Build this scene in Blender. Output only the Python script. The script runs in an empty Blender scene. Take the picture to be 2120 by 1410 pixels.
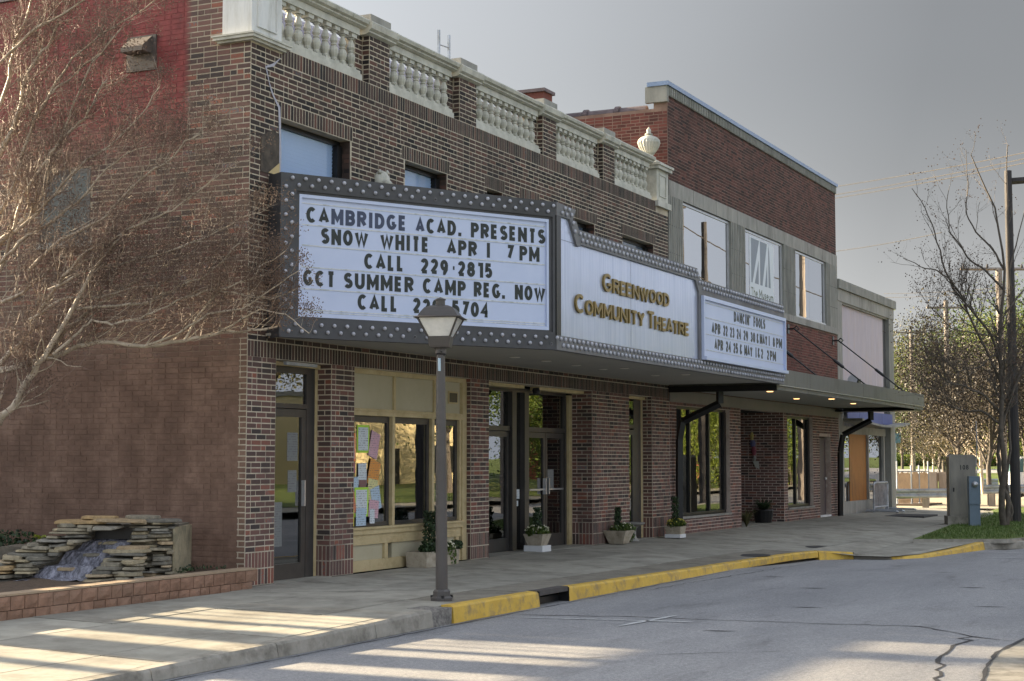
import bpy, math, random
import numpy as np
from mathutils import Vector, Matrix
from mathutils.geometry import tessellate_polygon
random.seed(7)
R = random.random
U = random.uniform
rad = math.radians
scn = bpy.context.scene
col = scn.collection

# ---------------------------------------------------------------- camera
CAM = np.array([-15.85756, -11.26535, 1.49428])
PITCH, YAW = rad(4.33231), rad(25.94222)
cd = bpy.data.cameras.new('camera')
cam = bpy.data.objects.new('camera', cd)
col.objects.link(cam)
cam.location = CAM
cam.rotation_euler = (math.pi / 2 + PITCH, 0, YAW - math.pi / 2)
cd.sensor_width = 36
cd.lens = 56.038
cd.clip_start = 0.1
cd.clip_end = 3000
scn.camera = cam
FW = np.array([math.cos(YAW) * math.cos(PITCH), math.sin(YAW) * math.cos(PITCH), math.sin(PITCH)])
RT = np.array([math.sin(YAW), -math.cos(YAW), 0.0])
UP = np.cross(RT, FW)


def at(px, py, d):
    """point of the surveyed photograph (2120x1410) at distance d along the view axis"""
    v = FW + RT * (px - 1060) / 3300 + UP * (705 - py) / 3300
    return Vector(CAM + v * d)


def on_z(px, py, z):
    v = FW + RT * (px - 1060) / 3300 + UP * (705 - py) / 3300
    return Vector(CAM + v * ((z - CAM[2]) / v[2]))


# ---------------------------------------------------------------- light
SUN_EL, SUN_AZ = 17.0, 90.4          # azimuth measured from +X towards +Y
scn.view_settings.view_transform = 'Standard'
scn.view_settings.look = 'None'
scn.view_settings.gamma = 1
scn.view_settings.use_curve_mapping = False
scn.view_settings.exposure = 2.38
w = bpy.data.worlds.new('World')
scn.world = w
w.use_nodes = True
nt = w.node_tree
nt.nodes.clear()
wo = nt.nodes.new('ShaderNodeOutputWorld')
bg = nt.nodes.new('ShaderNodeBackground')
sky = nt.nodes.new('ShaderNodeTexSky')
sky.sky_type = 'NISHITA'
sky.sun_disc = False
sky.sun_elevation = rad(SUN_EL)
sky.sun_rotation = rad(90 - SUN_AZ)
sky.dust_density = 2.5
sky.air_density = 1.0
sky.ozone_density = 1.0
hs = nt.nodes.new('ShaderNodeHueSaturation')
hs.inputs['Saturation'].default_value = 0.45
bg.inputs['Strength'].default_value = 0.085
# thin grey overcast veil over the sky, thicker towards the east (+X), broken towards the west
tc = nt.nodes.new('ShaderNodeTexCoord')
sep = nt.nodes.new('ShaderNodeSeparateXYZ')
nz = nt.nodes.new('ShaderNodeTexNoise')
nz.inputs['Scale'].default_value = 1.3
nz.inputs['Detail'].default_value = 3
mpw = nt.nodes.new('ShaderNodeMapping')
mpw.inputs['Scale'].default_value = (1, 1, 2.2)
dot = nt.nodes.new('ShaderNodeVectorMath')
dot.operation = 'DOT_PRODUCT'
dot.inputs[1].default_value = (0.93, 0.05, 0.36)
mr = nt.nodes.new('ShaderNodeMapRange')
mr.inputs['From Min'].default_value = 0.1
mr.inputs['From Max'].default_value = 1.0
mr.inputs['To Min'].default_value = 0.15
mr.inputs['To Max'].default_value = 0.93
ad = nt.nodes.new('ShaderNodeMath')
ad.operation = 'MULTIPLY_ADD'
ad.inputs[1].default_value = 0.22
mx = nt.nodes.new('ShaderNodeMix')
mx.data_type = 'RGBA'
VEIL = (0.93, 0.93, 0.94, 1)
mx.inputs['B'].default_value = VEIL
nt.links.new(sky.outputs[0], hs.inputs['Color'])
nt.links.new(tc.outputs['Generated'], mpw.inputs[0])
nt.links.new(mpw.outputs[0], nz.inputs['Vector'])
nt.links.new(tc.outputs['Generated'], dot.inputs[0])
nt.links.new(dot.outputs['Value'], mr.inputs['Value'])
nt.links.new(nz.outputs['Fac'], ad.inputs[0])
nt.links.new(mr.outputs[0], ad.inputs[2])
sb = nt.nodes.new('ShaderNodeMath')
sb.operation = 'SUBTRACT'
sb.use_clamp = True
sb.inputs[1].default_value = 0.11
nt.links.new(ad.outputs[0], sb.inputs[0])
nt.links.new(sb.outputs[0], mx.inputs['Factor'])
nt.links.new(hs.outputs[0], mx.inputs['A'])
# the veil glows towards the low sun (+Y) and thins out to a paler band at the horizon
dsun = nt.nodes.new('ShaderNodeVectorMath')
dsun.operation = 'DOT_PRODUCT'
dsun.inputs[1].default_value = tuple(Vector((-0.25, 0.95, 0.25)).normalized())
nt.links.new(tc.outputs['Generated'], dsun.inputs[0])
m3 = nt.nodes.new('ShaderNodeMapRange')
for k_, v_ in (('From Min', 0.0), ('From Max', 0.75), ('To Min', 0.46), ('To Max', 1.75)):
    m3.inputs[k_].default_value = v_
nt.links.new(dsun.outputs['Value'], m3.inputs['Value'])
m4 = nt.nodes.new('ShaderNodeMapRange')
m4.interpolation_type = 'SMOOTHSTEP'
for k_, v_ in (('From Min', 0.0), ('From Max', 0.24), ('To Min', 3.1), ('To Max', 1.0)):
    m4.inputs[k_].default_value = v_
m5 = nt.nodes.new('ShaderNodeMath')
m5.operation = 'MULTIPLY'
nt.links.new(m3.outputs[0], m5.inputs[0])
nt.links.new(m4.outputs[0], m5.inputs[1])
vm = nt.nodes.new('ShaderNodeVectorMath')
vm.operation = 'SCALE'
vm.inputs[0].default_value = VEIL[:3]
nt.links.new(m5.outputs[0], vm.inputs['Scale'])
nt.links.new(vm.outputs[0], mx.inputs['B'])
# the half of the sky over the street (-Y) is clearer and brighter than the veil over the roofs
mr2 = nt.nodes.new('ShaderNodeMapRange')
mr2.interpolation_type = 'SMOOTHSTEP'
mr2.inputs['From Min'].default_value = 0.12
mr2.inputs['From Max'].default_value = -0.42
mr2.inputs['To Min'].default_value = 0.0
mr2.inputs['To Max'].default_value = 1.0
nt.links.new(tc.outputs['Generated'], sep.inputs[0])
nt.links.new(sep.outputs['Z'], m4.inputs['Value'])
nt.links.new(sep.outputs['Y'], mr2.inputs['Value'])
mxs = nt.nodes.new('ShaderNodeMix')
mxs.data_type = 'RGBA'
mxs.inputs['B'].default_value = (2.3, 2.5, 2.85, 1)
nt.links.new(mr2.outputs[0], mxs.inputs['Factor'])
nt.links.new(mx.outputs['Result'], mxs.inputs['A'])
nt.links.new(mxs.outputs['Result'], bg.inputs['Color'])
nt.links.new(bg.outputs[0], wo.inputs['Surface'])

sd = bpy.data.lights.new('sun', 'SUN')
sd.energy = 5.0
sd.angle = rad(0.5)
sd.color = (1.0, 0.80, 0.52)
sun = bpy.data.objects.new('sun', sd)
col.objects.link(sun)
sdir = Vector((math.cos(rad(SUN_AZ)) * math.cos(rad(SUN_EL)), math.sin(rad(SUN_AZ)) * math.cos(rad(SUN_EL)), math.sin(rad(SUN_EL))))
sun.rotation_euler = sdir.to_track_quat('Z', 'Y').to_euler()
sun.location = sdir * 60

# ---------------------------------------------------------------- materials
def nmat(name):
    m = bpy.data.materials.new(name)
    m.use_nodes = True
    return m, m.node_tree, m.node_tree.nodes['Principled BSDF']


def link(t, a, b):
    t.links.new(a, b)


def pos_noise(t, scale, detail=4, rough=0.6, stretch=(1, 1, 1)):
    g = t.nodes.new('ShaderNodeNewGeometry')
    mp = t.nodes.new('ShaderNodeMapping')
    mp.inputs['Scale'].default_value = stretch
    n = t.nodes.new('ShaderNodeTexNoise')
    n.inputs['Scale'].default_value = scale
    n.inputs['Detail'].default_value = detail
    n.inputs['Roughness'].default_value = rough
    link(t, g.outputs['Position'], mp.inputs[0])
    link(t, mp.outputs[0], n.inputs['Vector'])
    return n


def ramp(t, src, stops):
    r = t.nodes.new('ShaderNodeValToRGB')
    e = r.color_ramp.elements
    e[0].position, e[0].color = stops[0][0], (*stops[0][1], 1)
    e[1].position, e[1].color = stops[-1][0], (*stops[-1][1], 1)
    for p, c in stops[1:-1]:
        x = e.new(p)
        x.color = (*c, 1)
    link(t, src, r.inputs[0])
    return r


def mixc(t, fac, a, b, mode='MIX'):
    m = t.nodes.new('ShaderNodeMix')
    m.data_type = 'RGBA'
    m.blend_type = mode
    for sock, v in (('Factor', fac), ('A', a), ('B', b)):
        if isinstance(v, (int, float)):
            m.inputs[sock].default_value = v
        elif isinstance(v, tuple):
            m.inputs[sock].default_value = (*v, 1)
        else:
            link(t, v, m.inputs[sock])
    return m.outputs['Result']


def bump(t, b, src, strength=0.3, dist=0.01):
    n = t.nodes.new('ShaderNodeBump')
    n.inputs['Strength'].default_value = strength
    n.inputs['Distance'].default_value = dist
    link(t, src, n.inputs['Height'])
    link(t, n.outputs[0], b.inputs['Normal'])


def rough_mat(name, c1, c2, scale=6, rough=0.8, bscale=60, bstr=0.25, bdist=0.004, stretch=(1, 1, 1), metal=0, spec=0.4, dirt=None, dscale=1.2, rnd=0.0):
    """two tones of one surface broken by noise, optional larger stains, optional per-piece variation"""
    m, t, b = nmat(name)
    n = pos_noise(t, scale, 5, 0.65, stretch)
    c = ramp(t, n.outputs['Fac'], [(0.3, c1), (0.7, c2)]).outputs[0]
    if dirt:
        n2 = pos_noise(t, dscale, 5, 0.7, stretch)
        f = ramp(t, n2.outputs['Fac'], [(0.48, (0, 0, 0)), (0.72, (1, 1, 1))]).outputs[0]
        c = mixc(t, f, c, dirt)
    if rnd:
        a = t.nodes.new('ShaderNodeAttribute')
        a.attribute_name = 'rnd'
        mr_ = t.nodes.new('ShaderNodeMapRange')
        mr_.inputs['To Min'].default_value = 1 - rnd
        mr_.inputs['To Max'].default_value = 1 + rnd
        link(t, a.outputs['Fac'], mr_.inputs['Value'])
        cb = t.nodes.new('ShaderNodeCombineColor')
        for i in range(3):
            link(t, mr_.outputs[0], cb.inputs[i])
        c = mixc(t, 1.0, c, cb.outputs[0], 'MULTIPLY')
    link(t, c, b.inputs['Base Color'])
    b.inputs['Roughness'].default_value = rough
    b.inputs['Metallic'].default_value = metal
    b.inputs['Specular IOR Level'].default_value = spec
    n3 = pos_noise(t, bscale, 4, 0.7)
    bump(t, b, n3.outputs['Fac'], bstr, bdist)
    return m


def brick_mat(name, stops, grime=(0.05, 0.045, 0.04), gr=(0.55, 0.8), paint=None, white=None):
    m, t, b = nmat(name)
    a = t.nodes.new('ShaderNodeAttribute')
    a.attribute_name = 'rnd'
    n = pos_noise(t, 35, 4, 0.7)
    sc = t.nodes.new('ShaderNodeMath')
    sc.operation = 'MULTIPLY_ADD'
    sc.inputs[1].default_value = 0.25
    link(t, n.outputs['Fac'], sc.inputs[0])
    sb_ = t.nodes.new('ShaderNodeMath')
    sb_.operation = 'SUBTRACT'
    sb_.inputs[1].default_value = 0.125
    link(t, a.outputs['Fac'], sb_.inputs[0])
    link(t, sb_.outputs[0], sc.inputs[2])
    c = ramp(t, sc.outputs[0], stops).outputs[0]
    n2 = pos_noise(t, 0.9, 6, 0.72)
    f = ramp(t, n2.outputs['Fac'], [(gr[0], (0, 0, 0)), (gr[1], (0.8, 0.8, 0.8))]).outputs[0]
    c = mixc(t, f, c, grime)
    if white:
        n4 = pos_noise(t, 14, 6, 0.8)
        f = ramp(t, n4.outputs['Fac'], [(white, (0, 0, 0)), (white + 0.12, (0.55, 0.55, 0.55))]).outputs[0]
        c = mixc(t, f, c, (0.36, 0.34, 0.32))
    if paint:
        c = paint(t, c)
    link(t, c, b.inputs['Base Color'])
    b.inputs['Roughness'].default_value = 0.82
    b.inputs['Specular IOR Level'].default_value = 0.3
    bump(t, b, pos_noise(t, 90, 4, 0.75).outputs['Fac'], 0.5, 0.004)
    return m


def zmask(t, axis, lo, hi, wob=0.25, nscale=3.0):
    """0..1 mask along a world axis with a ragged edge (extent of a coat of paint)"""
    g = t.nodes.new('ShaderNodeNewGeometry')
    s = t.nodes.new('ShaderNodeSeparateXYZ')
    link(t, g.outputs['Position'], s.inputs[0])
    n = pos_noise(t, nscale, 6, 0.75)
    a = t.nodes.new('ShaderNodeMath')
    a.operation = 'MULTIPLY_ADD'
    a.inputs[1].default_value = wob * 2
    link(t, n.outputs['Fac'], a.inputs[0])
    link(t, s.outputs[axis], a.inputs[2])
    r = t.nodes.new('ShaderNodeMapRange')
    r.inputs['From Min'].default_value = lo + wob
    r.inputs['From Max'].default_value = hi + wob
    link(t, a.outputs[0], r.inputs['Value'])
    return r.outputs[0]


def mth(t, op, a, b):
    m = t.nodes.new('ShaderNodeMath')
    m.operation = op
    m.use_clamp = True
    for i, v in enumerate((a, b)):
        if isinstance(v, (int, float)):
            m.inputs[i].default_value = v
        else:
            link(t, v, m.inputs[i])
    return m.outputs[0]


BR = (0.135, 0.078, 0.058)


def side_paint(t, c):
    low = zmask(t, 2, 3.9, 2.6, 0.5, 2.5)            # brown coat on the lower wall
    chips = ramp(t, pos_noise(t, 9, 6, 0.8).outputs['Fac'], [(0.66, (1, 1, 1)), (0.72, (0.25, 0.25, 0.25))]).outputs[0]
    tone = ramp(t, pos_noise(t, 2.2, 6, 0.75).outputs['Fac'], [(0.22, (0.085, 0.052, 0.038)), (0.5, (0.18, 0.112, 0.082)), (0.78, (0.31, 0.205, 0.155))]).outputs[0]
    c = mixc(t, mth(t, 'MULTIPLY', low, chips), c, tone)
    up = zmask(t, 2, 5.2, 5.9, 0.45, 1.3)            # flaking red coat above, away from the corner
    back = zmask(t, 1, 0.9, 1.0, 0.03, 3.0)
    redc = ramp(t, pos_noise(t, 5, 6, 0.75).outputs['Fac'], [(0.3, (0.12, 0.032, 0.032)), (0.75, (0.30, 0.075, 0.072))]).outputs[0]
    fl = ramp(t, pos_noise(t, 6, 6, 0.8).outputs['Fac'], [(0.6, (1, 1, 1)), (0.66, (0, 0, 0))]).outputs[0]
    return mixc(t, mth(t, 'MULTIPLY', mth(t, 'MULTIPLY', up, back), fl), c, redc)


ST_BROWN = [(0.0, (0.02, 0.018, 0.018)), (0.3, (0.045, 0.033, 0.029)), (0.6, (0.07, 0.047, 0.04)), (0.88, (0.095, 0.056, 0.046)), (0.985, (0.13, 0.058, 0.043)), (1.0, (0.075, 0.075, 0.08))]
ST_PIER = [(0.0, (0.055, 0.045, 0.043)), (0.25, (0.105, 0.066, 0.058)), (0.6, (0.145, 0.083, 0.072)), (0.88, (0.18, 0.092, 0.076)), (0.97, (0.26, 0.095, 0.062)), (1.0, (0.13, 0.13, 0.14))]
ST_RED = [(0.0, (0.022, 0.014, 0.013)), (0.3, (0.055, 0.025, 0.021)), (0.7, (0.09, 0.036, 0.03)), (1.0, (0.13, 0.048, 0.038))]
M = {}
M['brick'] = brick_mat('brown_brick', ST_BROWN)
M['brick_pier'] = brick_mat('pier_brick', ST_PIER, gr=(0.62, 0.9), white=0.66)
M['brick_side'] = brick_mat('side_brick', ST_PIER, paint=side_paint)
M['brick_red'] = brick_mat('red_brick', ST_RED, grime=(0.035, 0.018, 0.015), gr=(0.45, 0.8))
M['brick_redside'] = brick_mat('red_side_brick', [(0, (0.07, 0.028, 0.022)), (0.5, (0.13, 0.043, 0.034)), (1, (0.17, 0.056, 0.043))], grime=(0.08, 0.03, 0.03))
M['mortar'] = rough_mat('mortar', (0.42, 0.37, 0.28), (0.58, 0.51, 0.41), 8, 0.9, dirt=(0.2, 0.17, 0.14), dscale=0.8)
M['mortar_pink'] = rough_mat('pink_mortar', (0.42, 0.34, 0.29), (0.58, 0.49, 0.42), 8, 0.9, dirt=(0.3, 0.2, 0.17), dscale=1.2)
M['mortar_red'] = rough_mat('red_mortar', (0.15, 0.095, 0.075), (0.25, 0.17, 0.135), 3, 0.9, dirt=(0.09, 0.05, 0.04), dscale=0.6)
mm, t, b = nmat('side_mortar')
c = ramp(t, pos_noise(t, 7, 5, 0.7).outputs['Fac'], [(0.3, (0.30, 0.25, 0.19)), (0.7, (0.46, 0.40, 0.31))]).outputs[0]
link(t, side_paint(t, c), b.inputs['Base Color'])
b.inputs['Roughness'].default_value = 0.9
M['mortar_side'] = mm
M['limestone'] = rough_mat('limestone', (0.25, 0.245, 0.225), (0.34, 0.33, 0.30), 5, 0.85, dirt=(0.16, 0.155, 0.14), dscale=1.5, stretch=(1, 1, 0.35))
M['fluted'] = rough_mat('fluted_limestone', (0.20, 0.20, 0.18), (0.30, 0.295, 0.265), 4, 0.85, dirt=(0.13, 0.13, 0.12), dscale=1.5, stretch=(1, 1, 0.3))
M['terracotta'] = rough_mat('glazed_white_stone', (0.40, 0.395, 0.34), (0.54, 0.53, 0.47), 6, 0.55, dirt=(0.28, 0.28, 0.24), dscale=3.5, stretch=(1, 1, 0.5))
M['pedestal'] = rough_mat('pale_stained_stone', (0.55, 0.56, 0.56), (0.72, 0.72, 0.70), 5, 0.6, dirt=(0.34, 0.34, 0.31), dscale=2.5, stretch=(2.5, 2.5, 0.4))
M['greymetal'] = rough_mat('grey_cabinet_paint', (0.055, 0.056, 0.062), (0.072, 0.073, 0.080), 3, 0.55, bstr=0.05, spec=0.4, dirt=(0.045, 0.044, 0.044))
M['greymetal2'] = rough_mat('pale_grey_paint', (0.125, 0.127, 0.135), (0.165, 0.165, 0.17), 3, 0.55, bstr=0.05, dirt=(0.09, 0.085, 0.08))
M['soffit'] = rough_mat('soffit_paint', (0.33, 0.32, 0.29), (0.38, 0.37, 0.335), 1.5, 0.7, bstr=0.05)
M['sign_white'] = rough_mat('sign_acrylic', (0.45, 0.52, 0.71), (0.50, 0.565, 0.75), 2, 0.3, bstr=0.02, spec=0.5)
M['sign_rail'] = rough_mat('sign_rail_plastic', (0.5, 0.53, 0.58), (0.6, 0.62, 0.66), 12, 0.4, bstr=0.05, dirt=(0.3, 0.33, 0.3), dscale=9)
M['letter'] = rough_mat('black_letter', (0.012, 0.016, 0.014), (0.022, 0.028, 0.026), 5, 0.35, bstr=0.02)
M['letter_blue'] = rough_mat('faded_letter', (0.03, 0.04, 0.075), (0.05, 0.065, 0.12), 5, 0.35, bstr=0.02)
M['letter_tile'] = rough_mat('letter_tile', (0.44, 0.53, 0.60), (0.50, 0.58, 0.64), 5, 0.35, bstr=0.02, rnd=0.12)
M['gold'] = rough_mat('gold_letter', (0.19, 0.135, 0.04), (0.28, 0.20, 0.065), 4, 0.35, metal=0.65, bstr=0.05)
M['bulb'] = rough_mat('frosted_bulb', (0.30, 0.31, 0.36), (0.40, 0.41, 0.46), 20, 0.18, bstr=0.0, spec=0.8, rnd=0.12)
M['bulb_cap'] = rough_mat('bulb_socket', (0.10, 0.10, 0.11), (0.13, 0.13, 0.14), 20, 0.5)
M['cream'] = rough_mat('cream_woodwork', (0.46, 0.37, 0.20), (0.56, 0.46, 0.27), 4, 0.5, dirt=(0.38, 0.29, 0.15), dscale=5)
M['cream_panel'] = rough_mat('cream_panel', (0.42, 0.38, 0.26), (0.48, 0.44, 0.32), 2, 0.5, bstr=0.05)
M['bronze'] = rough_mat('bronze_aluminium', (0.05, 0.047, 0.045), (0.07, 0.066, 0.062), 4, 0.4, bstr=0.03, metal=0.3)
M['black'] = rough_mat('black_paint', (0.008, 0.008, 0.009), (0.014, 0.014, 0.015), 4, 0.35, bstr=0.03)
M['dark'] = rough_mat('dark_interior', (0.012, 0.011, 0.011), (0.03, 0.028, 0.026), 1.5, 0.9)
M['tar'] = rough_mat('roofing_felt', (0.05, 0.05, 0.055), (0.09, 0.09, 0.095), 3, 0.9)
M['canopy'] = rough_mat('canopy_fascia', (0.10, 0.105, 0.105), (0.155, 0.16, 0.155), 2, 0.45, bstr=0.05, metal=0.2, dirt=(0.06, 0.062, 0.055), dscale=2.0, stretch=(1, 1, 0.25))
M['alum'] = rough_mat('aluminium_trim', (0.42, 0.43, 0.45), (0.55, 0.56, 0.58), 6, 0.35, metal=0.7, bstr=0.05)
M['bluecap'] = rough_mat('blue_roof_metal', (0.16, 0.22, 0.34), (0.21, 0.28, 0.42), 3, 0.4, bstr=0.04)
M['blinds'] = rough_mat('blue_white_slat', (0.34, 0.47, 0.68), (0.40, 0.53, 0.73), 1, 0.5, bstr=0.0)
M['conc'] = rough_mat('sidewalk_concrete', (0.25, 0.237, 0.20), (0.355, 0.34, 0.29), 3.2, 0.85, 120, 0.35, 0.004, dirt=(0.165, 0.15, 0.125), dscale=1.3, rnd=0.13)
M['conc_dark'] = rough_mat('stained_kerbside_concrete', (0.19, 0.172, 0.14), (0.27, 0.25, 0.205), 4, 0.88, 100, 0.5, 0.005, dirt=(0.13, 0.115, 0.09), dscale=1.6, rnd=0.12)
M['conc_joint'] = rough_mat('joint_dirt', (0.06, 0.055, 0.045), (0.11, 0.1, 0.08), 9, 0.95)
M['curb'] = rough_mat('curb_concrete', (0.24, 0.225, 0.19), (0.36, 0.335, 0.29), 5, 0.85, 90, 0.5, 0.006, dirt=(0.12, 0.11, 0.09), dscale=3)
M['curb_yellow'] = rough_mat('yellow_curb_paint', (0.52, 0.33, 0.05), (0.64, 0.42, 0.07), 5, 0.65, 90, 0.4, 0.005, dirt=(0.26, 0.19, 0.10), dscale=7)
M['paint_white'] = rough_mat('worn_road_paint', (0.42, 0.43, 0.43), (0.55, 0.56, 0.57), 20, 0.8, dirt=(0.24, 0.25, 0.26), dscale=12)
M['lamp_paint'] = rough_mat('taupe_lamp_paint', (0.06, 0.053, 0.05), (0.078, 0.07, 0.066), 3, 0.4, bstr=0.05, spec=0.5)
M['bark'] = rough_mat('myrtle_bark', (0.34, 0.285, 0.215), (0.58, 0.49, 0.385), 7, 0.55, 40, 0.4, 0.006, stretch=(1, 1, 0.3), dirt=(0.20, 0.15, 0.10), dscale=5)
M['twig'] = rough_mat('twig_bark', (0.13, 0.08, 0.065), (0.26, 0.175, 0.13), 9, 0.6, bstr=0.0)
M['pod'] = rough_mat('seed_pod', (0.06, 0.042, 0.034), (0.17, 0.11, 0.08), 9, 0.8, bstr=0.0)
M['bark_dark'] = rough_mat('dark_bark', (0.06, 0.05, 0.042), (0.13, 0.11, 0.09), 9, 0.8, bstr=0.2)
M['pole_dark'] = rough_mat('creosoted_pole', (0.028, 0.026, 0.028), (0.05, 0.046, 0.046), 3, 0.8, stretch=(4, 4, 0.4))
M['pole'] = rough_mat('weathered_pole', (0.18, 0.15, 0.13), (0.28, 0.24, 0.205), 4, 0.8, stretch=(5, 5, 0.4))
M['galv'] = rough_mat('galvanised_steel', (0.30, 0.33, 0.37), (0.42, 0.45, 0.50), 5, 0.45, metal=0.5, bstr=0.05, dirt=(0.22, 0.22, 0.22), dscale=3)
M['bluegrey'] = rough_mat('blue_grey_enamel', (0.13, 0.18, 0.23), (0.16, 0.22, 0.28), 3, 0.4, bstr=0.03)
M['cabinet'] = rough_mat('bare_aluminium_cabinet', (0.23, 0.215, 0.185), (0.30, 0.28, 0.24), 2.2, 0.45, metal=0.3, bstr=0.04, dirt=(0.19, 0.18, 0.17), dscale=2, stretch=(2, 2, 0.5))
M['soil'] = rough_mat('mulch_soil', (0.06, 0.042, 0.03), (0.13, 0.09, 0.06), 20, 0.95, 60, 0.8, 0.02)
M['planter'] = rough_mat('cast_stone_planter', (0.33, 0.29, 0.22), (0.45, 0.40, 0.32), 8, 0.85, 60, 0.5, 0.006, dirt=(0.2, 0.17, 0.12), dscale=6)
M['white_stand'] = rough_mat('white_box', (0.62, 0.64, 0.66), (0.7, 0.72, 0.74), 4, 0.6)
M['leaf_dark'] = rough_mat('evergreen_leaf', (0.012, 0.03, 0.012), (0.04, 0.075, 0.03), 14, 0.5, bstr=0.0)
M['leaf_mid'] = rough_mat('ivy_leaf', (0.03, 0.065, 0.02), (0.07, 0.13, 0.035), 14, 0.5, bstr=0.0)
M['petal'] = rough_mat('pale_petal', (0.62, 0.60, 0.42), (0.75, 0.74, 0.60), 14, 0.6, bstr=0.0)
M['petal_y'] = rough_mat('yellow_petal', (0.55, 0.48, 0.06), (0.65, 0.58, 0.12), 14, 0.6, bstr=0.0)
M['grass'] = rough_mat('lawn', (0.06, 0.10, 0.016), (0.125, 0.18, 0.03), 6, 0.8, 150, 0.8, 0.02, dirt=(0.16, 0.17, 0.05), dscale=1.3)
M['blade'] = rough_mat('grass_blade', (0.045, 0.085, 0.015), (0.10, 0.155, 0.03), 3, 0.6, bstr=0.0)
M['sill_white'] = rough_mat('bright_trim', (0.7, 0.71, 0.72), (0.78, 0.78, 0.78), 4, 0.5)
M['orange'] = rough_mat('orange_board', (0.30, 0.11, 0.02), (0.42, 0.17, 0.035), 2.0, 0.6, stretch=(1, 1, 0.4), dirt=(0.16, 0.07, 0.02), dscale=2)
M['mural'] = rough_mat('faded_lilac_panel', (0.42, 0.37, 0.41), (0.50, 0.45, 0.50), 2.5, 0.7, stretch=(2, 2, 0.5), dirt=(0.50, 0.42, 0.42), dscale=1.6)
M['bluestripe'] = rough_mat('blue_fascia', (0.07, 0.09, 0.25), (0.10, 0.13, 0.33), 2.5, 0.5, bstr=0.04)
M['tile'] = rough_mat('clay_coping_tile', (0.07, 0.055, 0.06), (0.12, 0.09, 0.10), 6, 0.6)
M['doorpaint'] = rough_mat('mauve_brown_door', (0.085, 0.065, 0.068), (0.11, 0.085, 0.088), 3, 0.5)
M['block'] = rough_mat('split_face_block', (0.20, 0.115, 0.075), (0.31, 0.18, 0.12), 7, 0.9, 45, 0.9, 0.012, dirt=(0.26, 0.17, 0.12), dscale=1.0, rnd=0.13)
M['blockcap'] = rough_mat('wall_cap', (0.30, 0.22, 0.15), (0.40, 0.30, 0.20), 6, 0.85)
m_, t, b = nmat('fieldstone')
a = t.nodes.new('ShaderNodeAttribute')
a.attribute_name = 'rnd'
c = ramp(t, a.outputs['Fac'], [(0, (0.15, 0.145, 0.125)), (0.25, (0.32, 0.28, 0.20)), (0.5, (0.42, 0.35, 0.22)), (0.7, (0.28, 0.275, 0.25)), (0.85, (0.48, 0.33, 0.16)), (1, (0.52, 0.48, 0.38))]).outputs[0]
n = pos_noise(t, 18, 6, 0.75)
f = ramp(t, n.outputs['Fac'], [(0.3, (0.45, 0.45, 0.45)), (0.7, (1.1, 1.1, 1.1))]).outputs[0]
link(t, mixc(t, 1.0, c, f, 'MULTIPLY'), b.inputs['Base Color'])
b.inputs['Roughness'].default_value = 0.75
bump(t, b, pos_noise(t, 60, 5, 0.8).outputs['Fac'], 0.6, 0.01)
M['stone'] = m_


def asphalt():
    m, t, b = nmat('worn_asphalt')
    big = pos_noise(t, 0.35, 6, 0.7, (0.5, 1.6, 1))
    fine = pos_noise(t, 140, 2, 0.9)
    c = ramp(t, big.outputs['Fac'], [(0.3, (0.20, 0.203, 0.215)), (0.7, (0.31, 0.31, 0.318))]).outputs[0]
    f = ramp(t, fine.outputs['Fac'], [(0.25, (0.55, 0.55, 0.55)), (0.5, (1, 1, 1)), (0.78, (1.5, 1.48, 1.42))]).outputs[0]
    c = mixc(t, 1.0, c, f, 'MULTIPLY')
    mid = pos_noise(t, 38, 3, 0.85)
    f = ramp(t, mid.outputs['Fac'], [(0.3, (0.66, 0.66, 0.67)), (0.5, (1, 1, 1)), (0.7, (1.4, 1.39, 1.36))]).outputs[0]
    c = mixc(t, 1.0, c, f, 'MULTIPLY')
    st = pos_noise(t, 1.1, 6, 0.75, (0.6, 2.2, 1))
    sf = ramp(t, st.outputs['Fac'], [(0.56, (0, 0, 0)), (0.75, (0.6, 0.6, 0.6))]).outputs[0]
    c = mixc(t, sf, c, (0.10, 0.098, 0.10))
    link(t, c, b.inputs['Base Color'])
    b.inputs['Roughness'].default_value = 0.85
    bump(t, b, fine.outputs['Fac'], 0.6, 0.01)
    return m


M['asphalt'] = asphalt()
M['asphalt_far'] = rough_mat('pale_asphalt', (0.26, 0.26, 0.28), (0.36, 0.36, 0.37), 0.4, 0.85)
M['crack'] = rough_mat('tar_crack', (0.02, 0.02, 0.022), (0.05, 0.05, 0.055), 20, 0.8)


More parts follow.
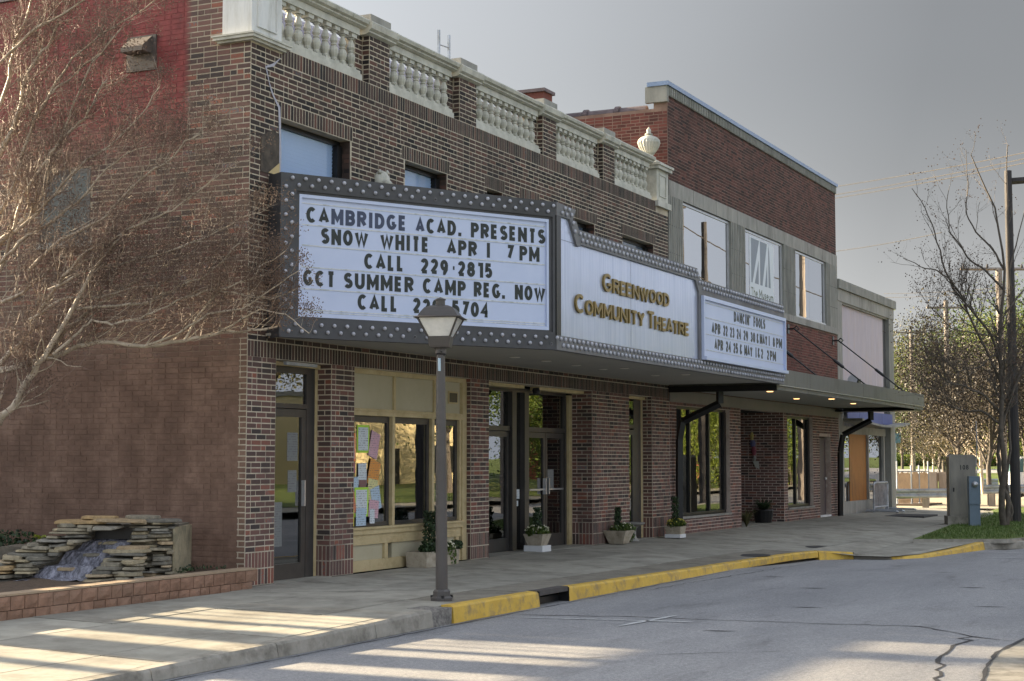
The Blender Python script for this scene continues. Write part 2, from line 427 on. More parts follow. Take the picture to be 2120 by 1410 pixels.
def glass(name, tint=(0.75, 0.8, 0.8), ior=1.9, rough=0.0, wob=0.0):
    m, t, b = nmat(name)
    t.nodes.remove(b)
    out = t.nodes['Material Output']
    fr = t.nodes.new('ShaderNodeFresnel')
    fr.inputs['IOR'].default_value = ior
    geo = t.nodes.new('ShaderNodeNewGeometry')
    inv = mth(t, 'SUBTRACT', 1.0, geo.outputs['Backfacing'])
    fac = mth(t, 'MULTIPLY', fr.outputs[0], inv)
    tr = t.nodes.new('ShaderNodeBsdfTransparent')
    tr.inputs['Color'].default_value = (*tint, 1)
    gl = t.nodes.new('ShaderNodeBsdfGlossy')
    gl.inputs['Roughness'].default_value = rough
    mx_ = t.nodes.new('ShaderNodeMixShader')
    if wob:
        n = pos_noise(t, 1.1, 2, 0.5)
        bn = t.nodes.new('ShaderNodeBump')
        bn.inputs['Strength'].default_value = wob
        bn.inputs['Distance'].default_value = 0.02
        link(t, n.outputs['Fac'], bn.inputs['Height'])
        link(t, bn.outputs[0], gl.inputs['Normal'])
    link(t, fac, mx_.inputs[0])
    link(t, tr.outputs[0], mx_.inputs[1])
    link(t, gl.outputs[0], mx_.inputs[2])
    link(t, mx_.outputs[0], out.inputs['Surface'])
    return m


M['glass'] = glass('shop_glass', (0.6, 0.65, 0.65), 3.2, 0.0, 0.05)
M['mirror_glass'] = glass('reflective_glass', (0.2, 0.22, 0.25), 7.5, 0.0, 0.02)
M['clear_glass'] = glass('clear_glass', (0.97, 0.98, 1.0), 1.35)
M['lamp_glass'] = rough_mat('frosted_lamp_glass', (0.62, 0.62, 0.60), (0.80, 0.79, 0.76), 9, 0.12, bstr=0.05, spec=0.7)
m_, t, b = nmat('brushed_sign_metal')
c = ramp(t, pos_noise(t, 3.0, 6, 0.7, (9, 9, 0.25)).outputs['Fac'], [(0.3, (0.37, 0.42, 0.56)), (0.7, (0.55, 0.60, 0.75))]).outputs[0]
link(t, c, b.inputs['Base Color'])
b.inputs['Metallic'].default_value = 0.4
b.inputs['Roughness'].default_value = 0.24
bump(t, b, pos_noise(t, 0.8, 2, 0.5).outputs['Fac'], 0.5, 0.03)
M['brushed'] = m_
m_, t, b = nmat('lit_downlight')
b.inputs['Base Color'].default_value = (0.8, 0.5, 0.25, 1)
b.inputs['Emission Color'].default_value = (1.0, 0.55, 0.22, 1)
b.inputs['Emission Strength'].default_value = 0.6
M['lit'] = m_
m_, t, b = nmat('falling_water')
c = ramp(t, pos_noise(t, 16, 5, 0.8, (1, 1, 0.3)).outputs['Fac'], [(0.40, (0.10, 0.10, 0.12)), (0.62, (0.42, 0.42, 0.50))]).outputs[0]
link(t, c, b.inputs['Base Color'])
b.inputs['Roughness'].default_value = 0.08
b.inputs['Specular IOR Level'].default_value = 0.8
bump(t, b, pos_noise(t, 26, 5, 0.8, (1, 1, 0.35)).outputs['Fac'], 1.0, 0.03)
M['water'] = m_


def flat_mat(name, c, rough=0.6):
    k = 'f_' + name
    if k not in M:
        m, t, b = nmat(name)
        b.inputs['Base Color'].default_value = (*c, 1)
        b.inputs['Roughness'].default_value = rough
        M[k] = m
    return M[k]


def leaf_mat(name, c1, c2, trans=0.35):
    m, t, b = nmat(name)
    a = t.nodes.new('ShaderNodeAttribute')
    a.attribute_name = 'rnd'
    c = ramp(t, a.outputs['Fac'], [(0, c1), (1, c2)]).outputs[0]
    link(t, c, b.inputs['Base Color'])
    b.inputs['Roughness'].default_value = 0.6
    tl = t.nodes.new('ShaderNodeBsdfTranslucent')
    link(t, c, tl.inputs['Color'])
    ms = t.nodes.new('ShaderNodeMixShader')
    ms.inputs[0].default_value = trans
    out = t.nodes['Material Output']
    link(t, b.outputs[0], ms.inputs[1])
    link(t, tl.outputs[0], ms.inputs[2])
    link(t, ms.outputs[0], out.inputs['Surface'])
    return m


M['lf_spring'] = leaf_mat('spring_leaf', (0.06, 0.085, 0.015), (0.19, 0.22, 0.04))
M['lf_brush'] = leaf_mat('dark_brown_bud', (0.008, 0.0065, 0.005), (0.035, 0.025, 0.017), 0.05)
M['lf_lit'] = leaf_mat('sunlit_spring_leaf', (0.10, 0.15, 0.02), (0.30, 0.36, 0.05))  # sunlit copy of the spring leaf, brightness put into the colour
M['lf_green'] = leaf_mat('green_leaf', (0.03, 0.06, 0.012), (0.12, 0.18, 0.03))
M['lf_olive'] = leaf_mat('olive_leaf', (0.05, 0.05, 0.02), (0.16, 0.15, 0.06))
M['lf_rust'] = leaf_mat('rusty_bud', (0.04, 0.033, 0.018), (0.13, 0.10, 0.04))
M['lf_dark'] = leaf_mat('dark_leaf', (0.012, 0.026, 0.012), (0.05, 0.09, 0.03), 0.15)
M['lf_hedge'] = leaf_mat('hedge_leaf', (0.08, 0.14, 0.015), (0.20, 0.28, 0.04))

# ---------------------------------------------------------------- mesh helpers
class MB:
    def __init__(s):
        s.v, s.f, s.r, s.X = [], [], [], None

    def add(s, vs, fs, r=None):
        o = len(s.v)
        if s.X is not None:
            vs = [tuple(s.X @ Vector(p)) for p in vs]
        s.v.extend(tuple(p) for p in vs)
        if r is None:
            r = R()
        for f in fs:
            s.f.append(tuple(i + o for i in f))
            s.r.append(r)
        return s

    def box(s, x0, x1, y0, y1, z0, z1, r=None):
        if x0 > x1: x0, x1 = x1, x0
        if y0 > y1: y0, y1 = y1, y0
        if z0 > z1: z0, z1 = z1, z0
        return s.add([(x0, y0, z0), (x1, y0, z0), (x1, y1, z0), (x0, y1, z0), (x0, y0, z1), (x1, y0, z1), (x1, y1, z1), (x0, y1, z1)],
                     [(3, 2, 1, 0), (4, 5, 6, 7), (0, 1, 5, 4), (1, 2, 6, 5), (2, 3, 7, 6), (3, 0, 4, 7)], r)

    def prism(s, pts, d, r=None):
        """pts: closed outline of 3D points; d: extrusion vector"""
        n = len(pts)
        d = Vector(d)
        P = [Vector(p) for p in pts]
        tri = tessellate_polygon([P])
        nn = Vector((0, 0, 0))
        for i in range(n):
            nn += (P[i] - P[0]).cross(P[(i + 1) % n] - P[0])
        vs = P + [p + d for p in P]
        fs = []
        flip = nn.dot(d) > 0
        for q in tri:
            a_, b_, c_ = q
            if (P[b_] - P[a_]).cross(P[c_] - P[a_]).dot(nn) < 0:
                a_, b_ = b_, a_
            if flip:
                fs.append((c_, b_, a_)); fs.append((a_ + n, b_ + n, c_ + n))
            else:
                fs.append((a_, b_, c_)); fs.append((c_ + n, b_ + n, a_ + n))
        for i in range(n):
            j = (i + 1) % n
            fs.append((i, j, j + n, i + n) if flip else (j, i, i + n, j + n))
        return s.add([tuple(p) for p in vs], fs, r)

    def tube(s, path, rr, n=8, cap=True, r=None):
        P = [Vector(p) for p in path]
        if not hasattr(rr, '__len__'):
            rr = [rr] * len(P)
        vs, fs = [], []
        up = None
        for i, p in enumerate(P):
            d = (P[min(i + 1, len(P) - 1)] - P[max(i - 1, 0)])
            if d.length < 1e-9:
                d = Vector((0, 0, 1))
            d.normalize()
            if up is None:
                up = Vector((0, 0, 1)) if abs(d.z) < 0.9 else Vector((1, 0, 0))
            sd_ = d.cross(up)
            if sd_.length < 1e-5:
                sd_ = d.cross(Vector((1, 0, 0)))
            sd_.normalize()
            u2 = sd_.cross(d)
            up = u2
            for k in range(n):
                a_ = 2 * math.pi * k / n
                vs.append(tuple(p + (sd_ * math.cos(a_) + u2 * math.sin(a_)) * rr[i]))
        for i in range(len(P) - 1):
            for k in range(n):
                k2 = (k + 1) % n
                fs.append((i * n + k, i * n + k2, (i + 1) * n + k2, (i + 1) * n + k))
        if cap:
            fs.append(tuple(range(n - 1, -1, -1)))
            fs.append(tuple((len(P) - 1) * n + k for k in range(n)))
        return s.add(vs, fs, r)

    def lathe(s, prof, n=12, c=(0, 0, 0), sx=1, sy=1, rot=0, r=None):
        vs, fs = [], []
        for (q, z) in prof:
            for k in range(n):
                a_ = 2 * math.pi * (k + rot) / n
                vs.append((c[0] + q * sx * math.cos(a_), c[1] + q * sy * math.sin(a_), c[2] + z))
        for i in range(len(prof) - 1):
            for k in range(n):
                k2 = (k + 1) % n
                fs.append((i * n + k, i * n + k2, (i + 1) * n + k2, (i + 1) * n + k))
        fs.append(tuple(range(n - 1, -1, -1)))
        fs.append(tuple((len(prof) - 1) * n + k for k in range(n)))
        return s.add(vs, fs, r)

    def quad(s, a_, b_, c_, d_, r=None):
        return s.add([a_, b_, c_, d_], [(0, 1, 2, 3)], r)

    def mesh(s, name, mat, smooth=False):
        me = bpy.data.meshes.new(name)
        me.from_pydata(s.v, [], s.f)
        at_ = me.attributes.new('rnd', 'FLOAT', 'FACE')
        at_.data.foreach_set('value', s.r)
        me.materials.append(mat if not isinstance(mat, str) else M[mat])
        if smooth:
            me.polygons.foreach_set('use_smooth', [True] * len(me.polygons))
        me.update()
        return me

    def build(s, name, mat, parent=None, smooth=False, **kw):
        o = bpy.data.objects.new(name, s.mesh(name, mat, smooth))
        col.objects.link(o)
        if parent is not None:
            o.parent = parent
            o.matrix_parent_inverse = parent_inv(parent)
        for k, v in kw.items():
            o[k] = v
        return o


_base = {}


def parent_inv(p):
    return _base.get(p.name, Matrix.Identity(4)).inverted()


def thing(name, label, cat, loc=(0, 0, 0), group=None):
    o = bpy.data.objects.new(name, None)
    o.empty_display_size = 0.2
    col.objects.link(o)
    o.location = loc
    _base[o.name] = Matrix.Translation(Vector(loc))
    o['label'] = label
    o['category'] = cat
    if group:
        o['group'] = group
    return o


def tag(o, label, cat, group=None):
    o['label'] = label
    o['category'] = cat
    if group:
        o['group'] = group
    return o


def inst(name, me, parent, loc=(0, 0, 0), rot=None, scale=None, **kw):
    """a piece sharing mesh data; loc is in world space for un-rotated parents"""
    o = bpy.data.objects.new(name, me)
    col.objects.link(o)
    if parent is not None:
        o.parent = parent
        o.matrix_parent_inverse = parent_inv(parent)
    o.location = loc
    if rot: o.rotation_euler = rot
    if scale: o.scale = scale
    for k, v in kw.items():
        o[k] = v
    return o


def BX(name, mat, parent, *boxes, **kw):
    mb = MB()
    for q in boxes:
        mb.box(*q)
    return mb.build(name, mat, parent, **kw)


# ---------------------------------------------------------------- brickwork
CO, BL, JT = 0.0677, 0.203, 0.0135


def brick_rows(u0, u1, w0, w1, holes=(), off=0.0, hdr=0.12, flem=False):
    """list of (u0,u1,w0,w1) bricks in running bond over a rectangle minus holes"""
    out = []
    n = int(round((w1 - w0) / CO))
    for k in range(n):
        a, b_ = w0 + k * CO, w0 + (k + 1) * CO
        if b_ > w1 + 0.02:
            break
        segs = [(u0, u1)]
        for (h0, h1, g0, g1) in holes:
            if g0 < b_ - 0.02 and g1 > a + 0.02:
                ns = []
                for (p, q) in segs:
                    if h1 <= p or h0 >= q:
                        ns.append((p, q))
                    else:
                        if h0 - p > 0.03: ns.append((p, h0))
                        if q - h1 > 0.03: ns.append((h1, q))
                segs = ns
        u = u0 - BL + ((k % 2) * 0.5) * BL + off
        cuts = []
        while u < u1:
            L = BL if R() > hdr else BL * 0.5
            cuts.append((u, u + L))
            u += L
        for (p, q) in segs:
            for (c0, c1) in cuts:
                x0, x1 = max(p, c0), min(q, c1)
                if x1 - x0 > 0.035:
                    out.append((x0 + JT / 2, x1 - JT / 2, a + JT / 2, b_ - JT / 2))
    return out


def soldiers(u0, u1, w0, w1):
    out = []
    n = max(1, int(round((u1 - u0) / CO)))
    s_ = (u1 - u0) / n
    for k in range(n):
        out.append((u0 + k * s_ + JT / 2, u0 + (k + 1) * s_ - JT / 2, w0 + JT / 2, w1 - JT / 2))
    return out


def brick_geo(mb, spec, P, d=0.0035, r=None):
    """a brick as a shallow frustum standing proud of the mortar. P(u,w,h) maps to world; h is outwards"""
    u0, u1, w0, w1 = spec
    j = 0.0018
    dd = d * U(0.75, 1.25)
    vs = [P(u0, w0, -0.002), P(u1, w0, -0.002), P(u1, w1, -0.002), P(u0, w1, -0.002),
          P(u0 + j, w0 + j, dd), P(u1 - j, w0 + j, dd), P(u1 - j, w1 - j, dd), P(u0 + j, w1 - j, dd)]
    fs = [(4, 5, 6, 7), (0, 1, 5, 4), (1, 2, 6, 5), (2, 3, 7, 6), (3, 0, 4, 7)]
    a, b_, c = Vector(vs[4]), Vector(vs[5]), Vector(vs[6])
    h = Vector(P(u0, w0, 1)) - Vector(P(u0, w0, 0))
    if (b_ - a).cross(c - b_).dot(h) < 0:
        fs = [tuple(reversed(f)) for f in fs]
    mb.add(vs, fs, r)


def PF(y):            # plane facing -Y
    return lambda u, w_, h: (u, y - h, w_)


def PS(x):            # plane facing -X (u is y)
    return lambda u, w_, h: (x - h, u, w_)


def PR(x):            # plane facing +X
    return lambda u, w_, h: (x + h, u, w_)


def wall_grid(mb, x0, x1, z0, z1, holes, y0, y1):
    xs = sorted({x0, x1, *[h for q in holes for h in q[:2] if x0 < h < x1]})
    zs = sorted({z0, z1, *[h for q in holes for h in q[2:] if z0 < h < z1]})
    for i in range(len(zs) - 1):
        za, zb = zs[i], zs[i + 1]
        run = None
        for j in range(len(xs) - 1):
            xa, xb = xs[j], xs[j + 1]
            cx, cz = (xa + xb) / 2, (za + zb) / 2
            solid = not any(h[0] < cx < h[1] and h[2] < cz < h[3] for h in holes)
            if solid:
                run = [run[0], xb] if run else [xa, xb]
            if (not solid or j == len(xs) - 2) and run:
                mb.box(run[0], run[1], y0, y1, za, zb)
                run = None


# ---------------------------------------------------------------- stroke letters
def arc(cx, cy, rx, ry, a0, a1, n=10):
    return [(cx + rx * math.cos(rad(a0 + (a1 - a0) * i / n)), cy + ry * math.sin(rad(a0 + (a1 - a0) * i / n))) for i in range(n + 1)]


GL = {
 'A': (1.0, [[(0, 0), (.5, 1), (1, 0)], [(.2, .28), (.8, .28)]]),
 'B': (.92, [[(0, 0), (0, 1)], [(0, 1)] + arc(.55, .76, .4, .24, 90, -90), [(0, .52)] + arc(.58, .26, .42, .26, 90, -90) + [(0, 0)]]),
 'C': (.95, [arc(.52, .5, .52, .5, 48, 312, 16)]),
 'D': (.95, [[(0, 0), (0, 1)], [(0, 1)] + arc(.35, .5, .65, .5, 90, -90, 14) + [(0, 0)]]),
 'E': (.78, [[(0, 0), (0, 1)], [(0, 1), (1, 1)], [(0, .5), (.9, .5)], [(0, 0), (1, 0)]]),
 'F': (.74, [[(0, 0), (0, 1)], [(0, 1), (1, 1)], [(0, .5), (.9, .5)]]),
 'G': (1.0, [arc(.52, .5, .52, .5, 48, 345, 16), [(.98, .4), (.55, .4)]]),
 'H': (.95, [[(0, 0), (0, 1)], [(1, 0), (1, 1)], [(0, .5), (1, .5)]]),
 'I': (.22, [[(.5, 0), (.5, 1)]]),
 'K': (.95, [[(0, 0), (0, 1)], [(1, 1), (.1, .42)], [(.35, .58), (1, 0)]]),
 'L': (.72, [[(0, 1), (0, 0)], [(0, 0), (1, 0)]]),
 'M': (1.15, [[(0, 0), (0, 1)], [(0, 1), (.5, .25), (1, 1)], [(1, 1), (1, 0)]]),
 'N': (.98, [[(0, 0), (0, 1)], [(0, 1), (1, 0)], [(1, 0), (1, 1)]]),
 'O': (1.0, [arc(.5, .5, .5, .5, 90, 450, 20)]),
 'P': (.86, [[(0, 0), (0, 1)], [(0, 1)] + arc(.55, .74, .45, .26, 90, -90) + [(0, .48)]]),
 'R': (.92, [[(0, 0), (0, 1)], [(0, 1)] + arc(.55, .75, .42, .25, 90, -90) + [(0, .5)], [(.45, .5), (1, 0)]]),
 'S': (.85, [arc(.5, .75, .46, .25, 30, 270, 10) + arc(.5, .25, .5, .25, 90, -150, 10)]),
 'T': (.85, [[(.5, 0), (.5, 1)], [(0, 1), (1, 1)]]),
 'U': (.95, [[(0, 1)] + arc(.5, .36, .5, .36, 180, 360, 12) + [(1, 1)]]),
 'W': (1.4, [[(0, 1), (.26, 0), (.5, .9), (.74, 0), (1, 1)]]),
 'Y': (.98, [[(0, 1), (.5, .45), (1, 1)], [(.5, .45), (.5, 0)]]),
 '0': (.9, [arc(.5, .5, .5, .5, 90, 450, 20)]),
 '1': (.22, [[(.5, 0), (.5, 1)]]),
 '2': (.85, [arc(.5, .72, .46, .28, 165, -40, 10) + [(0, 0)], [(0, 0), (1, 0)]]),
 '3': (.85, [arc(.48, .76, .42, .24, 150, -90, 10), arc(.48, .26, .48, .26, 90, -150, 10)]),
 '4': (.95, [[(.72, 0), (.72, 1), (0, .3), (1, .3)]]),
 '5': (.85, [[(.95, 1), (.12, 1), (.06, .52)] + arc(.48, .3, .5, .3, 130, -150, 10)]),
 '7': (.82, [[(0, 1), (1, 1), (.3, 0)]]),
 'L7': (.72, [[(1, 0), (1, 1)], [(0, 1), (1, 1)]]),
 '8': (.88, [arc(.5, .76, .42, .24, 90, 450, 14), arc(.5, .27, .5, .27, 90, 450, 14)]),
 '9': (.88, [arc(.5, .68, .46, .32, 0, 360, 14), [(.96, .68), (.9, .3), (.55, 0), (.3, 0)]]),
 '.': (.3, [[(.5, 0), (.5, .24)]]),
 '-': (.5, [[(.0, .5), (1, .5)]]),
 '&': (.9, [[(1, .25)] + arc(.45, .26, .45, .26, 300, 90, 10) + arc(.45, .76, .36, .24, 270, 20, 8)]),
 "'": (.2, [[(.5, .75), (.5, 1)]]),
}


def glyph(ch, w_, h, t_, F, depth, mb=None, layer0=0.0):
    """F(u,v,n) maps letter plane to world. Each stroke sits a hair above the one before so faces never coincide."""
    mb = mb or MB()
    for si, st in enumerate(GL[ch][1]):
        iw = max(w_ - t_, 0.001)
        ih = h - t_
        if ch in 'I1.' + "'":
            P = [Vector((w_ / 2, y * h)) for x, y in st]
        else:
            P = []
            for (x, y) in st:
                P.append(Vector((t_ / 2 + x * iw, t_ / 2 + y * ih)))
            # straight ends run to the cap lines
            for e in (0, -1):
                if st[e][1] in (0, 1) and len(st) > 1 and st[e - 1 if e else 1][0] == st[e][0] and st[0] != st[-1]:
                    P[e].y = st[e][1] * h
        closed = (P[0] - P[-1]).length < 1e-4 and len(P) > 3
        if closed:
            P = P[:-1]
        n = len(P)
        L, Rr = [], []
        for i in range(n):
            a = P[(i - 1) % n] if (i > 0 or closed) else None
            c = P[(i + 1) % n] if (i < n - 1 or closed) else None
            d1 = (P[i] - a).normalized() if a is not None else (c - P[i]).normalized()
            d2 = (c - P[i]).normalized() if c is not None else d1
            n1, n2 = Vector((-d1.y, d1.x)), Vector((-d2.y, d2.x))
            m_ = (n1 + n2)
            if m_.length < 0.3:
                m_ = n1.copy()
            m_.normalize()
            k = min(1 / max(m_.dot(n1), 0.3), 1.6)
            L.append(P[i] + m_ * (t_ / 2 * k))
            Rr.append(P[i] - m_ * (t_ / 2 * k))
        top = depth + si * 0.0007 + layer0
        vs = []
        for p in L: vs.append(F(p.x, p.y, top))
        for p in Rr: vs.append(F(p.x, p.y, top))
        for p in L: vs.append(F(p.x, p.y, 0))
        for p in Rr: vs.append(F(p.x, p.y, 0))
        fs = []
        rg = n if closed else n - 1
        for i in range(rg):
            j = (i + 1) % n
            fs.append((i, j, n + j, n + i))
            fs.append((i, 2 * n + i, 2 * n + j, j))
            fs.append((n + j, 3 * n + j, 3 * n + i, n + i))
        if not closed:
            fs.append((0, n, 3 * n, 2 * n))
            fs.append((n - 1, 3 * n - 1, 4 * n - 1, 2 * n - 1))
        mb.add(vs, fs, 0.5)
    return mb


def word(text, u0, u1, v, h, F, depth, mat, parent, t_=0.2, caps=None, gap=0.17, tile=None, mats=None, name='letter'):
    """each character is a separate object; widths fitted so the word spans u0..u1"""
    toks = []
    i = 0
    while i < len(text):
        if text[i] == '^':
            toks.append('L7'); i += 2
        else:
            toks.append(text[i]); i += 1
    hs_ = [(caps if (caps and k > 0 and toks[k - 1] != ' ') else h) for k in range(len(toks))]
    ws = [(GL[c][0] * 0.62 if c != ' ' else 0.5) * q / h for c, q in zip(toks, hs_)]
    ws = [max(x, t_ * 1.05) for x in ws]
    tot = sum(ws) + gap * (len(toks) - 1)
    s_ = (u1 - u0) / tot
    u = u0
    for k, (c, wd, q) in enumerate(zip(toks, ws, hs_)):
        if c != ' ':
            uu = u
            vv = v + U(-0.003, 0.003)
            g = glyph(c, wd * s_, q, min(t_ * h, wd * s_), lambda a, b_, n, uu=uu, vv=vv: F(uu + a, vv + b_, n), depth)
            mt = mats[k % len(mats)] if mats else mat
            g.build(name, mt, parent)
            if tile:
                mbt = MB()
                e = gap * s_ * 0.35
                a0, a1, b0, b1 = uu - e, uu + wd * s_ + e, vv - 0.025, vv + h + 0.022
                nn = U(0.0016, 0.0019)
                mbt.quad(F(a0, b0, nn), F(a1, b0, nn), F(a1, b1, nn), F(a0, b1, nn))
                tile.append(mbt)
        u += (wd + gap) * s_


# ================================================================= SETTING
def zedge(x):
    xs = [-40, -12, -5.7, -2.6, -1, 2, 6, 8.9, 11.7, 14, 16, 24, 60]
    zs = [-.2, -.15, -.10, -.05, -.015, -.03, -.076, -.103, -.13, -.17, -.19, -.12, -.10]
    return float(np.interp(x, xs, zs))


def zwalk(x, y):
    return zedge(x) * min(max(-y / 3.35, 0), 1)


def zroad(x):
    return float(np.interp(x, [-40, 8.5, 11.7, 14, 60], [-.2, -.2, -.30, -.33, -.33]))


def sheet(name, mat, xs, ys, zf, parent=None, **kw):
    mb = MB()
    vs = [(x, y, zf(x, y)) for y in ys for x in xs]
    nx = len(xs)
    fs = [(j * nx + i, j * nx + i + 1, (j + 1) * nx + i + 1, (j + 1) * nx + i) for j in range(len(ys) - 1) for i in range(nx - 1)]
    mb.add(vs, fs, 0.5)
    return mb.build(name, mat, parent, **kw)


def polysheet(name, mat, pts, zf, parent=None, **kw):
    P = [Vector((x, y, 0)) for x, y in pts]
    tri = tessellate_polygon([P])
    mb = MB()
    fs = []
    for q in tri:
        a, b_, c = q
        if (P[b_] - P[a]).cross(P[c] - P[a]).z < 0:
            a, b_ = b_, a
        fs.append((a, b_, c))
    mb.add([(x, y, zf(x, y)) for x, y in pts], fs, 0.5)
    return mb.build(name, mat, parent, **kw)


def zfar(x, y):
    d = (x - CAM[0]) * FW[0] + (y - CAM[1]) * FW[1]
    if y < -4 and x < 150:
        return -.75
    return float(np.interp(d, [0, 60, 90, 150, 180, 300, 1500], [-.5, -.12, -.05, .72, 1.05, 1.6, 6]))


g = sheet('ground', 'grass', [-400, -100, -60, -30, 0, 10, 20, 28, 36, 45, 60, 80, 110, 150, 200, 300, 500, 900, 1500],
          [-600, -200, -100, -60, -30, -20, -10, -5, 0, 10, 20, 40, 60, 80, 120, 180, 260, 400, 700, 1200], zfar, kind='structure')

road = sheet('road', 'asphalt', list(np.arange(-40, 8.6, 4)) + [8.5, 10, 11.7, 14, 17, 20, 25, 30, 40, 60, 90, 140], [-26, -17, -14, -11, -9, -7, -6, -5, -4.2, -3.2],
             lambda x, y: zroad(x), kind='structure')

# kerb line (front top edge), west -> corner -> away to the right
KL = [(-40, -3.35), (-12, -3.35), (-5.7, -3.35), (-0.97, -3.35), (1.17, -3.35), (2.02, -3.35), (4.0, -3.35), (6.07, -3.35), (8.9, -3.35), (11.66, -3.35),
      (13.2, -3.42), (13.85, -3.9), (14.1, -4.55), (14.9, -5.02), (16.7, -5.3), (18.2, -5.55), (19.3, -6.4), (23.5, -8.1), (44, -9.0)]


def kerb_seg(name, p0, p1, z0, z1, zb0, zb1, mat, parent, wd=0.16, gap=0.004, undercut=0):
    a, b_ = Vector((*p0, 0)), Vector((*p1, 0))
    d = (b_ - a).normalized()
    n = Vector((-d.y, d.x, 0))   # inwards (away from road)
    a, b_ = a + d * gap, b_ - d * gap
    L = (b_ - a).length
    k = max(1, int(L / 0.5))
    mb = MB()
    prof = lambda zt, zb: [(0.0, zb), (0.018, zt - 0.02), (0.04, zt + 0.003), (wd, zt + 0.004), (wd, zb - 0.1)]
    if undercut:
        prof = lambda zt, zb: [(0.02, zt - 0.115), (0.018, zt - 0.02), (0.04, zt + 0.003), (wd, zt + 0.004), (wd, zt - 0.115)]
    vs, fs = [], []
    m = 5
    for i in range(k + 1):
        f = i / k
        c = a + (b_ - a) * f
        for (o, z) in prof(z0 + (z1 - z0) * f, zb0 + (zb1 - zb0) * f):
            q = c + n * (o + U(-0.003, 0.003))
            vs.append((q.x, q.y, z + U(-0.002, 0.002)))
    for i in range(k):
        for j in range(m - 1):
            fs.append((i * m + j + 1, i * m + j, (i + 1) * m + j, (i + 1) * m + j + 1)[::-1])
        fs.append((i * m, i * m + m - 1, (i + 1) * m + m - 1, (i + 1) * m)[::-1])
    fs.append(tuple(range(m)))
    fs.append(tuple(k * m + j for j in range(m - 1, -1, -1)))
    mb.add(vs, fs)
    return mb.build(name, mat, parent)


curb = bpy.data.objects.new('curb', None)
col.objects.link(curb)
curb['kind'] = 'structure'
segs = [(-40, -12, 'curb'), (-12, -8.9, 'curb'), (-8.9, -5.9, 'curb'), (-5.9, -4.2, 'curb'), (-4.2, -2.55, 'curb'), (-2.55, -1.42, 'curb'), (-0.97, 1.17, 'curb_yellow'), (2.02, 3.55, 'curb_yellow'),
        (3.55, 6.3, 'curb_yellow'), (6.3, 8.85, 'curb_yellow')]
for a, b_, mt in segs:
    kerb_seg('curb_segment', (a, -3.35), (b_, -3.35), zedge(a), zedge(b_), zroad(a) + .003, zroad(b_) + .003, mt, curb)
# broken corner of the plain kerb next to the yellow stretch
mb = MB()
mb.prism([(-1.415, -3.345, -.2), (-1.02, -3.345, -.2), (-0.985, -3.33, -.03), (-1.12, -3.27, -.016), (-1.36, -3.22, -.02), (-1.41, -3.30, -.06)], (0.0, .22, 0))
mb.build('broken_curb_end', rough_mat('broken_concrete', (0.12, 0.11, 0.10), (0.33, 0.31, 0.28), 22, 0.95, 50, 1.0, 0.03), curb)
kerb_seg('curb_segment', (8.86, -3.35), (11.66, -3.35), zedge(8.9), zedge(11.7), -.2, -.3, 'curb_yellow', curb, undercut=1)
kerb_seg('curb_segment', (11.67, -3.35), (13.2, -3.42), zedge(11.7), zedge(13.2), -.3, -.32, 'curb_yellow', curb, undercut=1)
kerb_seg('curb_segment', (13.2, -3.42), (13.85, -3.9), zedge(13.2), -.2, -.32, -.33, 'curb_yellow', curb)
kerb_seg('curb_segment', (13.85, -3.9), (14.1, -4.55), -.2, -.29, -.33, -.33, 'curb', curb)
kerb_seg('curb_segment', (14.1, -4.55), (14.9, -5.02), -.29, -.27, -.33, -.33, 'curb_yellow', curb)
kerb_seg('curb_segment', (14.9, -5.02), (16.7, -5.3), -.27, -.24, -.33, -.33, 'curb_yellow', curb)
kerb_seg('curb_segment', (16.7, -5.3), (18.2, -5.55), -.24, -.17, -.33, -.33, 'curb_yellow', curb)
for i in range(15, 18):
    kerb_seg('curb_segment', KL[i], KL[i + 1], -.17, -.17, -.33, -.33, 'curb', curb)
# storm drain inlets: black blocks stand in for the dark inside the pits
BX('drain_dark', 'black', curb, (1.165, 2.025, -3.2, -2.7, -.6, -.12), (1.165, 1.175, -3.34, -3.2, -.45, -.02), (2.015, 2.025, -3.34, -3.2, -.45, -.03),
   (8.9, 13.2, -3.18, -2.9, -.6, -.26))
BX('drain_lintel', rough_mat('iron_stained_lintel', (.055, .048, .045), (.09, .08, .075), 8, .8), curb, (1.18, 2.01, -3.33, -3.19, -.075, -.018))

side = polysheet('sidewalk', 'conc_joint', [(-40, -3.2), (-12, -3.2), (13.2, -3.26), (13.75, -3.95), (13.95, -4.55), (14.85, -4.9), (16.7, -5.15), (18.1, -5.4), (18.6, -5.75), (19.2, -6.2), (23.5, -7.9), (44, -8.8), (44, -8.1), (23.4, -7.3),
       (18.4, -6.0), (17.5, -4.2), (24.3, -3.55), (37.2, -2.4), (37.2, .5), (-40, .5)], lambda x, y: (zwalk(x, y) if y > -3.4 else min(zedge(x), -.17 if x < 16.7 else -.12)) - 0.16, kind='structure')


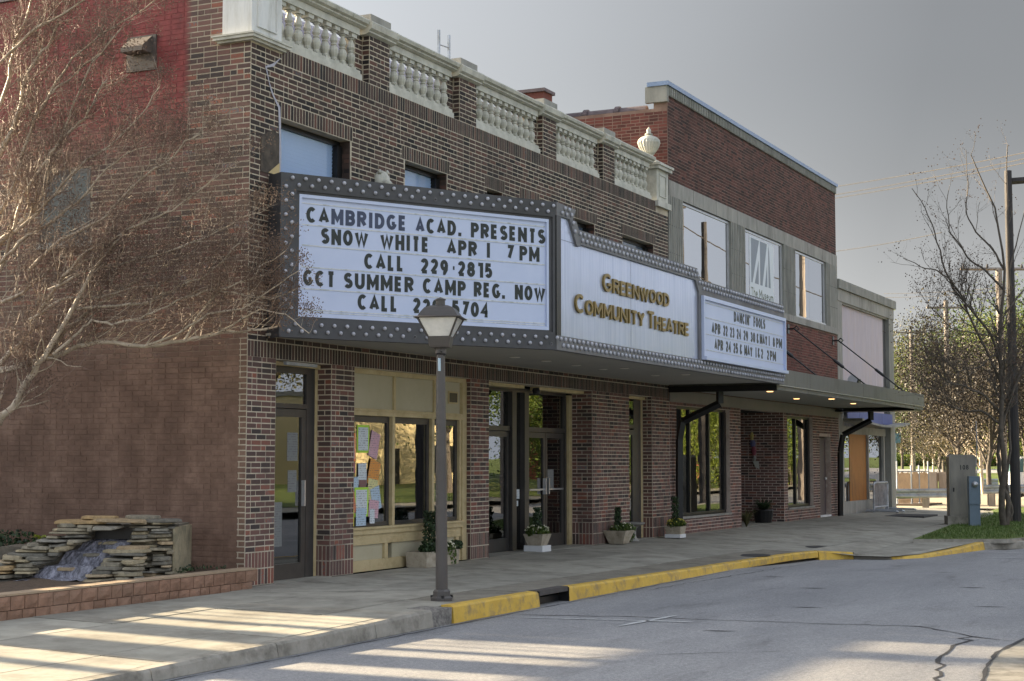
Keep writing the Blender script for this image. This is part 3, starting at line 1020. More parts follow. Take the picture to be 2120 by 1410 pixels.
def slab(x0, x1, y0, y1, mat='conc'):
    g_ = 0.009
    x0 += g_; x1 -= g_; y0 += g_; y1 -= g_
    n = max(1, int((x1 - x0) / 1.2))
    mb = MB()
    dz = U(-0.003, 0.003)
    vs, fs = [], []
    for i in range(n + 1):
        x = x0 + (x1 - x0) * i / n
        for y in (y0, y1):
            vs.append((x, y, zwalk(x, y) + dz))
        for y in (y0, y1):
            vs.append((x, y, zwalk(x, y) - 0.05))
    for i in range(n):
        a, b_ = i * 4, i * 4 + 4
        fs += [(a, b_, b_ + 1, a + 1), (a + 2, b_ + 2, b_, a), (a + 1, b_ + 1, b_ + 3, a + 3)]
    fs += [(0, 1, 3, 2), (n * 4, n * 4 + 2, n * 4 + 3, n * 4 + 1)]
    mb.add(vs, fs)
    return mb.build('paving_slab', mat, side)


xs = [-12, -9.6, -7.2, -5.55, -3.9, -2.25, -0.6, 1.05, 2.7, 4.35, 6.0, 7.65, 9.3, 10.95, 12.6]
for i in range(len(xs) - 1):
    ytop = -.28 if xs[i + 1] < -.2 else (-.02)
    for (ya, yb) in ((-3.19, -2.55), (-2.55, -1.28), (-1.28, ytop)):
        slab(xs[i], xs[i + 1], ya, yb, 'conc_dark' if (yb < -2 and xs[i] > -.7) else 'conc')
xs = [12.6, 15.2, 18.2, 21.2, 24.2, 27.2, 30.4, 33.8, 37.1]
for i in range(len(xs) - 1):
    for (ya, yb) in ((-1.9, -.02), (-3.19, -1.9)):
        if i == 7 and ya < -2.5: ya = -2.4
        slab(xs[i], xs[i + 1], ya, yb)
mb = MB()
pc = [(12.62, -3.195), (13.2, -3.26), (13.72, -3.95), (13.92, -4.52), (14.85, -4.88), (16.7, -5.12), (18.1, -5.38), (18.7, -5.80), (23.5, -7.9), (44, -8.8), (44, -8.1), (23.4, -7.2), (18.9, -5.7), (18.0, -4.4), (24.3, -3.8), (36.9, -2.7), (36.9, -2.4), (33.8, -2.4), (33.8, -3.195)]
polysheet('corner_pavement', 'conc', pc, lambda x, y: (zwalk(x, y) if y > -3.4 else float(np.interp(x, [13, 14, 15, 16.7, 18.6, 24], [-.19, -.275, -.26, -.225, -.15, -.125]))) + .001, side)
# recess floors (door sills)
BX('door_step', 'conc', side, (0.6, 1.9, -.019, .3, -.05, .003), (6.47, 10.6, -.019, .6, -.05, .004), (12.39, 13.6, -.019, .3, -.05, .004), (19.26, 22.7, -.019, 1.4, -.05, .006), (26.0, 27.3, -.019, .2, -.05, .006))
# iron covers
for (x, y, a, b_, lab) in ((10.5, -3.0, .45, .28, 0), (14.6, -3.0, .4, .26, 0)):
    MB().lathe([(1, 0), (1, .004), (.92, .006)], 24, (x, y, zwalk(x, y) + .004), a, b_).build('manhole_cover', rough_mat('iron_cover', (.035, .035, .037), (.07, .068, .065), 12, .6), side)
gr_ = MB()
for i in range(9):
    gr_.box(29.2 + i * .19, 29.32 + i * .19, -2.0, -1.1, zwalk(29, -1.5) + .004, zwalk(29, -1.5) + .014)
gr_.build('grate', 'black', side)
BX('grate_frame', 'crack', side, (29.1, 31.0, -2.1, -1.0, -.1, zwalk(30, -1.0) + .004))


def crack(name, pts, wd, z, mat='crack', parent=None, jit=.03, dz=.004):
    Q = []
    for i in range(len(pts) - 1):
        a, b_ = Vector((*pts[i], 0)), Vector((*pts[i + 1], 0))
        n = max(1, int((b_ - a).length / .16))
        for k in range(n):
            Q.append(a + (b_ - a) * k / n + Vector((U(-jit, jit), U(-jit, jit), 0)))
    Q.append(Vector((*pts[-1], 0)))
    vs, fs = [], []
    for i, q in enumerate(Q):
        d = (Q[min(i + 1, len(Q) - 1)] - Q[max(i - 1, 0)]).normalized()
        n = Vector((-d.y, d.x, 0)) * wd * U(.3, 1.2) * (0.2 if i in (0, len(Q) - 1) else 1)
        zz = z(q.x, q.y) if callable(z) else z
        vs += [(q.x + n.x, q.y + n.y, zz + dz), (q.x - n.x, q.y - n.y, zz + dz)]
    for i in range(len(Q) - 1):
        fs.append((2 * i, 2 * i + 1, 2 * i + 3, 2 * i + 2))
    return MB().add(vs, fs).build(name, mat, parent)


crack('asphalt_crack', [(.15, -3.42), (.5, -4.7), (.7, -6.9), (.87, -7.77), (.35, -8.28), (.13, -8.43), (-.15, -8.9)], .018, -.2, parent=road)
crack('asphalt_crack', [(.13, -8.43), (-.42, -8.44), (-1.0, -8.5), (-1.6, -8.55), (-2.2, -8.62), (-3.04, -8.75), (-5.5, -8.9)], .021, -.2, parent=road, jit=.09)
crack('asphalt_crack', [(-3.6, -5.2), (-2.4, -6.4), (-1.8, -7.2)], .008, -.2, parent=road, jit=.05)
crack('asphalt_crack', [(4, -3.6), (9, -3.9), (12, -4.3)], .01, -.2, parent=road, jit=.04)
crack('gutter_seam', [(-14, -3.44), (-6, -3.43), (0, -3.42), (8, -3.42)], .012, -.2, parent=road, jit=.012)
for p in ((2.4, -6.0), (5.2, -5.3), (9.5, -6.2), (7.0, -4.2), (3.4, -7.9), (11.8, -5.0), (6.2, -7.2), (14.0, -7.4), (-.5, -5.9)):
    crack('tar_patch', [(p[0], p[1]), (p[0] + .1, p[1] - .35)], .035, zroad(p[0]), parent=road, jit=.02)
for (p, q, wd) in (((-.13, -3.5), (.24, -5.6), .035), ((-.55, -5.0), (.85, -5.15), .04)):
    crack('painted_line', [p, q], wd, -.2, 'paint_white', road, .004, .007)
for (p, q, wd) in (((17.4, -5.4), (17.0, -9.5), .05), ((20.3, -8.2), (24, -14), .05), ((15.5, -6.0), (15.3, -12), .05)):
    crack('painted_line', [p, q], wd, -.33, 'paint_white', road, .004, .007)
crack('sidewalk_crack', [(-.9, -.45), (-.2, -1.0), (.15, -1.75), (-.35, -1.2)], .012, zwalk, parent=side, jit=.03, dz=.006)
crack('sidewalk_crack', [(.75, -.05), (1.0, -.5), (1.5, -.72)], .007, zwalk, parent=side, jit=.02, dz=.006)
# concrete island at the near right, with its raised lip
isl = [(-40, -12.2), (-6, -9.75), (-3.9, -9.2), (-3.0, -9.07), (-2.1, -8.96), (-1.2, -8.9), (.2, -8.95), (1.0, -9.3), (1.4, -10.2), (1.3, -12), (0, -16.5), (-40, -16.5)]
isle = polysheet('traffic_island', 'curb', isl, lambda x, y: -.185, kind='structure')
crack('island_edge', [p for p in isl[1:9]], .02, -.185, parent=isle, jit=.01)
mb = MB()
mb.prism([(-5.2, -10.3, -.18), (-3.2, -9.62, -.18), (-1.2, -9.42, -.18), (.3, -9.5, -.18), (.8, -10.0, -.18), (.8, -16, -.18), (-5.2, -16, -.18)], (0, 0, .13))
mb.build('island_lip', 'curb', isle)

# lawn strip at the corner with real blades
lawn_pts = [(17.6, -4.2), (24.3, -3.6), (37.2, -2.5), (44, -2), (44, -8.2), (23.5, -7.4), (18.5, -5.95)]
lawn = polysheet('corner_lawn', 'grass', lawn_pts, lambda x, y: -.11, kind='structure')
q = MB()
for i in range(len(lawn_pts)):
    (xa, ya), (xb, yb) = lawn_pts[i], lawn_pts[(i + 1) % len(lawn_pts)]
    q.quad((xa, ya, -.11), (xb, yb, -.11), (xb, yb, -.2), (xa, ya, -.2))
q.build('lawn_edge', 'curb', lawn)
polysheet('corner_strip', 'conc', [(18.45, -5.62), (19.22, -6.22), (23.5, -7.92), (44, -8.8), (44, -7.4), (23.4, -6.8), (18.6, -5.2)], lambda x, y: -.117, side)
bl = MB()
for i in range(16000):
    x, y = U(17.7, 36), U(-7.2, -2.7)
    if y > -4.2 + (x - 17.6) * .087 - .06 or y < -5.95 - (x - 18.5) * .28 + .1 or (x < 18.6 and y < -4.25 - (x - 17.6) * 1.9):
        continue
    h = U(.03, .075)
    a = U(0, 6.28)
    bl.add([(x, y, -.112), (x + .016 * math.cos(a), y + .016 * math.sin(a), -.112), (x + U(-.03, .03), y + U(-.03, .03), -.11 + h)], [(0, 1, 2)])
o = bl.build('grass_blades', 'blade')
o['kind'] = 'stuff'
tag(o, 'short green grass growing round the traffic cabinet at the corner', 'grass')

# ================================================================= THEATRE
TH = thing('theatre_building', 'two storey brown brick theatre with white stone balustrade along its roof edge', 'building')
GH = [(0.61, 1.889, 0, 2.757), (2.461, 5.86, 0, 2.757), (6.474, 10.6, 0, 2.757), (12.39, 13.6, 0, 2.757)]     # ground openings
UH = [(0.66, 2.31, 4.35, 5.803), (3.79, 5.06, 4.35, 5.803), (6.39, 6.95, 4.9, 5.803), (7.65, 8.28, 4.9, 5.803), (9.85, 10.75, 4.6, 5.803), (12.1, 13.75, 4.35, 5.803)]
FH = GH + UH
mb = MB()
wall_grid(mb, 0, 14.58, 0, 6.70, FH, 0.0, 0.30)
mb.build('wall', 'mortar', TH)
# core behind, side wall, roof
BX('wall', 'mortar_side', TH, (0, .3, .302, 12, 0, 7.62), label='brown side wall facing the fountain')
BX('wall', 'mortar_side', TH, (.0, .3, .43, .98, 7.622, 8.6))
BX('wall_patch', 'mortar_side', TH, (-.002, -.0003, .12, .3015, 0, 6.6))
BX('wall', 'dark', TH, (.302, 14.5, 11.7, 12, 0, 7.0), (14.3, 14.58, .302, 11.7, 0, 7.0))
BX('roof', 'tar', TH, (.302, 14.298, .302, 11.698, 6.55, 6.69))
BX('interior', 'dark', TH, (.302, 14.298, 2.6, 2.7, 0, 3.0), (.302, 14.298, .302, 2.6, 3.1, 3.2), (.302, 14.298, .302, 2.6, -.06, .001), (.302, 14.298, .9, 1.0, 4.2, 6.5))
BX('side_wall_coping', 'tile', TH, (-.03, .33, .99, 12, 7.622, 7.70))

fac, piers, sol, sideb, ret = [], [], [], [], []
SOLD = [(a, b_, 5.806, 6.009) for a, b_ in ((0.60, 2.36), (3.70, 5.13), (6.32, 7.03), (7.58, 8.36), (9.76, 10.86), (12.03, 13.86))]
holes_up = UH + SOLD
fac += brick_rows(0, 14.58, 3.03, 6.483, holes_up)
sol += soldiers(.66, 13.88, 6.483, 6.70)
for q in SOLD: sol += soldiers(q[0], q[1], 5.806, 6.009)
fac += brick_rows(0, .66, 6.483, 6.62)
# lintel above the shops: one course, one soldier course
low_l = brick_rows(0, 14.58, 2.963, 3.03)
low_s = soldiers(0, 14.58, 2.757, 2.963)
pr_specs = []
for (a, b_) in ((0, .61), (1.889, 2.461), (5.86, 6.474), (10.6, 12.39), (13.6, 14.58)):
    pr_specs += brick_rows(a, b_, .40, 2.757, off=0.0, hdr=0.3)
    pr_specs += soldiers(a, b_, .0, .20) + soldiers(a, b_, .20, .40)
# individually pickable bricks: the 300 nearest to the camera on the piers and lintel
allp = [('p', s) for s in pr_specs] + [('l', s) for s in low_l + low_s] + [('f', s) for s in fac + sol]
allp.sort(key=lambda q: (q[1][0] + 15.86) ** 2 + 127 + (q[1][2] - 1.5) ** 2 * 2)
single = set()
cache = {}
cnt = 0
for kind, s in allp:
    if cnt >= 300: break
    if kind == 'f': continue
    single.add(id(s)); cnt += 1
    mt = 'brick_pier' if kind == 'p' else 'brick'
    key = (round(s[1] - s[0], 3), round(s[3] - s[2], 3), mt, random.randrange(12))
    if key not in cache:
        mb = MB()
        brick_geo(mb, (0, s[1] - s[0], 0, s[3] - s[2]), PF(0))
        cache[key] = mb.mesh('brick', mt)
    inst('brick', cache[key], TH, (s[0], 0, s[2]))


def brick_mass(specs, P, mat, parent, name='brickwork', d=0.0035):
    mb = MB()
    for s in specs:
        if id(s) not in single:
            brick_geo(mb, s, P, d)
    o = mb.build(name, mat, parent)
    o['kind'] = 'stuff'
    return o


brick_mass(fac + sol + low_l + low_s, PF(0), 'brick', TH)
brick_mass(pr_specs, PF(0), 'brick_pier', TH)
# brick reveals of the piers (faces towards -X that one sees)
for (x, yb) in ((1.889, .24), (10.6, .40), (13.6, .2), (5.86, .12)):
    BX('wall', 'mortar_pink', TH, (x + .001, x + .2, .302, max(yb, .31), 0, 2.757))
    brick_mass(brick_rows(.0, min(yb, .3) if yb < .3 else yb, .40, 2.757, hdr=.1) + soldiers(0, yb, 0, .2) + soldiers(0, yb, .2, .4), PS(x), 'brick_pier', TH)
for q in UH:
    BX('window_reveal', 'brick', TH, (q[1] - .012, q[1] - .001, .004, .2, q[2], q[3]))
    brick_mass(brick_rows(0, .2, q[2], q[3]), PS(q[1] - .012), 'brick', TH)
# side wall bricks (x = 0 plane)
WIN_S = (2.47, 3.30, 4.31, 5.26)
specs = brick_rows(0.0, 7.5, 0.0, 7.62, [WIN_S], hdr=.15) + brick_rows(.43, .98, 7.62, 8.5)
brick_mass(specs, PS(0), 'brick_side', TH, d=.004)
# side window and vent
wn = BX('window', 'bronze', TH, (-.006, .02, 2.47, 3.30, 4.31, 4.37), (-.006, .02, 2.47, 2.53, 4.37, 5.26), (-.006, .02, 3.24, 3.30, 4.37, 5.26), (-.006, .02, 2.53, 3.24, 5.2, 5.26), (-.006, .02, 2.53, 3.24, 4.76, 4.80))
BX('pane', flat_mat('dark_green_pane', (.02, .028, .022), .15), wn, (-.004, .01, 2.53, 3.24, 4.37, 5.2))
BX('sill', 'limestone', wn, (-.05, .01, 2.4, 3.36, 4.24, 4.31))
mb = MB()
mb.box(-.03, .0, 1.44, 1.9, 6.43, 6.88)
mb.prism([(-.03, 1.5, 6.86), (-.22, 1.5, 6.70), (-.22, 1.5, 6.64), (-.03, 1.5, 6.64)], (0, .34, 0))
mb.build('wall_vent', rough_mat('rusted_vent', (.07, .06, .055), (.13, .11, .10), 5, .7), TH, label='grey hooded metal vent on the red painted brick')

# upper windows
def up_window(x0, x1, z0, z1, style):
    fr = BX('window', 'black', TH, (x0, x1, .16, .22, z1 - .07, z1), (x0, x0 + .05, .16, .22, z0, z1 - .07), (x1 - .13, x1, .12, .22, z0, z1 - .07), (x0 + .05, x1 - .13, .16, .22, z0, z0 + .05))
    if style == 'blind':
        mb = MB()
        z = z0 + .05
        me = MB().box(0, 1, 0, .006, 0, .047).mesh('slat', 'blinds')
        while z < z1 - .08:
            inst('slat', me, fr, (x0 + .05, .205, z), (rad(14), 0, 0), (x1 - x0 - .19, 1, 1))
            z += .05
    BX('pane', flat_mat('window_pane_dark', (.1, .13, .18), .1) if style != 'blind' else 'clear_glass', fr, (x0 + .05, x1 - .13, .185, .19, z0 + .05, z1 - .07))
    return fr


for q, st in zip(UH, ('blind', 'blind', 'd', 'd', 'pale', 'pale')):
    f_ = up_window(*q, 'blind' if st == 'blind' else st)
    if st == 'pale':
        BX('blind', 'blinds', f_, (q[0] + .05, q[1] - .35, .195, .2, q[2] + .05, q[3] - .12))
# mortar smear, patches on the facade
crack('repaired_crack', [(.62, 6.56), (.45, 6.42), (.30, 6.36), (.36, 6.2), (.44, 6.1), (.50, 6.02), (.60, 5.9), (.62, 5.5), (.61, 5.0)], .022, 0, rough_mat('repair_mortar', (.32, .32, .38), (.44, .43, .48), 14, .9), TH, .02)
for ob in TH.children:
    if ob.name.startswith('repaired_crack'):
        me = ob.data
        for v in me.vertices:
            x, z = v.co.x, v.co.y
            v.co = (x, -.0125, z)
mb = MB()
mb.prism([(.22, -.012, 5.05), (.62, -.012, 5.05), (.62, -.012, 5.55), (.5, -.012, 5.62), (.22, -.012, 5.5)], (0, .01, 0))
mb.build('dark_patch', rough_mat('dark_mottled_patch', (.035, .03, .027), (.11, .09, .07), 9, .9), TH)  # darker mottled patch over the brick
MB().prism([(.38, -.014, 5.06), (.62, -.014, 5.06), (.62, -.014, 5.22)], (0, .002, 0)).build('tan_patch', flat_mat('tan_scrap', (.5, .38, .18)), TH)

# carved lion head between the first two windows
lm = MB()
lm.lathe([(.02, -.12), (.12, -.08), (.16, 0), (.15, .08), (.09, .15), (.03, .17)], 12, (3.10, -.02, 5.36), 1, .7)
lm.lathe([(.02, -.05), (.06, -.03), (.07, .02), (.04, .05)], 8, (3.06, -.14, 5.33))
lm.lathe([(.01, -.03), (.035, 0), (.01, .04)], 6, (2.99, -.06, 5.49))
lm.lathe([(.01, -.03), (.035, 0), (.01, .04)], 6, (3.19, -.06, 5.51))
lm.build('lion_head', 'terracotta', TH, smooth=True)

# ---- balustrade
bays = [(.66, 2.60), (3.34, 5.28), (6.02, 8.40), (9.06, 10.98), (11.72, 13.66)]
pi_ = [(2.79, 3.34), (5.46, 6.02), (8.51, 9.06), (11.17, 11.72)]
baluster_me = MB()
baluster_me.box(-.055, .055, -.055, .055, 0, .035)
baluster_me.lathe([(.045, .035), (.05, .06), (.04, .075), (.062, .13), (.066, .17), (.05, .215), (.032, .235), (.045, .245), (.045, .255), (.032, .265), (.055, .30), (.05, .34), (.028, .40), (.03, .415)], 10)
baluster_me.lathe([(.03, .415), (.05, .42), (.05, .43), (.035, .44)], 10)
baluster_me.box(-.062, .062, -.062, .062, .44, .50)
bal_me = baluster_me.mesh('baluster', 'terracotta')
BY = .12
for (x0, x1) in bays:
    cp = MB()
    # coping moulding, made of separate stones
    n = int(round((x1 - x0 + .2) / .45))
    rail = MB()
    rail.box(x0 - .0, x1, .04, .21, 7.335, 7.43)
    rl = rail.build('balustrade', 'terracotta', TH)
    nn = max(1, int(round((x1 - x0) / .21)))
    for k in range(nn):
        inst('baluster', bal_me, rl, (x0 + (x1 - x0) * (k + .5) / nn, BY, 6.838))
    b2 = MB()
    b2.box(x0, x1, .0, .24, 6.70, 6.775)
    b2.box(x0, x1, .03, .21, 6.775, 6.835)
    b2.build('base_rail', 'terracotta', rl)
    BX('back_panel', 'terracotta', rl, (x0, x1, .25, .29, 6.70, 7.06))
    ns = int((x1 - x0) / .42)
    for k in range(ns + 1):
        a, c_ = x0 - .08 + (x1 - x0 + .16) * k / (ns + 1), x0 - .08 + (x1 - x0 + .16) * (k + 1) / (ns + 1)
        q = MB()
        prof = [(.02, 7.432), (-.02, 7.455), (-.02, 7.475), (-.06, 7.495), (-.075, 7.54), (-.06, 7.56), (.27, 7.575), (.27, 7.432)]
        q.prism([(a + .003, y, z) for y, z in prof], (c_ - a - .006, 0, 0))
        q.build('coping_stone', 'terracotta', rl)
for (x0, x1) in pi_:
    BX('pier_core', 'mortar', TH, (x0, x1, 0, .3, 6.70, 7.37), (x0 - .19, x0, .12, .3, 6.70, 7.37))
    brick_mass(brick_rows(x0, x1, 6.70, 7.37), PF(0), 'brick', TH)
    brick_mass(brick_rows(0, .12, 6.70, 7.37), PS(x0), 'brick', TH)
    brick_mass(brick_rows(x0 - .19, x0, 6.70, 7.37), PF(.12), 'brick', TH)
    q = MB()
    prof = [(.0, 7.372), (-.05, 7.40), (-.05, 7.42), (-.09, 7.45), (-.105, 7.53), (-.09, 7.55), (.32, 7.565), (.32, 7.372)]
    q.prism([(x0 - .1, y, z) for y, z in prof], (x1 - x0 + .2, 0, 0))
    q.build('pier_cap', 'terracotta', TH)
    BX('cap_block', 'limestone', TH, (x0, x1, -.02, .3, 7.567, 7.68))
# corner pedestal (left) and end pedestal (right) with urn
PD = thing('corner_pedestal', 'tall pale stained stone pedestal on the near corner of the theatre roof', 'pedestal', (.31, .2, 6.7))
q = MB(); q.box(-.012, .635, -.012, .425, 6.72, 8.45)
q.build('pedestal_shaft', 'pedestal', PD)
q = MB()
for (o_, z0, z1) in ((.045, 6.632, 6.662), (.085, 6.662, 6.70), (.10, 6.70, 6.722)):
    q.box(-.012 - o_, .635 + o_, -.012 - o_, .425 + o_, z0, z1)
q.build('base_moulding', 'terracotta', PD)
q = MB()
q.box(.10, .115, -.035, -.012, 6.83, 8.3); q.box(.50, .515, -.035, -.012, 6.83, 8.3); q.box(.115, .50, -.035, -.012, 6.83, 6.848)
q.build('inset_frame', 'pedestal', PD)
PD2 = thing('urn_pedestal', 'white panelled stone pedestal at the far end of the balustrade', 'pedestal', (14.2, .2, 6.7))
q = MB(); q.box(13.9, 14.56, -.02, .5, 6.72, 7.36); q.box(13.85, 14.61, -.07, .55, 6.60, 6.72); q.box(13.84, 14.62, -.09, .58, 7.362, 7.43); q.box(13.81, 14.65, -.12, .61, 7.43, 7.48)
q.build('pedestal_shaft', 'terracotta', PD2)
q = MB()
q.box(14.03, 14.06, -.035, -.02, 6.82, 7.28); q.box(14.40, 14.43, -.035, -.02, 6.82, 7.28); q.box(14.06, 14.40, -.035, -.02, 7.25, 7.28); q.box(14.06, 14.40, -.035, -.02, 6.82, 6.85)
q.build('inset_frame', 'terracotta', PD2)
URN = thing('stone_urn', 'fluted white stone urn with pointed lid on the roof corner pedestal', 'urn', (14.18, .25, 7.48))
q = MB(); q.box(13.95, 14.41, .02, .48, 7.482, 7.56)
q.lathe([(.18, 7.56), (.15, 7.6), (.10, 7.63), (.09, 7.70), (.12, 7.72)], 20, (14.18, .25, 0))
q.build('foot', 'terracotta', URN)
vs = []
q = MB()
for k in range(20):       # fluted body: alternating radius
    pass
prof = [(.10, 7.722), (.14, 7.77), (.195, 7.86), (.225, 7.95), (.218, 8.01), (.17, 8.06), (.085, 8.10), (.05, 8.12)]
V_, F_ = [], []
n = 40
for (rr, z) in prof:
    for k in range(n):
        a = 2 * math.pi * k / n
        fl = 1 + (.05 if k % 2 else -.05) * (1 if z < 8.0 else 0)
        V_.append((14.18 + rr * fl * math.cos(a), .25 + rr * fl * math.sin(a), z))
for i in range(len(prof) - 1):
    for k in range(n):
        F_.append((i * n + k, i * n + (k + 1) % n, (i + 1) * n + (k + 1) % n, (i + 1) * n + k))
q.add(V_, F_)
q.build('bowl', 'terracotta', URN)
MB().lathe([(.07, 8.12), (.085, 8.135), (.045, 8.155), (.04, 8.19), (.05, 8.215), (.025, 8.25), (.008, 8.28)], 14, (14.18, .25, 0)).build('finial', 'terracotta', URN, smooth=True)
# blue metal roof screen behind the balusters, raised to block sun from their backs
BX('roof_screen', flat_mat('blue_sheet', (.09, .12, .28), .5), TH, (1.35, 6.0, .55, .58, 6.7, 7.43), (.66, 1.35, .55, .58, 6.7, 7.30))
BX('roof_screen', 'tar', TH, (6.0, 13.85, .55, .58, 6.7, 7.43))  # stretch added to block the sun along the other bays
# ladder over the roof, chimney
LD = thing('roof_ladder', 'top of a grey metal ladder rising above the theatre roof', 'ladder', (5.6, 1.2, 6.7))
p0, p1 = at(908.5, 62, 30.3), at(929.5, 72, 31)
BX('rail', 'galv', LD, (p0.x - .025, p0.x + .025, p0.y - .02, p0.y + .02, 6.7, p0.z))
BX('rail', 'galv', LD, (p1.x - .025, p1.x + .025, p1.y - .02, p1.y + .02, 6.7, p1.z))
MB().tube([(p0.x, p0.y, p0.z - .28), (p1.x, p1.y, p1.z - .26)], .012, 6).build('rung', 'galv', LD)
MB().tube([(p0.x, p0.y, p0.z - .62), (p1.x, p1.y, p1.z - .6)], .012, 6).build('rung', 'galv', LD)
CH = thing('brick_chimney', 'small red brick chimney with flared cap above the theatre roof', 'chimney', (11, 3, 6.7))
a = at(1072, 195, 34); b_ = at(1103, 195, 34)
BX('stack', 'brick_redside', CH, (a.x, a.x + .45, a.y - .6, a.y, 6.7, a.z))
BX('cap', 'tile', CH, (a.x - .05, a.x + .5, a.y - .65, a.y + .05, a.z + .001, a.z + .07))

# ---- shopfronts
# A: door at the left
DA = BX('door', 'bronze', TH, (.63, .68, .20, .25, .0, 2.16), (1.50, 1.60, .20, .25, .0, 2.16), (.68, 1.50, .20, .25, 2.06, 2.16), (.68, 1.50, .20, .25, .0, .20), label='dark glazed single door with posters')
BX('pane', 'glass', DA, (.68, 1.50, .222, .228, .20, 2.06))
BX('handle', 'alum', DA, (1.505, 1.53, .15, .2, .92, 1.25))
fr = BX('door_frame', 'bronze', TH, (.612, .629, .19, .27, 0, 2.70), (1.61, 1.80, .20, .27, 0, 2.70), (.629, 1.61, .19, .27, 2.17, 2.23), (.629, 1.61, .19, .27, 2.62, 2.70))
BX('transom_pane', 'glass', fr, (.629, 1.61, .222, .228, 2.23, 2.62))
BX('jamb', 'cream', TH, (1.803, 1.884, .21, .3, 0, 2.70), (.613, 1.884, .17, .3, 2.703, 2.752))
# B: cream display window
y0 = .10
WB = BX('shop_window', 'cream', TH, (2.463, 5.858, y0 - .02, .28, 2.69, 2.755), (5.72, 5.858, y0 - .03, .28, 0, 2.69), (2.463, 5.72, y0 - .03, .25, 2.12, 2.215), (2.463, 5.72, y0 - .05, .25, 2.18, 2.20),
        (2.463, 5.72, y0 - .03, .25, .50, .57), (2.463, 5.72, y0 - .055, .25, .57, .60), (2.463, 5.72, y0, .25, .0, .15), (2.463, 5.72, y0, .25, .36, .50),
        (3.62, 3.69, y0 - .02, .24, .60, 2.12), (4.78, 4.85, y0 - .02, .24, .60, 2.12), (2.463, 2.50, y0 - .02, .24, .60, 2.12),
        (3.68, 3.73, y0 - .01, .24, 2.215, 2.69), (4.86, 4.90, y0 - .01, .24, 2.215, 2.69), (5.66, 5.72, y0 - .01, .24, .60, 2.12), label='cream painted wooden shop window with panelled base')
for (a, c_) in ((2.51, 3.44), (3.70, 4.62), (4.87, 5.56)):
    BX('base_panel', 'cream_panel', WB, (2.463 if a < 2.6 else a, c_ + .1, y0 + .03, .2, .15, .36))
    BX('stile', 'cream', WB, (c_, c_ + .09, y0 - .008, .2, .151, .359))
for (a, c_) in ((2.463, 3.68), (3.73, 4.86), (4.90, 5.72)):
    BX('upper_panel', 'cream_panel', WB, (a + .001, c_ - .001, y0 + .02, .2, 2.216, 2.689))
for (a, c_) in ((2.51, 3.61), (3.70, 4.77), (4.86, 5.65)):
    s_ = BX('sash', 'bronze', WB, (a, c_, y0 + .03, y0 + .07, .605, .66), (a, c_, y0 + .03, y0 + .07, 2.03, 2.115), (a, a + .05, y0 + .03, y0 + .07, .66, 2.03), (c_ - .06, c_, y0 + .03, y0 + .07, .66, 2.03))
    BX('pane', 'glass', s_, (a + .05, c_ - .06, y0 + .048, y0 + .054, .66, 2.03))
for (a, c_) in ((4.98, 5.17), (5.36, 5.60)):
    v_ = BX('vent_frame', 'cream', WB, (a - .03, c_ + .03, y0 + .004, y0 + .019, 2.36, 2.55))
    BX('vent_opening', 'black', v_, (a, c_, y0 - .002, y0 + .003, 2.385, 2.525))
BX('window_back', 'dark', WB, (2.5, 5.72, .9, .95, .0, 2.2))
# C: entrance with double doors
y1 = .45
EC = BX('entrance_frame', 'bronze', TH, (6.48, 10.45, y1, y1 + .1, 2.66, 2.74), (8.16, 8.32, y1 - .04, y1 + .1, 0, 2.66), (8.64, 8.81, y1 - .04, y1 + .1, 0, 2.66), (10.40, 10.47, y1, y1 + .1, 0, 2.66),
        (6.48, 8.16, y1, y1 + .08, 2.00, 2.08), (8.81, 10.40, y1, y1 + .08, 2.00, 2.08))
for (a, c_, z0, z1) in ((6.48, 8.16, 2.08, 2.66), (8.32, 8.64, .12, 2.66), (8.81, 10.40, 2.08, 2.66)):
    BX('pane', 'glass', EC, (a, c_, y1 + .045, y1 + .05, z0, z1))
for (a, c_, hd) in ((6.50, 8.15, 0), (8.83, 9.60, 1), (9.61, 10.39, 2)):
    d_ = BX('door', 'bronze', TH, (a, a + .07, y1 + .02, y1 + .07, .01, 1.99), (c_ - .08, c_, y1 + .02, y1 + .07, .01, 1.99), (a + .07, c_ - .08, y1 + .02, y1 + .07, 1.90, 1.99), (a + .07, c_ - .08, y1 + .02, y1 + .07, .01, .22))
    BX('pane', 'glass', d_, (a + .07, c_ - .08, y1 + .045, y1 + .05, .22, 1.90))
    if hd:
        BX('push_bar', 'alum', d_, (a + .07, c_ - .08, y1 - .01, y1 + .01, .99, 1.02))
        BX('handle', 'alum', d_, (c_ - .1 if hd == 1 else a + .02, c_ - .07 if hd == 1 else a + .05, y1 - .04, y1 + .02, .92, 1.2))
BX('jamb', 'cream', TH, (10.475, 10.597, .40, y1 + .08, 0, 2.68), label='cream door jamb')
BX('head_trim', 'cream', TH, (6.48, 8.1, .16, .34, 2.70, 2.7565), (8.7, 10.597, .16, .34, 2.70, 2.7565))
# D: narrow door
dD = BX('door', 'bronze', TH, (12.4, 12.47, .16, .2, 0, 2.1), (12.95, 13.05, .16, .2, 0, 2.1), (12.47, 12.95, .16, .2, 2.0, 2.1), (12.47, 12.95, .16, .2, 0, .25), (12.4, 13.05, .16, .2, 2.13, 2.2))
BX('pane', 'glass', dD, (12.47, 12.95, .178, .183, .25, 2.0))
BX('jamb', 'cream', TH, (13.42, 13.597, .20, .28, 0, 2.7), (12.4, 13.597, .14, .28, 2.7, 2.752))
BX('side_panel', 'bronze', TH, (13.05, 13.42, .17, .2, 0, 2.69))
BX('pane', 'glass', dD, (12.41, 13.04, .178, .183, 2.2, 2.69))
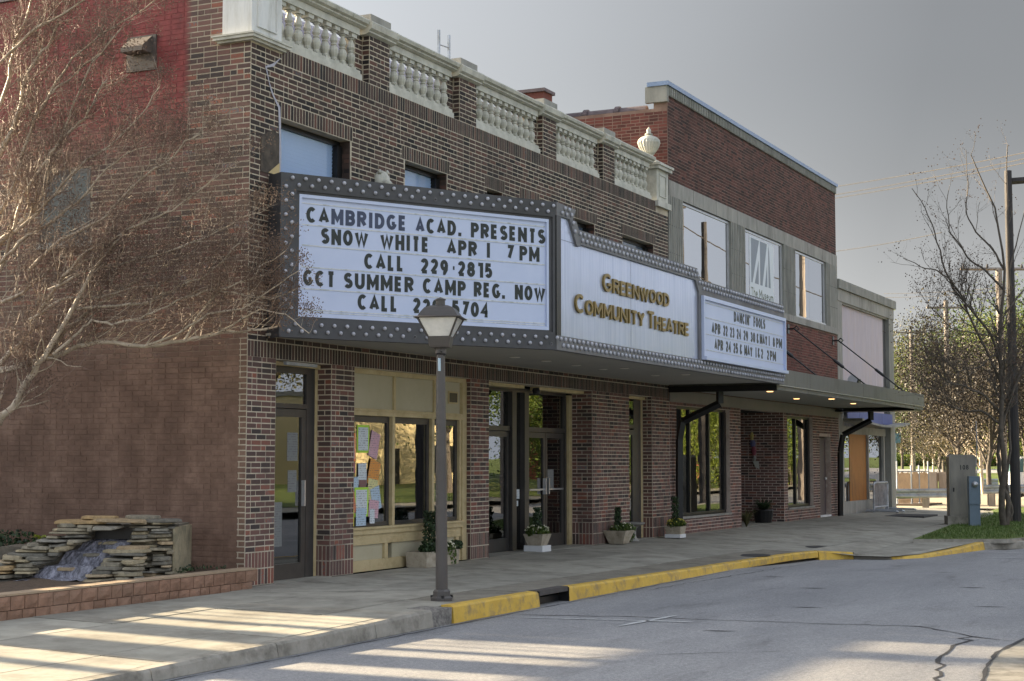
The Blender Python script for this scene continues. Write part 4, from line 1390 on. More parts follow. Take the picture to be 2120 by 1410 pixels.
# speaker / floodlight bits under the lintel
BX('door_closer', 'galv', TH, (.8, 1.5, -.03, .02, 2.70, 2.74))
MB().lathe([(.05, 0), (.07, .05), (.05, .1)], 10, (8.3, .04, 2.62)).build('security_camera', 'black', TH)

# ================================================================= MARQUEE
MQ = thing('theatre_marquee', 'grey theatre marquee with rows of bulbs, white letter boards and gold lettering', 'marquee', (3.75, -1.2, 3.0))
A0 = Vector((.224, -.305, 3.0)); B0 = Vector((3.751, -2.38, 3.0))
du = (B0 - A0); LP = du.length; du.normalize()
nrm = Vector((du.y, -du.x, 0))       # outward (towards the street)
YM = -2.40                            # front plane of the long panel


def F1(u, v, n):
    p = A0 + du * u + nrm * n
    return (p.x, p.y, 3.0 + v)


def F2(u, v, n):
    return (u, YM - n, v)


def box1(mb, u0, u1, v0, v1, n0, n1):
    c = [F1(u0, v0, n1), F1(u1, v0, n1), F1(u1, v1, n1), F1(u0, v1, n1), F1(u0, v0, n0), F1(u1, v0, n0), F1(u1, v1, n0), F1(u0, v1, n0)]
    mb.add(c, [(0, 1, 2, 3), (7, 6, 5, 4), (4, 5, 1, 0), (5, 6, 2, 1), (6, 7, 3, 2), (7, 4, 0, 3)])


bk = B0 - nrm * .0
mb = MB()
box1(mb, -.0, LP, 1.81, 2.02, -.12, 0)
box1(mb, -.0, LP, 0, .235, -.12, 0)
box1(mb, 0, .215, .235, 1.81, -.12, 0)
box1(mb, 4.05, LP, .235, 1.81, -.12, 0)
box1(mb, .0, .012, .0, 2.02, -.40, -.12)      # return to the wall
mb.build('cabinet', 'greymetal', MQ)
mb = MB()
box1(mb, .215, .262, .26, 1.785, -.115, -.02); box1(mb, 4.0, 4.05, .26, 1.785, -.115, -.02)
box1(mb, .215, 4.05, 1.775, 1.81, -.115, -.02); box1(mb, .215, 4.05, .235, .262, -.115, -.02)
mb.build('inner_frame', 'greymetal', MQ)
# body behind: sloped mass between the panel and the wall
mb = MB()
BI = B0 - nrm * .13
mb.prism([(A0.x + .3, -.004, 4.99), (A0.x + .1 + .12, A0.y + .16, 4.99), (BI.x - .02, BI.y, 4.99), (3.95, -2.2, 4.99), (4.5, -2.2, 4.99), (4.5, -.004, 4.99)], (0, 0, .012))
mb.build('top_deck', 'tar', MQ)
mb = MB()
mb.prism([(.36, -.011, 3.03), (A0.x + .09, A0.y + .06, 3.03), (BI.x + .02, BI.y + .03, 3.03), (14.35, YM + .1, 3.03), (14.35, -.011, 3.03)], (0, 0, .03))
mb.build('soffit', 'soffit', MQ)
sf_light = MB().lathe([(.075, 0), (.085, -.006), (.06, -.012)], 16).mesh('soffit_light', flat_mat('soffit_lamp', (.75, .73, .66), .4))
for (px, py) in ((1066, 739), (1131, 747), (1193, 756), (1248, 764), (1293, 762), (1357, 777), (1420, 775)):
    p = on_z(px, py, 3.03)
    inst('soffit_light', sf_light, MQ, (p.x, p.y, 3.029))
# long panel: stepped outline
xe = 14.60
out = [(3.751, 3.0), (xe, 3.0), (xe, 4.56), (9.66, 4.56), (9.50, 4.73), (4.50, 4.73), (4.41, 5.0), (3.751, 5.02)]
mb = MB()
# frame ring pieces (no overlap): bottom band, top bands, verticals
mb.prism([(x, YM, z) for x, z in [(3.76, 3.0), (xe, 3.0), (xe, 3.20), (3.76, 3.20)]], (0, .12, 0))
mb.prism([(x, YM, z) for x, z in [(3.76, 4.84), (4.30, 4.84), (4.41, 5.0), (3.76, 5.02)]], (0, .12, 0))
mb.prism([(x, YM, z) for x, z in [(4.20, 4.84), (4.445, 4.50), (4.56, 4.50), (4.56, 4.735), (4.51, 4.735), (4.43, 4.84)]], (0, .12, 0))
mb.prism([(x, YM, z) for x, z in [(4.56, 4.53), (9.42, 4.53), (9.50, 4.735), (4.56, 4.735)]], (0, .12, 0))
mb.prism([(x, YM, z) for x, z in [(9.42, 4.53), (9.58, 4.34), (9.66, 4.34), (9.66, 4.56), (9.50, 4.735)]], (0, .12, 0))
mb.prism([(x, YM, z) for x, z in [(9.66, 4.30), (xe, 4.30), (xe, 4.56), (9.66, 4.56)]], (0, .12, 0))
mb.prism([(x, YM, z) for x, z in [(9.58, 3.20), (9.68, 3.20), (9.68, 4.30), (9.66, 4.34), (9.58, 4.34)]], (0, .12, 0))
mb.box(xe - .02, xe, YM + .12, -.02, 3.0, 4.56)
mb.build('cabinet', 'greymetal2', MQ)
mb = MB()
mb.box(3.755, 3.90, YM - .0, YM + .12, 3.201, 4.839)
mb.build('corner_post', 'black', MQ)
sp = MB()
sp.prism([(x, YM + .035, z) for x, z in [(3.90, 3.20), (9.58, 3.20), (9.58, 4.34), (9.42, 4.53), (4.45, 4.53), (4.22, 4.84), (3.90, 4.84)]], (0, .02, 0))
spo = sp.build('name_panel', 'brushed', MQ)
BX('panel_seam', 'crack', spo, (3.90, 4.45, YM + .033, YM + .0345, 4.529, 4.534), (6.55, 6.553, YM + .033, YM + .0345, 3.2, 4.53))
FL = lambda u, v, n: (u, YM + .034 - n, v)
gk = dict(depth=.03, mat='gold', parent=spo, t_=.165)
word('GREENWOOD', 5.42, 8.16, 3.96, .27, FL, caps=.215, gap=.10, **gk)
word('COMMUNITY', 4.41, 7.06, 3.565, .27, FL, caps=.215, gap=.09, **gk)
word('THEATRE', 7.22, 9.08, 3.555, .27, FL, caps=.215, gap=.09, **gk)
# back of the long panel, top deck
BX('back_panel', 'tar', MQ, (3.95, xe - .03, YM + .13, YM + .15, 3.03, 4.45))
BX('top_deck', 'tar', MQ, (4.51, xe - .02, YM + .16, -.004, 4.43, 4.45))
# board 1 (angled)
mb = MB(); box1(mb, .262, 4.0, .262, 1.775, -.06, -.05)
bd1 = mb.build('letter_board', 'sign_white', MQ)
mb = MB()
box1(mb, .262, .30, .262, 1.775, -.05, -.02); box1(mb, 3.965, 4.0, .262, 1.775, -.05, -.02); box1(mb, .30, 3.965, 1.735, 1.775, -.05, -.02); box1(mb, .30, 3.965, .262, .31, -.05, -.02)
mb.build('board_frame', 'sign_white', MQ)
for v in (1.405, 1.150, .880, .612, .352, 1.672, .325):
    mb = MB(); box1(mb, .31, 3.955, v - .008, v + .008, -.05, -.044)
    mb.build('letter_rail', 'sign_rail', bd1)
FB = lambda u, v, n: F1(u, v, n - .05)
tiles = []
kw = dict(depth=.004, mat='letter', parent=bd1, t_=.24, tile=tiles)
L_, LB = M['letter'], M['letter_blue']
rows = [
 (1.437, [('CAMBRIDGE', .372, 1.79, [L_, L_, LB, LB, LB, LB, LB, LB, LB]), ('ACAD', 1.928, 2.537, [LB, L_, L_, L_]), ('.', 2.575, 2.62, None), ('PRESENTS', 2.769, 3.96, None)]),
 (1.185, [('SNOW', .575, 1.237, None), ('WHITE', 1.411, 2.129, None), ('APR', 2.398, 2.865, None), ('1', 3.02, 3.066, None), ('7', 3.33, 3.446, None), ('PM', 3.54, 3.863, None)]),
 (.912, [('CALL', 1.183, 1.758, None), ('229', 2.004, 2.42, None), ('-', 2.47, 2.54, None), ('28^75', 2.566, 3.105, None)]),
 (.652, [('GCT', .335, .775, None), ('SUMMER', .897, 1.904, None), ('CAMP', 2.04, 2.69, None), ('REG', 2.816, 3.235, None), ('.', 3.26, 3.305, None), ('NOW', 3.465, 3.958, None)]),
 (.388, [('CALL', 1.094, 1.67, None), ('229', 1.89, 2.30, None), ('-', 2.36, 2.43, None), ('5704', 2.48, 3.055, None)]),
]
for v, ws in rows:
    for (tx, a, b_, ms) in ws:
        word(tx, a, b_, v, .197, FB, mats=ms, gap=.13, **kw)
mb = MB()
for q in tiles:
    mb.add(q.v, q.f, R())
mb.build('letter_tile', 'letter_tile', bd1)
# board 2
BX('board_frame', 'sign_white', MQ, (9.68, xe - .012, YM - .05, YM - .001, 4.232, 4.295), (9.68, xe - .012, YM - .09, YM - .001, 3.205, 3.262), (9.68, 9.74, YM - .05, YM - .001, 3.262, 4.232), (xe - .06, xe - .012, YM - .05, YM - .001, 3.262, 4.232))
bd2 = BX('letter_board', 'sign_white', MQ, (9.70, xe - .03, YM - .006, YM + .01, 3.25, 4.25))
for v in (4.185, 3.935, 3.655, 3.385):
    BX('letter_rail', 'sign_rail', bd2, (9.74, xe - .06, YM - .013, YM - .007, v - .006, v + .006))
F3 = lambda u, v, n: (u, YM - .0065 - n, v)
kw = dict(depth=.004, mat='letter', parent=bd2, t_=.24, gap=.14)
for (tx, a, b_, v) in (("DANCIN'", 11.43, 12.40, 3.985), ('FOOLS', 12.60, 13.32, 3.985),
        ('APR', 10.20, 10.66, 3.69), ('22', 10.82, 11.06, 3.69), ('23', 11.20, 11.44, 3.69), ('24', 11.58, 11.83, 3.69), ('29', 11.98, 12.24, 3.69), ('30', 12.40, 12.68, 3.69), ('&', 12.78, 12.90, 3.69), ('MAY', 12.98, 13.44, 3.69), ('1', 13.55, 13.60, 3.69), ('8', 13.82, 13.94, 3.69), ('PM', 14.04, 14.42, 3.69),
        ('APR', 10.34, 10.80, 3.42), ('24', 10.96, 11.24, 3.42), ('25', 11.38, 11.64, 3.42), ('&', 11.76, 11.88, 3.42), ('MAY', 12.02, 12.50, 3.42), ('1', 12.70, 12.75, 3.42), ('&', 12.84, 12.96, 3.42), ('2', 13.04, 13.16, 3.42), ('2', 13.42, 13.54, 3.42), ('PM', 13.62, 14.0, 3.42)):
    word(tx, a, b_, v, .185, F3, **kw)
# bulbs
bsp = []
k = 0
u = .153
while u < 4.06:
    bsp.append(F1(u, 1.962, 0)); bsp.append(F1(u - .088 + .176, 1.879, 0)) if u + .088 < 4.03 else None
    u += .1775
u = .12
while u < 4.06:
    bsp.append(F1(u + .09, .164, 0)); bsp.append(F1(u, .077, 0)); u += .1775
for i in range(9):
    bsp.append(F1(.066, 1.849 - i * .1745, 0)); bsp.append(F1(.15, 1.76 - i * .1745, 0))
b1 = list(bsp)
p2 = []
for i in range(33):
    p2.append((4.54 + i * .153, 4.68)); p2.append((4.62 + i * .153, 4.595))
p2 = [q for q in p2 if q[0] < 9.44]
for i in range(34):
    if 9.74 + i * .152 < 14.6: p2.append((9.72 + i * .152, 4.505)); p2.append((9.80 + i * .152, 4.42))
i = 0
while 3.87 + i * .152 < 14.57:
    p2.append((3.87 + i * .152, 3.155)); p2.append((3.95 + i * .152, 3.07)); i += 1
p2 += [(4.02, 4.965), (4.16, 4.965), (3.92, 4.89), (4.07, 4.885), (4.24, 4.905), (4.30, 4.80), (4.36, 4.69), (9.50, 4.60), (9.58, 4.50)]
p2 = [(x, YM, z) for x, z in p2 if x < 14.58]
p2 += [(xe - .0, YM + .03, 3.3 + i * .14) for i in range(8)]
p2.sort(key=lambda p: p[0])
bulb_shape = [(.021, 0), (.024, .006), (.0235, .016), (.018, .026), (.009, .031), (.001, .0325)]
bm = MB()
bm.lathe(bulb_shape, 10)
bulb_mes = []
for i in range(5):
    q = MB(); q.lathe(bulb_shape, 10, r=i / 4)
    bulb_mes.append(q.mesh('bulb', 'bulb', True))
rot1 = Vector((0, 0, 1)).rotation_difference(nrm).to_euler()
rot2 = (rad(90), 0, 0)
nsing = 0
for p in b1:
    inst('bulb', random.choice(bulb_mes), MQ, p, rot1, (1.1, 1.1, 1)); nsing += 1
dead = MB().lathe([(.02, 0), (.022, .004), (.012, .005), (.010, .0)], 10).mesh('bulb', 'bulb_cap')
for k in (23, 47, 66, 90):
    [o for o in MQ.children if o.name.split('.')[0] == 'bulb'][k].data = dead
rest = MB()
for p in p2:
    if nsing < 300:
        inst('bulb', random.choice(bulb_mes), MQ, p, rot2, (1.3, 1.3, 1)); nsing += 1
    else:
        rest.X = Matrix.Translation(Vector(p)) @ Matrix.Rotation(rad(90), 4, 'X') @ Matrix.Scale(1.3, 4)
        rest.lathe(bulb_shape, 8)
rest.X = None
rest.build('bulb_rows', 'bulb', MQ, smooth=True, kind='stuff')

# ================================================================= MUSEUM
MU = thing('museum_building', 'red brick two storey museum with large reflective upper windows between fluted stone', 'building', (21, 3, 0))
MW = [(15.44, 18.66, 5.20, 6.92), (19.70, 22.87, 5.20, 6.92), (23.90, 26.95, 5.20, 6.92)]
GW = [(15.0, 18.46, .36, 2.64), (19.26, 22.70, 0, 2.70), (23.04, 25.40, .34, 2.64), (26.06, 27.20, 0, 2.16)]
mb = MB()
wall_grid(mb, 14.60, 28.10, 7.25, 9.0, [], .003, .3)
mb.build('wall', 'mortar_red', MU)
mb = MB()
wall_grid(mb, 14.60, 28.10, 2.75, 5.02, [], .003, .3)
mb.build('wall', 'mortar_red', MU)
mb = MB()
wall_grid(mb, 14.60, 28.10, 0, 2.75, GW, .003, .3)
mb.build('wall', 'mortar_pink', MU)
BX('wall', 'mortar_red', MU, (14.6, 14.9, .302, 12, 5.5, 8.75), (27.8, 28.1, .302, 16, 0, 9.0), (14.9, 27.8, 15.7, 16, 0, 9))
BX('roof', 'tar', MU, (14.9, 27.8, .3, 15.7, 8.3, 8.4))
brick_mass(brick_rows(14.62, 28.08, 7.25, 9.0), PF(.003), 'brick_red', MU, d=.003)
brick_mass(brick_rows(14.62, 28.08, 2.95, 5.0), PF(.003), 'brick_redside', MU, d=.003)
brick_mass(brick_rows(14.60, 28.08, .0, 2.70, GW + [(14.6, 15.0, 2.7, 3), (26.06, 27.2, 0, 2.2)], hdr=.25), PF(.003), 'brick_pier', MU, d=.003)
brick_mass(brick_rows(.0, 9.0, 7.2, 8.7, hdr=.1), PS(14.60), 'brick_redside', MU, d=.003)
# dropped blue tarry stain on that side wall
y = .5
for k in range(12):
    c1 = MB()
    c1.tube([(14.75, y, 8.77), (14.75, y + .66, 8.77)], .1, 10)
    c1.tube([(14.75, y + .60, 8.785), (14.75, y + .70, 8.785)], .125, 10)
    c1.build('coping_tile', 'tile', MU)
    y += .72
# coping: fluted limestone frieze with metal cap
BX('frieze', 'fluted', MU, (14.60, 28.12, -.03, .3, 9.0, 9.19), (14.5, 14.60, -.03, .45, 8.86, 9.19))
me = MB().box(0, .05, -.045, -.03, 9.01, 9.18).mesh('flute', 'fluted')
x = 14.66
while x < 28.05:
    inst('flute', me, MU, (x, 0, 0)); x += .11
BX('metal_cap', 'bluecap', MU, (14.47, 28.17, -.07, .4, 9.192, 9.28))
# stone band, sills, fluted piers
BX('stone_band', 'limestone', MU, (14.60, 28.11, -.02, .3, 6.93, 7.25))
BX('sill_course', 'limestone', MU, (14.60, 28.11, -.04, .3, 5.02, 5.19))
me = MB().box(0, .05, -.03, -.0195, 5.191, 6.929).mesh('flute', 'fluted')
for (a, b_) in ((14.60, 15.44), (18.66, 19.70), (22.87, 23.90), (26.95, 28.11)):
    BX('stone_pier', 'fluted', MU, (a, b_, -.019, .3, 5.19, 6.93))
    for z in (5.75, 6.32):
        BX('joint', 'crack', MU, (a, b_, -.0212, -.019, z, z + .008))
    n = int((b_ - a - .16) / .1)
    for k in range(n):
        if a > 26 and k > 2: continue
        inst('flute', me, MU, (a + .1 + (b_ - a - .2) * (k) / max(n - 1, 1) - .02, 0, 0))
for k in range(1, 9):
    BX('joint', 'crack', MU, (14.6 + k * 1.5, 14.608 + k * 1.5, -.0415, -.04, 5.02, 5.19), (14.6 + k * 1.5, 14.608 + k * 1.5, -.0215, -.02, 6.93, 7.25))
for (a, b_, z0, z1) in MW:
    wf = BX('window', 'alum', MU, (a, b_, .03, .08, z1 - .05, z1), (a, b_, .0, .08, z0, z0 + .04), (a, a + .05, .03, .08, z0 + .04, z1 - .05), (b_ - .1, b_, .03, .08, z0 + .04, z1 - .05))
    BX('pane', 'mirror_glass', wf, (a + .05, (a + b_) / 2 - .004, .05, .056, z0 + .04, z1 - .05))
    BX('pane', 'mirror_glass', wf, ((a + b_) / 2 + .004, b_ - .1, .05, .056, z0 + .04, z1 - .05))
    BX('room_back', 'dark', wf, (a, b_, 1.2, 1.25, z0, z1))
# museum logo on the middle window
lg = BX('window_decal', flat_mat('decal_white', (.62, .66, .70), .5), MU, (20.20, 22.20, .044, .0485, 5.24, 6.82), label='white decal with a tall grey M over The Museum')
def poly(pts, mat, nm='logo_stroke', y=.043):
    MB().prism([(x, y, z) for x, z in pts], (0, .0008, 0)).build(nm, mat, lg)
gy = flat_mat('decal_grey', (.20, .23, .27), .5)
poly([(20.33, 5.72), (20.33, 6.78), (20.98, 6.78), (20.42, 5.72)], gy)
poly([(20.60, 5.72), (20.92, 5.72), (20.92, 6.30)], gy)
poly([(21.04, 5.72), (21.04, 6.78), (21.62, 6.78), (21.22, 5.72)], gy)
poly([(21.42, 5.72), (21.62, 5.72), (21.62, 6.30)], gy)
poly([(21.72, 5.72), (21.72, 6.78), (21.80, 6.60), (21.90, 5.72)], gy)
GL['h'] = (.7, [[(0, 0), (0, 1)], [(0, .3)] + arc(.5, .3, .5, .3, 180, 0, 8) + [(1, 0)]])
GL['e'] = (.7, [[(.0, .3), (1, .3)] + arc(.5, .3, .5, .3, 0, 310, 12)])
GL['u'] = (.7, [[(0, .6)] + arc(.5, .28, .5, .28, 180, 360, 8), [(1, .6), (1, 0)]])
GL['s'] = (.6, [arc(.5, .45, .45, .15, 30, 270, 8) + arc(.5, .15, .5, .15, 90, -150, 8)])
GL['m'] = (1.1, [[(0, 0), (0, .6)], arc(.25, .35, .25, .22, 180, 0, 8) + [(.5, 0)], arc(.75, .35, .25, .22, 180, 0, 8) + [(1, 0)]])
FD = lambda u, v, n: (u, .0435 - n, v)
grn = flat_mat('decal_green', (.10, .13, .08), .5)
word('The', 20.30, 20.82, 5.41, .20, FD, .0008, grn, lg, t_=.16, gap=.12)
word('Museum', 20.95, 22.10, 5.41, .20, FD, .0008, grn, lg, t_=.16, gap=.12)
# ground floor glazing
BX('lintel_band', rough_mat('lintel_band_paint', (.16, .155, .14), (.2, .19, .17), 2, .6), MU, (14.60, 28.1, -.015, .3, 2.701, 2.94))  # one dull grey tone along the whole band
def shop(a, b_, z0, z1, muls, yy=.10):
    f = MB()
    f.box(a, b_, yy, yy + .08, z1 - .06, z1); f.box(a, b_, yy, yy + .08, z0, z0 + .06); f.box(b_ - .14, b_, yy - .01, yy + .08, z0 + .06, z1 - .06); f.box(a, a + .06, yy, yy + .08, z0 + .06, z1 - .06)
    for m_ in muls: f.box(m_ - .05, m_ + .03, yy - .01, yy + .08, z0 + .06, z1 - .06)
    fo = f.build('shop_window', 'black', MU)
    ed = [a + .06] + [x for m_ in muls for x in (m_ - .05, m_ + .03)] + [b_ - .14]
    for i in range(0, len(ed), 2):
        BX('pane', 'glass', fo, (ed[i], ed[i + 1], yy + .03, yy + .036, z0 + .06, z1 - .06))
    BX('window_sill', 'limestone', fo, (a - .02, b_ + .02, -.03, yy, z0 - .05, z0))
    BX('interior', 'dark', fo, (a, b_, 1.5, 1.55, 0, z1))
shop(15.0, 18.46, .36, 2.64, [16.08, 17.33])
shop(23.04, 25.40, .34, 2.64, [24.1])
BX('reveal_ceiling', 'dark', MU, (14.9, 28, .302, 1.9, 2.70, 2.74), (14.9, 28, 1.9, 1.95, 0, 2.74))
# recess
BX('recess_wall', 'mortar_pink', MU, (22.70, 22.9, .302, 1.4, 0, 2.7))
BX('recess_wall', 'mortar_pink', MU, (19.06, 19.26, .302, 1.4, 0, 2.7))
brick_mass(brick_rows(.0, 1.3, 0, 2.7, hdr=.1), PS(22.70), 'brick_pier', MU)
rd = BX('door', 'black', MU, (20.6, 20.68, 1.25, 1.31, 0, 2.1), (21.55, 21.63, 1.25, 1.31, 0, 2.1), (20.68, 21.55, 1.25, 1.31, 2.0, 2.1), (20.68, 21.55, 1.25, 1.31, 0, .25))
BX('pane', 'glass', rd, (20.68, 21.55, 1.27, 1.28, .25, 2.0))
BX('handle', 'alum', rd, (20.63, 20.66, 1.17, 1.24, .9, 1.2))
sd_ = BX('sidelight', 'bronze', MU, (19.30, 19.40, .5, .56, 0, 2.15), (20.45, 20.58, .5, .56, 0, 2.15), (19.40, 20.45, .5, .56, 2.05, 2.15), (19.3, 20.58, .5, .56, 2.62, 2.70))
BX('pane', 'glass', sd_, (19.40, 20.45, .53, .536, 0, 2.05))
BX('door', 'doorpaint', MU, (26.10, 27.16, .14, .19, .04, 2.12), label='plain mauve brown service door')
MB().lathe([(.035, 0), (.035, .06)], 10, (27.02, .1, 1.0)).build('door_knob', 'alum', MU)
BX('threshold', 'sill_white', MU, (26.08, 27.18, .0, .13, .008, .05))
# fish windsock ornament hanging on the recess wall
FS = thing('fish_ornament', 'colourful hanging fish ornament on the brick wall beside the museum door', 'ornament', (22.6, .75, 1.9))
for (z0, z1, w_, cc) in ((2.02, 2.22, .05, (.45, .36, .12)), (1.86, 2.02, .08, (.10, .10, .2)), (1.64, 1.86, .07, (.22, .05, .07)), (1.50, 1.64, .04, (.3, .3, .28))):
    MB().lathe([(w_ * .6, z0), (w_, (z0 + z1) / 2), (w_ * .5, z1)], 8, (22.60, .72 + (z0 - 1.5) * .12, 0), .5, 1).build('body_band', flat_mat('fish_%d' % int(z0 * 100), cc), FS)
MB().prism([(22.6, .62, 1.5), (22.6, .78, 1.5), (22.6, .70, 1.34), (22.6, .60, 1.30)], (.01, 0, 0)).build('tail', flat_mat('fish_tail', (.4, .4, .36)), FS)

# ---- canopy
CY0, CX0, CX1 = -2.28, 14.62, 28.55
CN = thing('museum_canopy', 'flat grey metal canopy hung on rods over the museum entrance', 'canopy', (21.5, -1.1, 2.9))
BX('soffit', 'soffit', CN, (CX0, CX1, CY0 + .1, -.02, 2.96, 3.0))
edges = [14.62, 16.9, 19.2, 21.6, 24.0, 26.3, 28.55]
for i in range(len(edges) - 1):
    BX('fascia_panel', 'canopy', CN, (edges[i] + .004, edges[i + 1] - .004, CY0, CY0 + .05, 3.0, 3.32))
    BX('fascia_lower', 'canopy', CN, (edges[i] + .004, edges[i + 1] - .004, CY0 + .04, CY0 + .09, 2.90, 2.985))
BX('fascia_bead', 'alum', CN, (CX0, CX1, CY0 - .01, CY0 + .05, 2.987, 2.999))
BX('end_beam', 'black', CN, (14.50, CX0 - .002, CY0 + .01, -.02, 2.88, 2.998))
BX('end_beam', 'black', CN, (CX1 - .9, CX1 - .002, CY0 + .1, -.02, 2.86, 2.9))
BX('end_panel', 'canopy', CN, (CX1 - .05, CX1, CY0 + .1, -.02, 2.9, 3.32))
BX('top_sheet', 'tar', CN, (CX0, CX1 - .06, CY0 + .06, -.02, 3.22, 3.24))
dl = MB().lathe([(.07, 0), (.07, -.01), (.055, -.014)], 16).mesh('downlight', 'lit')
for (px, py) in ((1594, 810.5), (1649, 825.5), (1721.5, 826), (1766.5, 835.5)):
    p = on_z(px, py, 2.955)
    inst('downlight', dl, CN, (p.x, p.y, 2.958))
# tie rods with turnbuckles
for (qa, qb) in (((1634, 687), (1692, 772)), ((1641, 684.5), (1789, 795)), ((1731, 708.5), (1872, 808))):
    pass
def rod(xw, zw, xf):
    a_, b2 = Vector((xw, -.16, zw)), Vector((xf, CY0 + .25, 3.3))
    r_ = MB().tube([a_, b2], .018, 8).build('tie_rod', 'black', CN)
    m_ = a_.lerp(b2, .60)
    d_ = (b2 - a_).normalized()
    MB().tube([m_ - d_ * .17, m_ - d_ * .13, m_ + d_ * .13, m_ + d_ * .17], [.02, .04, .04, .02], 8).build('turnbuckle', 'black', r_)
    q = MB(); q.box(xw - .02, xw + .02, -.16, -.005, zw - .02, zw + .02); q.box(xw - .09, xw + .09, -.02, -.004, zw - .12, zw + .12)
    q.tube([Vector((xw, -.22, zw + .07)), Vector((xw, -.29, zw)), Vector((xw, -.22, zw - .07)), Vector((xw, -.15, zw)), Vector((xw, -.22, zw + .07))], .016, 6)
    q.build('wall_bracket', 'black', r_)
for xw, xf in ((18.7, 18.7), (23.2, 23.2), (27.6, 27.6)):
    rod(xw, 4.82, xf)
# floodlight on top
FLD = thing('floodlight', 'small black and chrome floodlight standing on the museum canopy', 'light fitting', (24.6, -1.9, 3.33))
p = at(1768, 772, 41.2)
BX('housing', 'black', FLD, (p.x - .02, p.x + .25, p.y - .12, p.y + .1, 3.322, 3.62))
MB().lathe([(.12, 0), (.1, .06), (.03, .12)], 14).mesh('x', 'alum')
q = MB(); q.X = Matrix.Translation(Vector((p.x - .12, p.y, 3.58))) @ Matrix.Rotation(rad(-80), 4, 'Y'); q.lathe([(.03, -.1), (.1, -.02), (.13, .05)], 14)
q.build('reflector', 'alum', FLD)
# downpipes
def downpipe(label, pts, w_=.11):
    t_ = thing('downpipe', label, 'downpipe', pts[-1], 'black square downpipes of the museum')
    for i in range(len(pts) - 1):
        a_, b2 = Vector(pts[i]), Vector(pts[i + 1])
        MB().tube([a_, b2], w_ * .72, 4).build('pipe_section', 'black', t_)
downpipe('thick black square downpipe elbowing down beside the theatre end pier', [(14.95, -.95, 2.90), (14.95, -.95, 2.66), (14.80, -.20, 2.30), (14.78, -.14, 1.95), (14.78, -.12, .0)])
downpipe('thick black square downpipe at the far corner of the museum', [(27.9, -.95, 2.88), (27.9, -.95, 2.62), (27.7, -.22, 2.22), (27.68, -.14, 1.75), (27.68, -.12, 0)])

# ================================================================= THIRD BUILDING
TB = thing('grey_end_building', 'low grey stone building with a blank lilac panel and boarded window', 'building', (31.6, 3, 0))
BX('pier', 'limestone', TB, (28.13, 28.67, 0.0, .5, 0, 6.0), label='left stone pier')
BX('pier', 'fluted', TB, (34.55, 35.2, .0, .5, 0, 6.0))
BX('frieze', 'limestone', TB, (28.13, 35.2, -.02, .5, 6.0, 6.34))
edges = np.linspace(28.10, 35.3, 13)
for i in range(12):
    BX('cap_stone', 'fluted', TB, (edges[i] + .004, edges[i + 1] - .004, -.08, .55, 6.345, 6.60))
BX('wall', 'limestone', TB, (28.3, 35.1, .5, 12, 0, 6.3))
BX('panel_board', 'mural', TB, (28.7, 34.1, .10, .14, 2.95, 5.95), label='blank faded lilac sign panel')
BX('side_strip', 'greymetal', TB, (34.12, 34.53, .12, .16, 2.95, 5.99))
BX('head_trim', 'limestone', TB, (28.68, 34.5, .02, .10, 5.95, 6.0))
for k in range(4):
    BX('blue_panel', 'bluestripe', TB, (28.72 + k * 1.42, 28.72 + k * 1.42 + 1.40, -.10, -.07, 2.62, 2.95))
mb = MB()
N = 16
for k in range(N):
    x0_, x1_ = 28.6 + 6.2 * k / N, 28.6 + 6.2 * (k + 1) / N
    za, zb = 2.50 + .14 * (2 * k / N - 1) ** 2, 2.50 + .14 * (2 * (k + 1) / N - 1) ** 2
    mb.prism([(x0_, -.55, za), (x1_, -.55, zb), (x1_, -.55, zb + .06), (x0_, -.55, za + .06)], (0, .6, 0))
mb.build('curved_awning', 'limestone', TB)
BX('window_frame', 'limestone', TB, (28.68, 34.5, .15, .25, 2.28, 2.5), (31.95, 32.05, .1, .2, .35, 2.28), (34.0, 34.12, .1, .2, .35, 2.28), (28.68, 34.5, .1, .25, -.15, .35))
BX('pane', 'mirror_glass', TB, (28.68, 29.95, .18, .186, .35, 2.28))
BX('pane', 'mirror_glass', TB, (32.05, 34.0, .18, .186, .35, 2.28))
BX('orange_board', 'orange', TB, (29.95, 31.95, .17, .19, .35, 2.28), label='tall orange board closing the middle window')
crack('loose_cable', [(28.85, 5.7), (28.95, 5.3), (29.0, 4.9), (28.95, 4.3)], .012, 0, 'black', TB, .02)
for ob in TB.children:
    if ob.name.startswith('loose_cable'):
        for v in ob.data.vertices:
            v.co = (v.co.x, .09, v.co.y)

# ================================================================= STREET LAMP
LX, LY = -.45, -2.92
z0 = zwalk(LX, LY)
LA = thing('street_lamp', 'taupe street lamp with four sided lantern standing at the kerb in front of the marquee', 'street lamp', (LX, LY, z0))
lean = Vector((-.03, .015, 0))
XR = Matrix.Translation((LX, LY, 0)) @ Matrix.Rotation(rad(-.45), 4, Vector((FW[0], FW[1], 0)))
q = MB(); q.X = XR
q.lathe([(.078, z0 + .08), (.067, z0 + .12), (.062, 1.2), (.053, 2.2), (.046, 2.72)], 20)
q.build('pole', 'lamp_paint', LA, smooth=False)
q = MB(); q.X = XR
q.lathe([(.125, z0), (.125, z0 + .03), (.10, z0 + .05), (.098, z0 + .10), (.08, z0 + .12)], 8)
q.build('base', 'lamp_paint', LA)
q = MB(); q.X = XR
for k in range(4):
    q.lathe([(.018, z0 + .03), (.018, z0 + .06)], 6, (.105 * math.cos(k * 1.57 + .6), .105 * math.sin(k * 1.57 + .6), 0))
q.build('anchor_bolt', 'black', LA)
XL = XR @ Matrix.Rotation(rad(-26 + 45), 4, 'Z')
q = MB(); q.X = XL
q.lathe([(.05, 2.66), (.062, 2.68), (.062, 2.72), (.075, 2.74)], 16)
